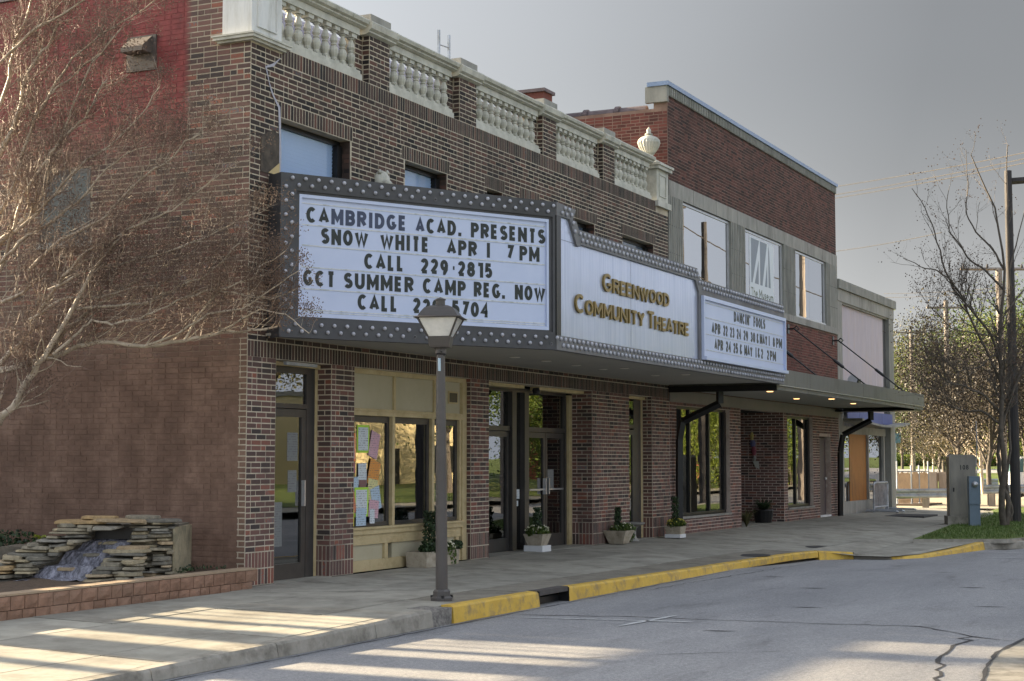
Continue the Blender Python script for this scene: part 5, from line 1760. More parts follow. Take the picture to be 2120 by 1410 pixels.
q.build('collar', 'lamp_paint', LA)
S2 = math.sqrt(2)
q = MB(); q.X = XL
q.lathe([(.105 * S2, 2.742), (.11 * S2, 2.76), (.125 * S2, 2.86)], 4, rot=.5)
q.build('lantern_base', 'lamp_paint', LA)
q = MB(); q.X = XL
q.lathe([(.117 * S2, 2.862), (.212 * S2, 3.058)], 4, rot=.5)
q.build('lantern_glass', 'lamp_glass', LA)
for sx in (-1, 1):
    for sy in (-1, 1):
        q = MB(); q.X = XL
        q.tube([(sx * .122, sy * .122, 2.86), (sx * .218, sy * .218, 3.06)], .012, 5)
        q.build('lantern_bar', 'lamp_paint', LA)
q = MB(); q.X = XL
q.lathe([(.255 * S2, 3.06), (.26 * S2, 3.068), (.218 * S2, 3.082), (.19 * S2, 3.13), (.155 * S2, 3.175), (.10 * S2, 3.20), (.075 * S2, 3.205)], 4, rot=.5)
q.build('lantern_roof', 'lamp_paint', LA)
q = MB(); q.X = XL
q.lathe([(.052, 3.206), (.052, 3.265), (.062, 3.266), (.062, 3.275), (.005, 3.30)], 16)
q.build('finial', 'lamp_paint', LA)
q = MB(); q.X = XR
q.box(-.10, -.055, -.03, -.02, 2.48, 2.62)
q.build('tag', flat_mat('pale_blue_tag', (.45, .58, .66)), LA)
q = MB(); q.X = XR
q.tube([(-.09, 0, 2.675), (.0, -.07, 2.66), (.11, -.01, 2.655)], .005, 5)
q.tube([(-.05, -.05, 2.69), (-.11, -.05, 2.70)], .006, 5)
q.build('wire_tie', 'black', LA)

# ================================================================= RETAINING WALL + FOUNTAIN
RW = thing('planter_wall', 'low retaining wall of two courses of brown split face blocks at the planting bed', 'wall', (-3, -.25, 0))
blk = []
def wall_y(x):
    return -.20 - .07 * min(max(-x - .3, 0), 3) / 3 - .03 * max(-x - 4, 0)
for row in range(3):
    x = -.03 - (row % 2) * .09
    z = -.19 + row * .135
    while x > -9.5:
        L = U(.17, .25)
        xa, xb = x - L + .006, x - .003
        ya, yb = wall_y(x), wall_y(x - L)
        q = MB()
        n_ = 3
        vs, fs = [], []
        zt = z + .129
        for j in range(n_ + 1):
            for i in range(n_ + 1):
                f, g_ = i / n_, j / n_
                edge = (i in (0, n_)) or (j in (0, n_))
                vs.append((xa + (xb - xa) * f, yb + (ya - yb) * f - (0 if edge else U(.004, .02)), z + .129 * g_))
        for j in range(n_):
            for i in range(n_):
                a_ = j * (n_ + 1) + i
                fs.append((a_, a_ + 1, a_ + n_ + 2, a_ + n_ + 1))
        q.add(vs, fs)
        c_ = [(xa, yb, z), (xb, ya, z), (xb, ya, zt), (xa, yb, zt), (xa, yb + .2, z), (xb, ya + .2, z), (xb, ya + .2, zt), (xa, yb + .2, zt)]
        q.add(c_, [(3, 2, 6, 7), (1, 5, 6, 2), (0, 3, 7, 4), (5, 4, 7, 6)], q.r[-1])
        q.build('block', 'block', RW)
        x -= L
for k in range(16):
    a_, b2 = -.04 - k * .6, -.04 - (k + 1) * .6
    q = MB()
    q.prism([(a_ - .003, wall_y(a_) - .002, .2145), (b2 + .003, wall_y(b2) - .002, .2145), (b2 + .003, wall_y(b2) + .2, .2145), (a_ - .003, wall_y(a_) + .2, .2145)], (0, 0, .02))
    q.build('cap_block', 'blockcap', RW)
bed = sheet('planting_bed', 'soil', list(np.linspace(-12, 0, 25)), list(np.linspace(-.1, 9, 12)), lambda x, y: .19 + .02 * math.sin(x * 5 + y * 3), kind='structure')

FO = thing('stone_fountain', 'stacked flagstone waterfall fountain in the planting bed against the brown wall', 'fountain', (-1.3, 1.2, .2))
ru = Vector((RT[0], RT[1], 0)); rv = Vector((FW[0], FW[1], 0)).normalized()
O_ = Vector((-.90, .31, 0))
XF = Matrix(((ru.x, rv.x, 0, O_.x), (ru.y, rv.y, 0, O_.y), (0, 0, 1, 0), (0, 0, 0, 1)))
stone_me = []
for i in range(26):
    rs = random.Random(i)
    n_ = rs.randint(6, 8)
    pts, k = [], 0
    for j in range(n_):
        a_ = 2 * math.pi * j / n_ + rs.uniform(-.25, .25)
        q_ = rs.uniform(.40, .52)
        pts.append((max(-.5, min(.5, q_ * 1.25 * math.cos(a_))), max(-.5, min(.5, q_ * 1.25 * math.sin(a_)))))
    mb = MB()
    e = [.93, 1.0, .98, .86]
    zz = [0, .18, .8, 1]
    vs = [(p[0] * e[l], p[1] * e[l], zz[l] + rs.uniform(-.06, .06) * (l in (1, 2))) for l in range(4) for p in pts]
    fs = [(l * n_ + j, l * n_ + (j + 1) % n_, (l + 1) * n_ + (j + 1) % n_, (l + 1) * n_ + j) for l in range(3) for j in range(n_)]
    fs += [tuple(range(n_ - 1, -1, -1)), tuple(3 * n_ + j for j in range(n_))]
    mb.add(vs, fs, rs.random())
    stone_me.append(mb.mesh('stone', 'stone'))


def stone(u, v, z, L, D, H, rz=0, tilt=0):
    p = XF @ Vector((u, v, z))
    inst('stone', random.choice(stone_me), FO, p, (tilt + U(-.03, .03), U(-.03, .03), math.atan2(ru.y, ru.x) + rz + U(-.25, .25)), (L, D, H))


# u: 0 at the right side of the pile, negative to the left; px ~ 378 + 171*u
def urow(z, u0, u1, v, dep=.45):
    u = u0
    while u < u1 - .05:
        L = min(U(.16, .46), max(u1 - u, .1))
        stone(u + L / 2, v + U(-.05, .05), z + U(-.006, .006), L * 1.08, dep * U(.75, 1.15), U(.022, .055), 0, U(-.05, .05))
        u += L * .97


z = .14
k = 0
while z < .80:
    f = (z - .14) / .66
    # left wing
    uL = float(np.interp(z, [.14, .25, .35, .45, .60, .66, .80], [-2.5, -2.2, -1.95, -1.75, -1.48, -1.38, -1.32]))
    uc = float(np.interp(z, [.14, .3, .5, .6, .70, .71, .8], [-1.55, -1.4, -1.12, -.95, -.93, -.6, -.6]))
    v_ = float(np.interp(z, [.14, .8], [-.75, -.05]))
    if z < .75: urow(z, uL, min(uc, uL + .75 + .3 * f), v_, .5)
    urow(z, min(uc, uL + .7), uc, v_ + .22, .5)
    # right wing
    ur = float(np.interp(z, [.14, .3, .45, .6, .7, .71, .8], [-1.05, -.80, -.66, -.52, -.50, -.6, -.6]))
    urow(z, max(ur, -.52), -.03, float(np.interp(z, [.14, .8], [-.1, .0])), .4)
    if z < .46:
        urow(z, float(np.interp(z, [.14, .3, .5], [-.98, -.72, -.60])), -.25, float(np.interp(z, [.14, .5], [-.70, -.42])), .4)
    z += .037
    k += 1
for (u, v_, zz, L, D) in ((-1.1, .0, .78, .6, .45), (-.62, -.02, .795, .7, .5), (-.18, .02, .79, .5, .45), (-.9, .05, .825, .4, .35), (-.42, .05, .83, .38, .3), (-.48, -.42, .465, .55, .45), (-.42, -.36, .50, .36, .35)):
    stone(u, v_, zz, L, D, .04)
mb = MB(); mb.X = XF
mb.box(-2.1, -1.36, .15, .8, .1, .50); mb.box(-1.36, -.03, .28, .85, .1, .76); mb.box(-.48, -.02, -.1, .3, .1, .74)
mb.build('mortared_core', rough_mat('fountain_mortar', (.13, .115, .09), (.24, .21, .16), 9, .9, 30, 1, .03), FO)
mb = MB(); mb.X = XF
mb.box(-.019, .01, -.14, .8, .14, .74); mb.box(-.36, -.33, -.55, -.1, .12, .46)
mb.build('mortared_face', rough_mat('pale_stone_face', (.26, .23, .15), (.40, .34, .23), 3, .85, 30, .8, .02, dirt=(.14, .13, .09), dscale=4), FO)
mb = MB(); mb.X = XF
mb.box(-.94, -.50, -.02, .29, .60, .715)
mb.build('cave_shade', 'black', FO)  # solid black block stands in for the shade inside the hollow
# water: stepped cascade sheet
steps = [(-.72, .04, .60, .38), (-.76, -.10, .58, .40), (-.84, -.14, .48, .40), (-.90, -.30, .46, .42), (-.98, -.36, .33, .42), (-1.06, -.56, .32, .44), (-1.16, -.62, .20, .48), (-1.22, -.95, .19, .56)]
n_ = 14
vs, fs = [], []
for (uc, v_, zz, wd) in steps:
    for i in range(n_ + 1):
        f = i / n_
        vs.append((uc + (f - .5) * wd * 1.35 + U(-.015, .015), v_ + U(-.025, .025), zz + U(-.008, .012)))
for j in range(len(steps) - 1):
    for i in range(n_):
        a_ = j * (n_ + 1) + i
        fs.append((a_, a_ + 1, a_ + n_ + 2, a_ + n_ + 1)[::-1])
mb = MB(); mb.X = XF
mb.add(vs, fs)
mb.build('water', 'water', FO)
for (u, v_, zz, L) in ((-.76, -.06, .565, .4), (-.92, -.28, .44, .45), (-1.08, -.54, .30, .5)):
    stone(u, v_ + .12, zz - .03, L, .35, .04)
# low plants in the bed
def leafpatch(mb, c, n, rx, ry, rz, size, up=0.4):
    for i in range(n):
        while True:
            p = Vector((U(-1, 1), U(-1, 1), U(-1, 1)))
            if p.length < 1: break
        p = Vector((p.x * rx, p.y * ry, p.z * rz)) + Vector(c)
        d = Vector((U(-1, 1), U(-1, 1), U(-1, 1) + up)).normalized()
        e = d.cross(Vector((U(-1, 1), U(-1, 1), U(-1, 1)))).normalized()
        s_ = size * U(.6, 1.3)
        mb.add([p - e * s_ * .35, p + d * s_ * .5, p + e * s_ * .35, p - d * s_ * .5], [(0, 1, 2, 3)])


SH = thing('low_shrub', 'dark low shrub against the brown wall left of the fountain', 'shrub', (-.9, 3.0, .2))
q = MB()
leafpatch(q, at(15, 1125, 19.8), 700, .5, .5, .17, .05)
leafpatch(q, at(-60, 1120, 19.8), 500, .5, .5, .2, .05)
q.build('foliage', 'lf_dark', SH)
FN = thing('fern_tuft', 'small bright green fern growing on top of the left fountain stones', 'plant', XF @ Vector((-1.6, -.1, .55)))
q = MB()
c_ = XF @ Vector((-1.57, -.05, .60))
for i in range(16):
    a_ = U(0, 6.28)
    d = Vector((math.cos(a_), math.sin(a_), U(.5, 1.4))).normalized()
    for k in range(7):
        p = c_ + d * .022 * k + Vector((0, 0, -.0018 * k * k))
        e = d.cross(Vector((0, 0, 1))).normalized()
        s_ = .024 * (1 - k / 9)
        q.add([p - e * s_, p + d * .018, p + e * s_, p - d * .004], [(0, 1, 2, 3)])
q.build('frond', leaf_mat('fern_leaf', (.20, .26, .03), (.38, .42, .06)), FN)
WD = thing('weed_clump', 'sparse weeds growing in the mulch between fountain and brick corner', 'plant', (-.4, .4, .2))
q = MB()
for k in range(60):
    x, y = U(-1.1, -.1), U(.0, .9)
    leafpatch(q, (x, y, .25), 5, .05, .05, .03, .03)
q.build('leaf_sprigs', 'lf_dark', WD)

# ================================================================= PLANT POTS
def topiary(parent, c, h, r_, mat='lf_dark', n=900, taper=.2):
    q = MB()
    for i in range(n):
        z = U(0, 1)
        rr = r_ * (1 - taper * z) * math.sqrt(R()) * (1 if z > .06 else z / .06)
        a_ = U(0, 6.28)
        p = Vector((c[0] + rr * math.cos(a_), c[1] + rr * math.sin(a_), c[2] + h * z))
        leafpatch(q, p, 1, .01, .01, .01, .045)
    q.build('topiary_foliage', mat, parent)


def flowers(parent, c, rx, ry, rz, n, mat='petal', leaves=260, trail=0):
    q = MB(); leafpatch(q, c, leaves, rx, ry, rz, .055)
    if trail:
        leafpatch(q, (c[0] + rx * .6, c[1] - .05, c[2] - .12), trail, rx * .4, .08, .12, .05)
    q.build('leaves', 'lf_green', parent)
    q = MB()
    for i in range(n):
        a_, b2 = U(0, 6.28), U(-.1, 1.4)
        p = Vector((c[0] + rx * math.cos(a_) * math.cos(b2), c[1] + ry * math.sin(a_) * math.cos(b2), c[2] + rz * math.sin(b2) + .01))
        leafpatch(q, p, 2, .006, .006, .006, .032)
    q.build('petals', mat, parent, kind='stuff')


def pot_box(mb, x0, x1, y0, y1, z0, z1, fl=.04, wall=.035):
    """tapered trough with open top"""
    o0 = [(x0, y0, z0), (x1, y0, z0), (x1, y1, z0), (x0, y1, z0)]
    o1 = [(x0 - fl, y0 - fl, z1), (x1 + fl, y0 - fl, z1), (x1 + fl, y1 + fl, z1), (x0 - fl, y1 + fl, z1)]
    i1 = [(x0 - fl + wall, y0 - fl + wall, z1), (x1 + fl - wall, y0 - fl + wall, z1), (x1 + fl - wall, y1 + fl - wall, z1), (x0 - fl + wall, y1 + fl - wall, z1)]
    i0 = [(p[0], p[1], z1 - .05) for p in i1]
    vs = o0 + o1 + i1 + i0
    fs = [(3, 2, 1, 0)]
    for k in range(4):
        j = (k + 1) % 4
        fs += [(k, j, 4 + j, 4 + k), (4 + k, 4 + j, 8 + j, 8 + k), (8 + k, 8 + j, 12 + j, 12 + k)]
    fs.append((12, 13, 14, 15))
    mb.add(vs, fs)


GP = 'cast stone plant pots along the theatre front'
P1 = thing('trough_planter', 'long cast stone trough with clipped evergreen and white flowers under the cream window', 'planter', (4.4, -.15, 0), GP)
q = MB(); pot_box(q, 3.93, 4.9, -.30, .02, 0, .215, .012); q.build('trough', 'planter', P1)
for i in range(16):
    pass
topiary(P1, (4.42, -.14, .16), .62, .17, 'lf_dark', 1500)
q = MB(); leafpatch(q, (4.12, -.22, .26), 500, .17, .12, .08, .05); q.build('juniper', 'lf_dark', P1)
q = MB(); leafpatch(q, (5.0, -.2, .27), 260, .16, .1, .07, .05); q.build('juniper', 'lf_dark', P1)
flowers(P1, (4.58, -.25, .24), .22, .12, .10, 90, 'petal', 300, 60)
P2 = thing('round_planter', 'small cast stone pot of pale flowers on a white box before the glass doors', 'planter', (8.6, .1, 0), GP)
c_ = on_z(1090, 1137, .02)
cx, cy = 8.35, .04
BX('stand', 'white_stand', P2, (cx - .17, cx + .17, cy - .17, cy + .17, .0, .10))
q = MB(); pot_box(q, cx - .12, cx + .12, cy - .12, cy + .12, .101, .29, .06); q.build('pot', 'planter', P2)
topiary(P2, (cx, cy, .3), .42, .08, 'lf_dark', 500)
flowers(P2, (cx, cy, .33), .26, .2, .10, 70, 'petal', 420)
P3 = thing('tapered_planter', 'tapered cast stone pot with trailing ivy by the wide brick pier', 'planter', (11.6, -.2, 0), GP)
q = MB(); pot_box(q, 11.15, 11.42, -.36, -.09, 0, .24, .09); q.build('pot', 'planter', P3)
topiary(P3, (11.3, -.2, .24), .42, .065, 'lf_dark', 500)
flowers(P3, (11.42, -.25, .26), .38, .2, .10, 20, 'petal', 520, 180)
P3b = thing('stone_pedestal', 'grey stone pedestal bowl standing behind the tapered ivy pot', 'birdbath', (12.2, -.15, 0))
q = MB(); q.lathe([(.14, .0), (.10, .05), (.075, .10), (.08, .22), (.12, .27), (.24, .32), (.25, .35), (.2, .35)], 16, (12.2, -.12, 0)); q.build('bowl', 'limestone', P3b)
P4 = thing('square_planter', 'square cast stone pot of yellow flowers on a pale block at the theatre end pier', 'planter', (14.0, -.3, 0), GP)
BX('stand', 'white_stand', P4, (13.74, 14.06, -.52, -.20, .0, .07))
q = MB(); pot_box(q, 13.76, 14.04, -.50, -.22, .071, .22, .03); q.build('pot', 'planter', P4)
topiary(P4, (13.9, -.36, .24), .55, .09, 'lf_dark', 500)
flowers(P4, (13.9, -.38, .27), .26, .18, .09, 70, 'petal_y', 380)
P5 = thing('fern_pot', 'dark pot of arching ferns by the museum entrance recess', 'plant', (21.9, .2, 0))
q = MB(); q.lathe([(.2, 0), (.25, .3), (.24, .32)], 14, (21.9, .3, 0)); q.build('pot', 'black', P5)
q = MB()
for i in range(130):
    a_ = U(0, 6.28); d = Vector((math.cos(a_), math.sin(a_), U(.4, 1.6))).normalized(); L = U(.25, .55)
    for k in range(7):
        p = Vector((21.9, .3, .3)) + d * L * k / 7 + Vector((0, 0, -.3 * (k / 7) ** 2 * L))
        e = d.cross(Vector((0, 0, 1))).normalized() * .03 * (1 - k / 9)
        q.add([p - e, p + d * .05, p + e], [(0, 1, 2)])
q.build('fronds', 'lf_dark', P5)
P6 = thing('grassy_plant', 'spiky grassy plant at the brick pier beside the museum recess', 'plant', (19.5, 0, 0))
q = MB()
for i in range(70):
    a_ = U(0, 6.28); d = Vector((math.cos(a_) * .5, math.sin(a_) * .5, 1)).normalized(); L = U(.3, .6)
    p = Vector((19.45, -.05, .0)); e = d.cross(Vector((0, 0, 1))).normalized() * .015
    m1 = p + d * L * .6; m2 = p + d * L + Vector((math.cos(a_) * .12, math.sin(a_) * .12, -.08))
    q.add([p - e, p + e, m1 + e, m1 - e], [(0, 1, 2, 3)]); q.add([m1 - e, m1 + e, m2], [(0, 1, 2)])
q.build('blades', 'lf_olive', P6)

# ================================================================= FLYERS in the shop window
def paper_mat(name, c, ink=(.12, .12, .14), sc=60):
    m, t_, b2 = nmat(name)
    g_ = t_.nodes.new('ShaderNodeNewGeometry')
    wv = t_.nodes.new('ShaderNodeTexWave')
    wv.bands_direction = 'Z'
    wv.inputs['Scale'].default_value = sc / 6
    wv.inputs['Distortion'].default_value = 0
    link(t_, g_.outputs['Position'], wv.inputs['Vector'])
    n1 = pos_noise(t_, 45, 2, .5)
    f1 = ramp(t_, wv.outputs['Fac'], [(.62, (0, 0, 0)), (.72, (1, 1, 1))]).outputs[0]
    f2 = ramp(t_, n1.outputs['Fac'], [(.5, (0, 0, 0)), (.55, (.7, .7, .7))]).outputs[0]
    f = mixc(t_, 1.0, f1, f2, 'MULTIPLY')
    link(t_, mixc(t_, f, c, ink), b2.inputs['Base Color'])
    b2.inputs['Roughness'].default_value = .6
    return m


fly_n = [0]


def flyer(name, label, cx_, cz_, w_, h_, rot_, border, inner, y=0, inset=.12):
    fly_n[0] += 1
    y = y0 + .045 - .0025 * fly_n[0]
    t_ = thing(name, label, 'flyer', (cx_, y, cz_), 'flyers taped in the cream shop window')
    ca, sa = math.cos(rad(rot_)), math.sin(rad(rot_))
    def rect(w2, h2, dy):
        return [(cx_ + a_ * w2 / 2 * ca - b2 * h2 / 2 * sa, y - dy, cz_ + a_ * w2 / 2 * sa + b2 * h2 / 2 * ca) for a_, b2 in ((-1, -1), (1, -1), (1, 1), (-1, 1))]
    MB().prism(rect(w_, h_, 0), (0, .0008, 0)).build('sheet', border, t_)
    if inner is not None:
        MB().prism(rect(w_ * (1 - inset * 1.6), h_ * (1 - inset * 1.4), .0012), (0, .0008, 0)).build('printed_area', inner, t_)


lime = flat_mat('lime_paper', (.42, .70, .06)); oran = flat_mat('orange_paper', (.85, .16, .03)); pk = paper_mat('pink_paper', (.62, .38, .45)); wht = paper_mat('white_paper', (.60, .66, .70))
sal = paper_mat('salmon_paper', (.66, .22, .10)); yel = paper_mat('yellow_paper', (.66, .60, .04)); blu = paper_mat('pale_blue_paper', (.42, .55, .68)); orp = paper_mat('orange_print', (.70, .30, .06)); mag = paper_mat('magenta_paper', (.45, .12, .18)); mar = paper_mat('maroon_print', (.20, .10, .09))
yel2 = paper_mat('cream_yellow_paper', (.66, .62, .30))
for (lab, a_, b2, w_, h_, r_, bo, inn) in (
    ('lime bordered white flyer topmost in the shop window', 2.93, 1.80, .32, .38, 0, lime, wht),
    ('orange bordered white flyer at the upper left of the shop window', 2.60, 1.68, .24, .38, 2, oran, wht),
    ('tilted pink flyer right of the topmost lime one', 3.22, 1.72, .24, .36, -16, pk, None),
    ('small magenta flyer below the orange bordered one', 2.60, 1.40, .22, .14, 6, mag, None),
    ('narrow white flyer below the topmost lime one', 2.90, 1.32, .22, .30, 1, wht, None),
    ('tilted orange flyer to the right in the middle of the window', 3.20, 1.33, .28, .36, -18, orp, None),
    ('pale blue flyer at the middle left of the shop window', 2.67, 1.10, .24, .36, 2, blu, None),
    ('small maroon printed flyer in the middle of the window', 2.90, 1.09, .19, .30, 0, mar, None),
    ('tilted cream yellow flyer right of the maroon one', 3.15, 1.08, .26, .34, -8, yel2, None),
    ('lime bordered white flyer lower in the shop window', 2.86, .94, .36, .40, 0, lime, wht),
    ('tilted pale flyer with a small picture right of the lower lime one', 3.24, .98, .24, .32, 14, blu, None),
    ('tilted salmon flyer at the lower left of the shop window', 2.57, .92, .26, .30, 14, sal, None),
    ('tilted pale pink flyer low on the right of the window', 3.17, .84, .26, .24, -7, pk, None),
    ('bright yellow flyer at the bottom left of the shop window', 2.57, .73, .17, .22, 0, yel, None),
    ('pale map flyer at the bottom middle of the shop window', 2.83, .74, .26, .24, 0, blu, None),
    ('narrow pale receipt at the bottom right of the flyers', 3.12, .74, .13, .20, 0, wht, None)):
    flyer('flyer', lab, a_, b2 - .0, w_, h_, r_, bo, inn)
GD = 'notices on the theatre doors'
def notice(label, x0_, x1_, z0_, z1_, y_, mat):
    o_ = BX('notice', mat, None, (x0_, x1_, y_ - .001, y_, z0_, z1_))
    tag(o_, label, 'notice', GD)
gp = paper_mat('grey_poster', (.17, .18, .18), (.06, .06, .07))
notice('grey picture poster low on the left glass door', .76, 1.10, .42, .98, .221, gp)
notice('grey notice at eye level on the left glass door', 1.20, 1.44, 1.50, 1.86, .221, gp)
notice('small notice below the eye level one on the left door', 1.22, 1.42, 1.10, 1.38, .221, gp)
notice('white notice on the narrow glass strip of the entrance', 8.40, 8.60, .86, 1.02, y1 + .044, wht)
notice('small white note under the entrance strip notice', 8.42, 8.55, .74, .83, y1 + .044, wht)
notice('striped grey notice on the second entrance door', 9.74, 10.0, 1.02, 1.35, y1 + .044, gp)
notice('pale strip notice on the narrow side door', 12.62, 12.80, 1.25, 1.6, .177, wht)
notice('pale notice at the foot of the narrow side door', 12.55, 12.80, .32, .58, .177, wht)
DS = thing('window_display', 'crumpled shiny display cloth in the right pane of the cream window', 'display', (5.25, .4, .7))
q = MB()
n_ = 14
vs = [(4.93 + .6 * i / n_, .26 + U(-.07, .07), .68 + 1.25 * j / n_) for j in range(n_ + 1) for i in range(n_ + 1)]
fs = [(j * (n_ + 1) + i, j * (n_ + 1) + i + 1, (j + 1) * (n_ + 1) + i + 1, (j + 1) * (n_ + 1) + i) for j in range(n_) for i in range(n_)]
q.add(vs, fs)
q.build('cloth', rough_mat('shiny_cloth', (.35, .30, .22), (.75, .72, .68), 7, .25, metal=.4), DS)
for (x_, h_, r_, lab) in ((3.98, .24, .09, 'squat black jar on the sill inside the middle window pane'), (4.28, .32, .06, 'tall black jar on the sill inside the middle window pane')):
    q = MB(); q.lathe([(r_, .66), (r_ * 1.1, .66 + h_ * .5), (r_ * .7, .66 + h_)], 12, (x_, .32, 0))
    tag(q.build('black_jar', 'black', None), lab, 'jar', 'black jars in the middle window pane')

# ================================================================= CORNER FURNITURE
CB = thing('traffic_cabinet', 'tall grey metal traffic signal cabinet numbered 108 on a concrete base', 'cabinet', (26.2, -3.7, -.1))
XB = Matrix.Translation((26.15, -3.66, 0)) @ Matrix.Rotation(YAW - rad(95), 4, 'Z')
q = MB(); q.X = XB
q.box(-.40, .40, -.26, .26, -.12, .10)
q.build('base', 'curb', CB)
q = MB(); q.X = XB
q.box(-.335, .335, -.21, .21, .102, 1.60); q.prism([(-.345, -.22, 1.602), (.345, -.22, 1.602), (.30, -.22, 1.66), (-.28, -.22, 1.67)], (0, .44, 0))
q.build('housing', 'cabinet', CB)
q = MB(); q.X = XB
q.box(-.29, .29, -.222, -.212, .16, 1.54)
dr = q.build('door', 'cabinet', CB)
q = MB(); q.X = XB
q.box(-.25, -.22, -.25, -.223, .72, .82); q.build('handle', 'black', dr)
FN3 = lambda u, v, n: tuple(XB @ Vector((u, -.2225 - n, v)))
for i_, (ch, u_) in enumerate((('1', -.06), ('0', .0), ('8', .085))):
    glyph(ch, .022 if ch == '1' else .065, .12, .02, lambda a_, b2, n, u_=u_: FN3(u_ + a_, 1.28 + b2, n), .002).build('number', 'letter', dr)
MP = thing('meter_pedestal', 'blue grey electric meter pedestal beside the traffic cabinet', 'meter box', (25.4, -4.15, -.1))
XM = Matrix.Translation((25.3, -4.12, 0)) @ Matrix.Rotation(YAW - rad(95), 4, 'Z')
q = MB(); q.X = XM; q.box(-.13, .13, -.1, .1, -.12, .42); q.build('lower_box', 'bluegrey', MP)
q = MB(); q.X = XM; q.box(-.14, .14, -.13, .1, .422, 1.12); q.build('upper_box', 'bluegrey', MP)
q = MB(); q.X = XM @ Matrix.Translation((0, -.13, .92)) @ Matrix.Rotation(rad(90), 4, 'X'); q.lathe([(.08, 0), (.075, .05), (.05, .085), (.01, .095)], 16); q.build('meter_dome', 'alum', MP, smooth=True)
q = MB(); q.X = XM; q.tube([(.08, 0, 1.12), (.08, 0, 1.25), (.11, 0, 1.33), (.07, 0, 1.4), (.1, 0, 1.9), (.09, 0, 2.5)], .014, 6); q.build('conduit', 'galv', MP)

# bike rack against the grey building
BR_ = thing('bike_rack', 'galvanised bicycle rack lying before the boarded window', 'bike rack', (33, -.3, 0))
xa_, xb_, yr = 31.2, 33.0, -.22
q = MB()
q.tube([(xa_, yr, .0), (xa_, yr, .80), (xa_ + .06, yr, .86), (xb_ - .06, yr, .86), (xb_, yr, .80), (xb_, yr, .0)], .032, 8)
q.tube([(xa_, yr, .14), (xb_, yr, .14)], .028, 8)
q.build('frame', 'galv', BR_)
n_ = 11
me = MB().tube([(0, 0, .14), (0, 0, .86)], .018, 6).mesh('bar', 'galv')
for i in range(n_):
    inst('bar', me, BR_, (xa_ + .12 + (xb_ - xa_ - .24) * i / (n_ - 1), yr, 0))
for x_ in (xa_ - .45, xb_ + .2, xa_ + .35):
    q = MB(); q.tube([(x_, -.95, .05), (x_ + .08, -1.0, .03), (x_ + .5, -.9, .03), (x_ + .45, .0, .06), (x_, -.1, .06), (x_, -.95, .05)], .028, 6); q.build('foot_loop', 'galv', BR_)

# guard rails
def wbeam(name, label, p, q_, zt, posts, grp):
    t_ = thing(name, label, 'guard rail', (p.x, p.y, 0), grp)
    d = (q_ - p); L = d.length; d.normalize(); n = Vector((-d.y, d.x, 0))
    prof = [(0, 0), (.05, -.04), (.05, -.09), (0, -.14), (0, -.18), (.05, -.23), (.05, -.28), (0, -.32)]
    vs, fs = [], []
    for c in (p, q_):
        for (o_, z_) in prof: vs.append(tuple(c - n * o_ + Vector((0, 0, zt + z_))))
        for (o_, z_) in prof: vs.append(tuple(c - n * (o_ - .012) + Vector((0, 0, zt + z_))))
    m = len(prof)
    for i in range(m - 1):
        fs += [(i, i + 1, 2 * m + i + 1, 2 * m + i), (m + i + 1, m + i, 3 * m + i, 3 * m + i + 1)]
    MB().add(vs, fs).build('beam', 'galv', t_)
    for f in posts:
        c = p + d * L * f + n * .12
        BX('post', 'pole', t_, (c.x - .08, c.x + .08, c.y - .1, c.y + .1, -.3, zt - .03))
GG = 'steel guard rails beyond the sidewalk end'
pa, pb = at(1846, 1030, 54.5), at(1966, 1028, 55.5)
wbeam('guard_rail', 'steel guard rail from the grey building to the traffic cabinet', Vector((pa.x, pa.y, 0)), Vector((pb.x, pb.y, 0)), .55, (.62,), GG)
pa, pb = at(2036, 1030, 56.5), at(2150, 1014, 58)
wbeam('guard_rail', 'steel guard rail running off right of the blue grey meter', Vector((pa.x, pa.y, 0)), Vector((pb.x, pb.y, 0)), .66, (.2, .62), GG)
pa, pb = at(2036, 1000, 80), at(2066, 1000, 80)
wbeam('guard_rail', 'short far guard rail between the meter and the myrtle trunk', Vector((pa.x, pa.y, 0)), Vector((pb.x, pb.y, 0)), .62, (.8,), GG)
# wooden barrier posts
WBar = thing('wooden_barrier', 'low wooden plank barrier on stout posts behind the guard rail', 'barrier', tuple(at(1945, 1010, 72)))
for px in (1932, 1953):
    p = at(px, 1000, 74)
    BX('post', 'pole', WBar, (p.x - .18, p.x + .18, p.y - .18, p.y + .18, -.1, 1.0))
p, p2_ = at(1936, 1000, 74.3), at(1966, 1000, 74.3)
MB().prism([(p.x, p.y, .55), (p2_.x, p2_.y, .55), (p2_.x, p2_.y, .95), (p.x, p.y, .95)], (.06, .03, 0)).build('plank', 'pole_dark', WBar)
# slatted chain link gate
GT = thing('slatted_fence', 'rusty brown slatted chain link fence gate beyond the guard rail', 'fence', tuple(at(1885, 1048, 58)))
a_, b2 = at(1857, 1000, 58), at(1922, 1000, 59.5)
n_ = 30
me = MB().box(-.022, .022, -.006, .006, 0, 1.15).mesh('slat', rough_mat('brown_slat', (.16, .11, .07), (.27, .19, .12), 3, .7))
for i in range(n_):
    c = a_.lerp(b2, (i + .5) / n_)
    inst('slat', me, GT, (c.x, c.y, -.02), (0, 0, -.6), (1, 1, U(.9, 1.0)))
for f, hh in ((0, 1.5), (.45, 1.35), (.7, 1.35), (1, 1.5)):
    c = a_.lerp(b2, f)
    MB().tube([(c.x, c.y, -.2), (c.x, c.y, hh)], .035, 8).build('post', 'galv', GT)
for zz in (.15, 1.12):
    MB().tube([(a_.x, a_.y, zz), (b2.x, b2.y, zz)], .022, 6).build('rail', 'galv', GT)
BX('trash_patch', 'soil', GT, (a_.x - .5, b2.x + .5, b2.y - .4, a_.y + .2, -.2, -.05))

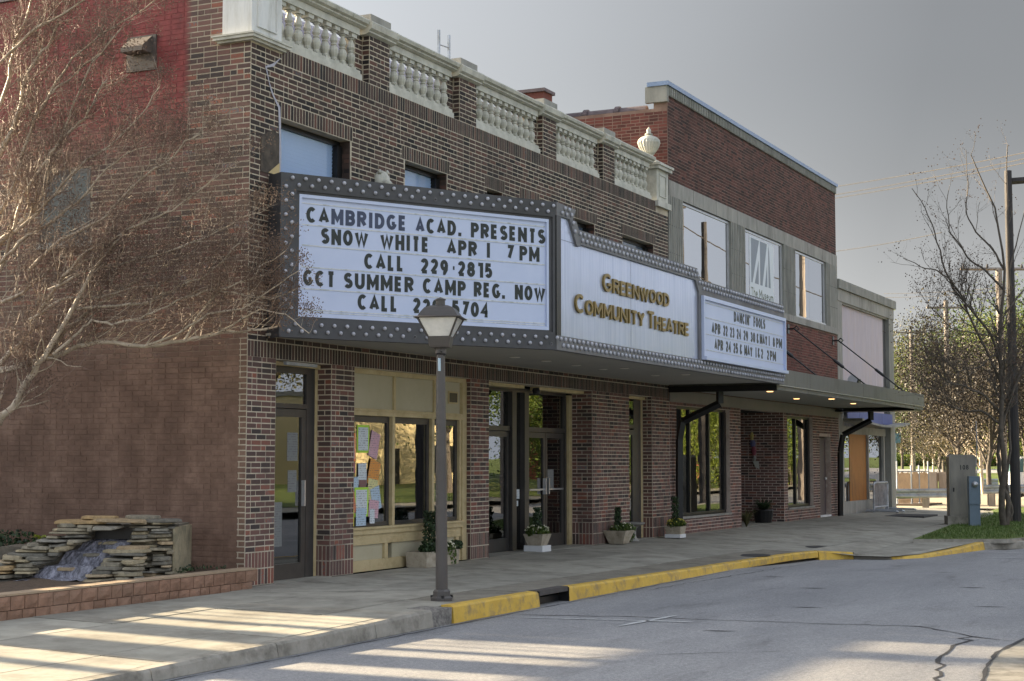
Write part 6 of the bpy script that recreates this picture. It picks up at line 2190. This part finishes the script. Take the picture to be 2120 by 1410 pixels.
# utility poles and wires
def upole(label, px, d, ztop, mat, arm_px=None, arm_z=None, rad_=.16, arm=1.2, braces=True, grp='wooden utility poles'):
    p = at(px, 1000, d)
    t_ = thing('utility_pole', label, 'utility pole', (p.x, p.y, 0), grp)
    MB().tube([(p.x, p.y, -.3), (p.x, p.y, ztop)], [rad_, rad_ * .7], 12).build('pole', mat, t_)
    if arm_z:
        c = Vector((p.x, p.y, arm_z)); e = Vector((RT[0], RT[1], 0))
        q = MB(); q.tube([c - e * arm, c + e * arm], .07, 4); ao = q.build('cross_arm', mat, t_)
        for s_ in (-.92, -.3, .6, .95):
            MB().lathe([(.04, 0), (.06, .06), (.04, .12), (.02, .18)], 8, tuple(c + e * arm * s_ + Vector((0, 0, .05)))).build('insulator', 'pole_dark', ao)
        if braces:
            for s_ in (-1, 1):
                MB().tube([c + e * arm * .65 * s_, c - Vector((0, 0, .8))], .025, 5).build('brace', mat, t_)
    return p
upole('pale utility pole with a braced cross arm, leftmost behind the canopy', 1892, 124, 11.75, 'pole', None, 11.55, .18, 1.22)
upole('brownish utility pole with a plain cross arm, second behind the canopy', 1966, 97, 11.35, 'pole', None, 10.9, .2, 1.2, False)
pd_ = upole('thick dark utility pole rising behind the right myrtle', 2102, 42.6, 9.35, 'pole_dark', None, None, .14)
BX('transformer_arm', 'pole_dark', [o for o in bpy.data.objects if o.name.startswith('utility_pole')][-1], (pd_.x, pd_.x + .5, pd_.y - .9, pd_.y, 9.05, 9.15))
upole('reddish utility pole half hidden by the right myrtle crown', 2078, 70, 10.0, 'pole', None, 10.0, .2, 1.7, False)
WR = thing('overhead_wires', 'thin dark overhead wires crossing the sky right of the museum', 'wires', tuple(at(1900, 370, 70)))
for (qa, qb, d1, d2) in (((1700, 391, 90), (2160, 308, 60), 0, 0), ((1700, 408, 90), (2160, 320, 60), 0, 0), ((1700, 415, 90), (2160, 329, 60), 0, 0), ((1700, 524, 110), (1950, 481, 90), 0, 0), ((1830, 608, 160), (2100, 592, 110), 0, 0), ((1830, 616, 160), (2100, 600, 110), 0, 0)):
    P = [at(qa[0] + (qb[0] - qa[0]) * f, qa[1] + (qb[1] - qa[1]) * f + 6 * f * (1 - f) * 4 * .6, qa[2] + (qb[2] - qa[2]) * f) for f in [i / 10 for i in range(11)]]
    MB().tube(P, .02, 4).build('wire', 'pole_dark', WR)

# ================================================================= BARE TREES
class Tree:
    def __init__(s, seed):
        s.rs = random.Random(seed)
        s.limb, s.twig, s.pod = MB(), MB(), MB()
        s.nt = 0

    def rv(s, k=1):
        r_ = s.rs
        return Vector((r_.uniform(-1, 1), r_.uniform(-1, 1), r_.uniform(-1, 1))) * k

    def seg(s, mb, P, r0, r1, n):
        k = len(P)
        mb.tube(P, [r0 + (r1 - r0) * i / (k - 1) for i in range(k)], n, cap=False, r=s.rs.random())

    def grow(s, p, d, L, r0, lvl, flat=None, podn=4, kids=(5, 4, 4), maxl=3, kink=.35):
        r_ = s.rs
        n = 5 if lvl < 2 else (4 if lvl == 2 else 3)
        P = [p.copy()]
        dd = d.normalized()
        for i in range(n):
            dd = (dd + s.rv(kink * .5) + Vector((0, 0, .06))).normalized()
            q = P[-1] + dd * (L / n)
            if flat: q = flat(q)
            P.append(q)
        if lvl <= 1: s.seg(s.limb, P, r0, r0 * .5, 6 if lvl == 0 else 5)
        else: s.seg(s.twig, P, r0, r0 * .4, 3)
        if lvl < maxl:
            m = kids[min(lvl, len(kids) - 1)]
            for k in range(m):
                f = r_.uniform(.25, 1.0)
                i = min(int(f * n), n - 1)
                a = P[i].lerp(P[i + 1], f * n - i if i < n else 0)
                nd = (dd * .6 + s.rv(.8) + Vector((0, 0, .25))).normalized()
                s.grow(a, nd, L * r_.uniform(.45, .7), r0 * .48, lvl + 1, flat, podn, kids, maxl, kink)
        else:
            s.pods(P[-1], podn)

    def pods(s, p, n, size=None):
        r_ = s.rs
        size = size or getattr(s, 'psz', .008)
        for k in range(n):
            c = p + s.rv(size * 9)
            s_ = size * r_.uniform(.6, 1.3)
            s.pod.add([c + Vector((s_, 0, 0)), c + Vector((-s_ * .5, s_ * .87, 0)), c + Vector((-s_ * .5, -s_ * .87, 0)), c + Vector((0, 0, s_)), c + Vector((0, 0, -s_))],
                      [(0, 1, 3), (1, 2, 3), (2, 0, 3), (1, 0, 4), (2, 1, 4), (0, 2, 4)], r_.random())


ML = thing('crape_myrtle', 'bare multi stemmed crape myrtle spreading pale branches across the brick side wall', 'tree', (-3.2, 1.0, .2))
T = Tree(11)
limbs = [
 ([(-125, 1190), (-60, 1010), (0, 868), (28, 842), (58, 785), (92, 740), (150, 640), (190, 562), (240, 500)], .052, .018, 18.3, 17.9),
 ([(-130, 1190), (-80, 980), (-40, 800), (0, 766), (60, 753), (110, 740), (160, 716), (200, 708), (300, 717), (380, 706), (450, 690), (520, 683), (575, 676)], .050, .010, 18.6, 17.7),
 ([(-40, 790), (10, 742), (55, 700), (72, 664), (108, 606), (130, 572), (175, 540), (232, 524)], .034, .012, 18.5, 18.0),
 ([(92, 740), (130, 690), (190, 640), (250, 600), (330, 560), (400, 520)], .024, .008, 18.2, 17.9),
 ([(-130, 1190), (-70, 700), (-30, 520), (25, 480), (60, 450), (72, 433), (96, 372), (103, 319), (135, 280), (177, 245), (199, 199), (222, 165)], .045, .008, 18.7, 18.5),
 ([(-120, 1100), (-70, 600), (-30, 390), (0, 319), (25, 270), (39, 230), (50, 170), (67, 135), (99, 96), (120, 50)], .045, .009, 19.0, 18.7),
 ([(60, 560), (125, 496), (213, 454), (248, 415), (312, 355), (340, 340), (383, 291), (418, 277)], .022, .007, 18.3, 17.9),
 ([(130, 572), (180, 520), (238, 493), (270, 472), (312, 454), (358, 436), (425, 386), (461, 358)], .020, .006, 18.1, 17.8),
 ([(-40, 650), (0, 627), (45, 608), (68, 590), (100, 560), (150, 500)], .028, .010, 18.6, 18.3),
 ([(60, 662), (128, 620), (173, 615), (208, 617), (253, 602), (330, 590), (390, 560)], .020, .006, 18.2, 17.8),
 ([(160, 640), (250, 633), (313, 624), (372, 590), (417, 578), (462, 540), (495, 504)], .020, .006, 18.0, 17.6),
 ([(380, 706), (400, 672), (426, 635), (456, 599), (521, 578), (548, 545), (590, 520)], .014, .005, 17.9, 17.5),
 ([(110, 733), (167, 685), (190, 662), (232, 673), (292, 659), (328, 641), (387, 614), (440, 600), (500, 610), (560, 620), (610, 600)], .018, .005, 18.0, 17.6),
 ([(-50, 560), (-20, 470), (0, 440), (30, 380), (45, 320), (70, 250), (100, 200), (160, 150), (210, 110)], .03, .008, 18.9, 18.6),
 ([(30, 480), (80, 440), (130, 380), (180, 330), (230, 300), (290, 240), (330, 180)], .02, .006, 18.5, 18.2),
 ([(-60, 520), (0, 545), (40, 500), (90, 470), (160, 420), (220, 350), (280, 310), (340, 300)], .024, .007, 18.6, 18.2),
 ([(100, 600), (180, 560), (260, 545), (350, 520), (430, 490), (500, 450), (540, 440)], .018, .005, 18.1, 17.7),
 ([(450, 690), (500, 660), (540, 640), (590, 650), (640, 690)], .011, .005, 17.8, 17.5),
 ([(300, 716), (370, 690), (430, 650), (500, 640), (560, 600), (620, 560)], .014, .005, 17.9, 17.5),
 ([(-60, 330), (-10, 240), (20, 160), (30, 90), (60, 20), (70, -40)], .026, .01, 19.0, 18.8),
 ([(-60, 240), (0, 130), (60, 70), (130, 30), (200, -20)], .024, .008, 18.9, 18.5),
 ([(100, 200), (150, 120), (210, 70), (280, 30), (330, -10)], .014, .005, 18.7, 18.4),
 ([(-60, 700), (0, 560), (30, 470), (50, 400), (120, 300), (150, 220), (190, 130), (250, 60)], .024, .007, 18.7, 18.4),
]
limit = lambda q: Vector((min(q.x, -.10), q.y, q.z)) if q.y > -.1 else q
for (pts, r0, r1, d0, d1) in limbs:
    m = len(pts) - 1
    P = []
    for i in range(m):
        for k in range(3):
            f = (i + k / 3) / m
            a_, b2 = pts[i], pts[i + 1]
            kk = k / 3
            P.append(at(a_[0] + (b2[0] - a_[0]) * kk + U(-3, 3) * (k > 0), a_[1] + (b2[1] - a_[1]) * kk + U(-3, 3) * (k > 0), d0 + (d1 - d0) * f + U(-.03, .03)))
    P.append(at(pts[-1][0], pts[-1][1], d1))
    P = [limit(q) for q in P]
    T.seg(T.limb, P, r0, r1, 8)
    tot = len(P)
    for i in range(3, tot):
        f = i / tot
        px_ = pts[min(int(f * m), m)][0]
        nk = 1
        if px_ < 480 and i > tot * .3: nk += 1
        for k in range(nk):
            d = (P[i] - P[i - 1]).normalized() * .7 + T.rv(.75) + Vector((0, 0, .35)) + Vector(RT) * .15
            if P[i].z < 3.0 and d.z < 0.1: d.z = abs(d.z) + .35
            if px_ > 470: d = d * .7 + Vector((0, 0, .5))
            T.grow(P[i], d, U(.3, .7) * (1.1 - .45 * f) * (.6 if px_ > 470 else 1), max(r0 * (1 - f) + r1 * f, .006) * .27, 1, limit, 7, (0, 5, 3), 3, .65)
o = T.limb.build('limbs', 'bark', ML, smooth=True)
T.twig.build('twigs', 'twig', ML)
T.pod.build('seed_pods', 'pod', ML)
MRT = thing('crape_myrtle', 'bare crape myrtle with seed pods on the lawn beside the blue grey meter', 'tree', (25., -4.9, -.1))
T = Tree(5)
T.psz = .016
rl = [
 ([(2078, 1086), (2074, 1040), (2080, 980), (2072, 900), (2075, 800), (2070, 700), (2080, 560), (2060, 430), (2010, 320)], .09, .012, 39.3, 38.6),
 ([(2084, 1086), (2088, 1040), (2072, 990), (2066, 940), (2080, 860), (2110, 780), (2140, 700), (2160, 560)], .07, .02, 39.3, 39.6),
 ([(2092, 1078), (2094, 1050), (2084, 1000), (2092, 930), (2088, 860), (2095, 700), (2090, 560), (2085, 420), (2086, 300)], .05, .012, 39.5, 39.6),
 ([(2075, 800), (2040, 720), (2010, 660), (1990, 610), (1970, 580), (1940, 560), (1905, 552), (1870, 535)], .035, .008, 39.2, 38.0),
 ([(2072, 760), (2050, 690), (2010, 640), (1975, 600), (1950, 540), (1935, 480), (1915, 430), (1888, 390)], .035, .008, 39.2, 38.4),
 ([(2078, 600), (2040, 560), (2010, 540), (1990, 510), (1965, 480), (1960, 430), (1965, 390)], .03, .007, 39.2, 38.8),
 ([(2080, 560), (2050, 510), (2020, 480), (2000, 440), (2005, 380), (2000, 310)], .028, .006, 39.2, 39.0),
 ([(2070, 700), (2020, 690), (1970, 680), (1930, 640), (1950, 600)], .02, .006, 39.0, 38.6),
 ([(2075, 860), (2040, 820), (2000, 800), (1960, 790), (1930, 760), (1915, 720)], .035, .01, 39.2, 38.4),
 ([(2076, 880), (2030, 850), (1990, 850), (1940, 830), (1910, 800)], .03, .01, 39.4, 39.8),
 ([(2080, 650), (2120, 600), (2160, 540)], .03, .01, 39.4, 39.8),
 ([(2090, 560), (2110, 480), (2130, 400)], .02, .008, 39.5, 39.8),
 ([(2072, 720), (2030, 760), (1985, 770), (1950, 740), (1930, 700)], .022, .008, 39.1, 38.4),
]
for (pts, r0, r1, d0, d1) in rl:
    m = len(pts) - 1
    P = []
    for i in range(m):
        for k in range(3):
            f = (i + k / 3) / m
            a_, b2 = pts[i], pts[i + 1]
            P.append(at(a_[0] + (b2[0] - a_[0]) * k / 3 + U(-2, 2) * (k > 0), a_[1] + (b2[1] - a_[1]) * k / 3 + U(-2, 2) * (k > 0), d0 + (d1 - d0) * f))
    P.append(at(pts[-1][0], pts[-1][1], d1))
    T.seg(T.limb, P, r0, r1, 7)
    tot = len(P)
    for i in range(5, tot):
        if P[i].z < 2.6: continue
        low = P[i].z < 5.5
        if not low and i % 2: continue
        for k in range(3 if low else 1):
            f = i / tot
            d = (P[i] - P[i - 1]).normalized() * .7 + T.rv(.7) + Vector((0, 0, .3))
            T.grow(P[i], d, U(.6, 1.2) * (1.1 - .5 * f), max(r0 * (1 - f) + r1 * f, .01) * .45, 1, None, 2, (0, 4 if low else 3, 3 if low else 2), 3, .4)
T.limb.build('limbs', 'bark_dark', MRT, smooth=True)
T.twig.build('twigs', 'bark_dark', MRT)
T.pod.build('seed_pods', 'pod', MRT)

# ================================================================= BACKGROUND
# far road, lawn verge, hedge
def band(name, mat, d0, d1, dz, w=500):
    vs = []
    for d in (d0, d1):
        for s_ in (-w, w):
            p = CAM + FW * d + RT * s_
            vs.append((p[0], p[1], zfar(p[0], p[1]) + dz))
    return MB().add(vs, [(0, 1, 3, 2)]).build(name, mat, None, kind='structure')
band('far_road', 'asphalt_far', 112, 150, .05, 130)
pts = [(-2, 1), (6, 1)]
hed = thing('hedge', 'clipped bright green hedge along the far side of the distant road', 'hedge', tuple(at(1980, 965, 178)))
q = MB()
for i in range(5200):
    s_ = U(20, 62)
    bmp = .9 + .35 * abs(math.sin(s_ * 1.3))
    p = Vector(CAM + FW * (178 + U(-.8, .8)) + RT * s_); zz = zfar(p.x, p.y)
    leafpatch(q, (p.x, p.y, zz + U(0.1, bmp * 1.1)), 1, .2, .2, .1, .42)
q.build('hedge_foliage', 'lf_hedge', hed)
BX('hedge_core', 'leaf_mid', hed, *[(*sorted((p.x - .5, p.x + 2.2)), *sorted((p.y - .9, p.y + .9)), zfar(p.x, p.y) - .3, zfar(p.x, p.y) + .75) for p in [Vector(CAM + FW * 179 + RT * s_) for s_ in np.arange(21, 61, 1.6)]])
# dirt patch and roadside path near the rails
polysheet('gravel_verge', rough_mat('pale_dirt', (.30, .26, .19), (.42, .37, .28), 4, .9), [(40, -4), (64, -1), (64, 22), (52, 18), (40, 5)], lambda x, y: zfar(x, y) + .04, kind='structure')


def leafy(seed, n, rx, rz, zc, mat, trunk=.16, nb=7, lsz=.34, bare=False):
    """crown of leaf clumps around real limbs; returns list of (name, mesh)"""
    rs = random.Random(seed)
    lim, lf = MB(), MB()
    tips = []
    P = [Vector((0, 0, -.3)), Vector((rs.uniform(-.1, .1), rs.uniform(-.1, .1), zc * .35)), Vector((rs.uniform(-.3, .3), rs.uniform(-.3, .3), zc * .8)), Vector((rs.uniform(-.4, .4), rs.uniform(-.4, .4), zc + rz * .5))]
    lim.tube(P, [trunk, trunk * .85, trunk * .6, trunk * .2], 8, cap=False)
    for k in range(nb):
        a = 2 * math.pi * k / nb + rs.uniform(-.4, .4)
        s0 = P[1].lerp(P[2], rs.uniform(0, 1))
        e = Vector((math.cos(a) * rx * rs.uniform(.5, .9), math.sin(a) * rx * rs.uniform(.5, .9), zc + rz * rs.uniform(-.5, .7)))
        m_ = s0.lerp(e, .5) + Vector((0, 0, .25 * rs.random() * rz))
        lim.tube([s0, m_, e], [trunk * .45, trunk * .28, trunk * .06], 5, cap=False)
        tips += [m_, e, m_.lerp(e, .5)]
        for j in range(4):
            e2 = e + Vector((rs.uniform(-1, 1), rs.uniform(-1, 1), rs.uniform(-.4, 1))) * rx * .35
            lim.tube([m_.lerp(e, rs.random()), e2], [trunk * .12, trunk * .03], 3, cap=False)
            tips.append(e2)
    sz = rx * .30
    for i in range(n):
        c = rs.choice(tips)
        p = c + Vector((rs.gauss(0, sz), rs.gauss(0, sz), rs.gauss(0, sz * .8)))
        d = Vector((rs.uniform(-1, 1), rs.uniform(-1, 1), rs.uniform(-1, 1))).normalized()
        e = d.cross(Vector((rs.uniform(-1, 1), rs.uniform(-1, 1), 1))).normalized()
        s_ = lsz * rs.uniform(.4, 1.2)
        lf.add([p - e * s_ * .4, p + d * s_ * .5, p + e * s_ * .4, p - d * s_ * .5], [(0, 1, 2, 3)], rs.random())
    return lim.mesh('trunk', 'bark_dark' if not bare else 'bark', True), lf.mesh('crown', mat)


KIND = {
 'spring': leafy(1, 20000, 3.4, 3.6, 5.2, 'lf_spring', .2, 10, .14),
 'green': leafy(2, 24000, 4.2, 4.0, 5.4, 'lf_green', .25, 10, .16),
 'olive': leafy(3, 16000, 3.8, 4.2, 6.0, 'lf_olive', .22, 9, .17),
 'rust': leafy(4, 9000, 2.6, 2.2, 3.3, 'lf_rust', .10, 11, .09, True),
 'dark': leafy(6, 6500, 3.2, 4.5, 5.5, 'lf_dark', .25, 8, .42),
 'lit': leafy(21, 20000, 3.4, 3.6, 5.0, 'lf_lit', .2, 10, .14),
 'brush': leafy(12, 24000, 2.7, 2.0, 4.3, 'lf_brush', .10, 16, .085),
 'thin': leafy(8, 1500, 3.2, 4.5, 6.5, 'lf_rust', .16, 10, .2),
}


def bgtree(kind, label, loc, s_, grp):
    t_ = thing('tree', label, 'tree', loc, grp)
    tr, cr = KIND[kind]
    _base[t_.name] = Matrix.Identity(4)
    for nm, me in (('trunk', tr), ('crown', cr)):
        o_ = bpy.data.objects.new(nm, me); col.objects.link(o_); o_.parent = t_
    t_.scale = (s_, s_, s_ * U(.9, 1.1))
    t_.rotation_euler = (0, 0, U(0, 6.28))
    return t_


GB = 'trees beyond the corner'
for (k, px, d, s_, lab) in (
    ('spring', 1868, 185, 1.55, 'yellow green tree just right of the grey end building'),
    ('olive', 1846, 200, 1.5, 'olive tree showing behind the grey end building'),
    ('spring', 1905, 200, 1.15, 'pale spring tree behind the leftmost utility pole'),
    ('rust', 1932, 128, 1.0, 'rusty budded small tree between the two far utility poles'),
    ('rust', 1985, 84, .9, 'rusty bare tree rising behind the traffic cabinet'),
    ('rust', 1915, 135, .9, 'small rusty tree by the slatted fence'),
    ('thin', 1945, 150, 1.2, 'thin bare tree behind the second utility pole'),
    ('green', 1940, 210, 1.05, 'green tree low behind the second utility pole'),
    ('olive', 1998, 190, 1.5, 'olive tree behind the traffic cabinet'),
    ('green', 2040, 150, 1.25, 'green tree left of the dark utility pole'),
    ('rust', 2035, 75, .95, 'rusty twiggy tree left of the right myrtle'),
    ('green', 2105, 140, 1.6, 'large green tree behind the dark utility pole'),
    ('spring', 2138, 110, 1.5, 'yellow green tree at the right edge of the photo'),
    ('dark', 2070, 175, 1.5, 'dark tree behind the right myrtle'),
    ('dark', 1868, 150, .62, 'small dark tree under the yellow green one'),
    ('thin', 2010, 120, 1.25, 'thin bare tree above the cabinet'),
    ('olive', 2010, 110, .75, 'tall rusty twiggy tree above the cabinet'),
    ('brush', 1985, 66, .98, 'dark brown twiggy tree above the traffic cabinet'),
    ('brush', 2048, 58, 1.0, 'dark brown twiggy tree left of the dark pole'),
    ('brush', 1945, 92, .7, 'dark brown twiggy tree by the brownish pole'),
    ('brush', 2125, 60, 1.05, 'dark brown twiggy tree at the right edge'),
    ('lit', 1888, 172, .85, 'bright yellow green tree under the leftmost utility pole arm'),
    ('lit', 1962, 168, .7, 'bright yellow green tree beyond the road behind the second pole'),
    ('lit', 2100, 120, .75, 'bright yellow green tree behind the parked suv'),
    ('dark', 2010, 130, .8, 'dark evergreen behind the cabinet'),
    ('green', 1955, 130, .7, 'rusty twiggy tree beside the brownish pole')):
    p = at(px, 960, d)
    bgtree(k, lab, (p.x, p.y, zfar(p.x, p.y)), s_, GB)
FWD = thing('far_wood', 'far wood closing the view beyond the hedge', 'wood', tuple(at(1990, 950, 260)))
q = MB()
for i in range(9000):
    s_ = U(40, 100); hh = 6 + 3.5 * math.sin(s_ * .35) + 2 * math.sin(s_ * .9)
    p = Vector(CAM + FW * U(255, 275) + RT * s_); zz = zfar(p.x, p.y)
    leafpatch(q, (p.x, p.y, zz + U(0, max(hh, 2))), 1, .5, .5, .5, 1.5)
q.build('foliage_mass', 'lf_olive', FWD)
FWD['kind'] = 'stuff'
# parked suv at the right edge, small teal sign
p = at(2128, 985, 66)
SV = thing('parked_suv', 'white and dark parked suv cut by the right edge of the photo', 'car', (p.x, p.y, 0))
XV = Matrix.Translation((p.x, p.y, .0)) @ Matrix.Rotation(YAW - rad(90), 4, 'Z') @ Matrix.Translation((1.1, 0, 0))
q = MB(); q.X = XV
q.prism([(-1.9, -.85, .4), (1.9, -.85, .4), (1.95, -.85, .95), (1.2, -.85, 1.05), (-1.85, -.85, 1.05), (-1.95, -.85, .7)], (0, 1.7, 0)); q.build('body', flat_mat('white_car_paint', (.7, .72, .74), .2), SV)
q = MB(); q.X = XV
q.prism([(-1.8, -.75, 1.052), (1.0, -.75, 1.052), (.5, -.75, 1.6), (-1.6, -.75, 1.62)], (0, 1.5, 0)); q.build('cabin', flat_mat('green_tinted_glass', (.06, .12, .12), .08), SV)
q = MB(); q.X = XV; q.box(-1.6, .5, -.76, .76, 1.622, 1.68); q.build('roof', flat_mat('white_car_paint', (.7, .72, .74), .2), SV)
for (a_, b2) in ((-1.25, -.86), (1.25, -.86), (-1.25, .7), (1.25, .7)):
    q = MB(); q.X = XV @ Matrix.Translation((a_, b2, .34)) @ Matrix.Rotation(rad(90), 4, 'X'); q.lathe([(.34, -.1), (.36, -.05), (.36, .05), (.34, .1)], 18)
    w_ = q.build('wheel', 'black', SV)
    q = MB(); q.X = XV @ Matrix.Translation((a_, b2, .34)) @ Matrix.Rotation(rad(90), 4, 'X'); q.lathe([(.2, .1), (.2, .12), (.05, .125)], 12); q.build('rim', 'alum', w_)
SG = thing('teal_sign', 'small teal street sign high beside the grey end building', 'sign', tuple(at(1855, 905, 100)))
p = at(1855, 907, 100)
e = Vector((RT[0], RT[1], 0))
MB().prism([p - e * .35 - Vector((0, 0, .3)), p + e * .3 - Vector((0, 0, .3)), p + e * .3 + Vector((0, 0, .3)), p - e * .35 + Vector((0, 0, .3))], (.03, .015, 0)).build('sign_plate', flat_mat('teal', (.06, .16, .22)), SG)
MB().tube([(p.x + .06, p.y + .04, -.1), (p.x + .06, p.y + .04, p.z + .3)], .04, 6).build('post', 'galv', SG)
GS = thing('white_building', 'pale grey building showing high at the right edge behind the suv', 'building', tuple(at(2112, 960, 120)))
p = at(2116, 930, 120)
BX('wall', 'sign_white', GS, (p.x, p.x + 8, p.y - 3, p.y + 1.0, 0, p.z + .55))
BX('window', 'greymetal', GS, (p.x - .03, p.x, p.y - 1.5, p.y + .3, p.z - .5, p.z + .3))
BX('roof', 'greymetal2', GS, (p.x - .2, p.x + 8.2, p.y - 3.2, p.y + 1.2, p.z + .551, p.z + .75))

# ================================================================= ACROSS THE STREET (seen in reflections, light source side)
OP = sheet('far_sidewalk', 'conc', [-20, 60, 110], [-19.5, -16.8], lambda x, y: -.12, kind='structure')
OL = sheet('opposite_lawn', 'grass', [-30, 20, 60, 130], [-60, -40, -19.5], lambda x, y: -.10 + (-y - 19.5) * .02, kind='structure')
B1 = thing('brick_house', 'low sunlit orange brick house across the street', 'building', (40, -40, 0))
BX('wall', flat_mat('orange_brick_wall', (.40, .20, .11)), B1, (30, 52, -46, -38, 0, 3.6))
q = MB(); q.prism([(29.5, -46.5, 3.6), (29.5, -37.5, 3.6), (29.5, -42, 6)], (23, 0, 0)); q.build('roof', 'tile', B1)
for k in range(5):
    f_ = BX('window', 'sill_white', B1, (32 + k * 4, 33.4 + k * 4, -38.0, -37.93, 1.0, 2.5)); BX('pane', 'black', f_, (32.1 + k * 4, 33.3 + k * 4, -37.93, -37.9, 1.1, 2.4))
B2 = thing('cream_shop', 'sunlit cream painted shop across the street', 'building', (66, -36, 0))
BX('wall', flat_mat('cream_wall', (.62, .52, .30)), B2, (57, 74, -42, -34, 0, 5)); BX('door', 'bronze', B2, (62, 63, -34, -33.95, 0, 2.2)); BX('window', 'black', B2, (66, 70, -34, -33.95, .8, 2.4)); BX('roof', 'limestone', B2, (56.9, 74.1, -42, -33.8, 5, 5.3))
B3 = thing('red_house', 'red brick house farther down across the street', 'building', (95, -34, 0))
BX('wall', flat_mat('red_house_wall', (.28, .07, .05)), B3, (86, 104, -38, -30, 0, 6)); BX('roof', 'tile', B3, (85.7, 104.3, -38, -29.7, 6, 6.4))
for k in range(4):
    BX('window', 'sill_white', B3, (88 + k * 4, 89.4 + k * 4, -30, -29.95, 1.5, 3.2))
for (k, x_, y_, s_, lab) in (('green', 24, -26, .9, 'green tree across the street nearest the camera'), ('olive', 34, -30, 1.0, 'olive tree before the orange brick house'), ('green', 52, -25, 1.1, 'green tree between the two buildings opposite'), ('lit', 62, -24, .95, 'spring tree before the cream shop'),
        ('green', 76, -22, 1.0, 'green tree right of the cream shop'), ('lit', 84, -19, .9, 'spring tree before the red house'), ('green', 98, -18, .95, 'green tree far down the opposite side'), ('spring', 112, -16, 1.0, 'spring tree farthest down the opposite side'), ('green', 12, -34, 1.0, 'green tree opposite the theatre'), ('olive', 70, -48, 1.3, 'olive tree behind the cream shop')):
    bgtree(k, lab, (x_, y_, 0), s_, 'trees across the street')
for (k, x_, y_, s_, lab) in (('lit', 66, -21, .9, 'low spring tree left of the cream shop'), ('lit', 72, -19.5, .85, 'low spring tree by the cream shop door'), ('green', 79, -20, .9, 'low green tree past the cream shop'), ('lit', 90, -19, .9, 'low spring tree by the red house'), ('green', 59, -20, .8, 'low green tree before the shop corner')):
    bgtree(k, lab, (x_, y_, -1.9), s_, 'trees across the street')
for (x_, y_, m_, lab) in ((27.4, -12.6, 'pole_dark', 'dark pole nearest the theatre on the opposite kerb'), (34.7, -12.6, 'pole', 'brown pole opposite the museum'), (50.5, -11.5, 'pole_dark', 'dark wooden pole on the opposite kerb'), (58, -9.2, 'pole', 'sunlit tan pole farther down the opposite kerb')):
    t_ = thing('utility_pole', lab, 'utility pole', (x_, y_, 0), 'poles on the opposite kerb')
    MB().tube([(x_, y_, -.4), (x_, y_, 12)], [.19, .14], 10).build('pole', m_, t_)
OW = thing('overhead_wires', 'overhead wires strung along the opposite kerb', 'wires', (50, -11, 9))
MB().tube([(26.1 - 20 + f * 3, -12.4, 6.15 + .012 * ((f * 3 - 4) % 9 - 4.5) ** 2 * 1.6) for f in range(0, 18)], .07, 6).build('cable', flat_mat('blue_black_cable', (.02, .03, .07), .5), OW)
for zz in (9.4, 11.2):
    MB().tube([(50.5 + f * 4, -11.5 + .3 * f, zz + .05 * (f - 5) ** 2 - 1.2) for f in range(-10, 20)], .03, 4).build('wire', 'pole_dark', OW)

# ================================================================= OFF FRAME TO THE LEFT: unseen mask added so its gaps stripe the low sun
NB = thing('sun_mask', 'unseen slatted mask added behind the garden to stripe the low sunlight', 'building', (-8, 14.5, 0))
te = math.tan(rad(SUN_EL))
YD = 14.0
def hz(yg, zg=-.07):      # height at the mask plane that shades out to ground y = yg
    return zg + (YD - yg) * te
BX('mask_base', 'limestone', NB, (-30, .3, YD, YD + .3, 0, hz(-1.05)))
BX('mask_band', 'limestone', NB, (-30, .3, YD, YD + .3, hz(-6.1, -.2), hz(-7.75, -.2)))
cols = [(-5.68, -4.93), (-4.50, -3.78), (-3.42, -3.22), (-2.42, -1.9), (-6.4, -6.15), (-8.0, -7.6), (-2.95, -2.90), (-2.70, -2.66)]
for (a_, b2) in cols:
    BX('mask_post', 'limestone', NB, (a_, b2, YD, YD + .3, hz(-1.05) + .001, hz(-6.1, -.2) - .001))
BX('mask_block', 'limestone', NB, (-1.89, .3, YD, YD + .3, hz(-1.05) + .001, hz(-6.1, -.2) - .001), (-.82, -.08, YD, YD + .3, hz(-7.75, -.2) + .001, 8.6))  # added blocks; the tall one keeps the sun off the lamp
NR = MB()
for i in range(4):
    zz = hz(-7.75, -.2) + .14 + i * .16
    NR.box(-9, -.83, YD, YD + .06, zz, zz + .05)
NR.build('mask_bars', 'galv', NB)  # added bars that cut the sun patch into stripes
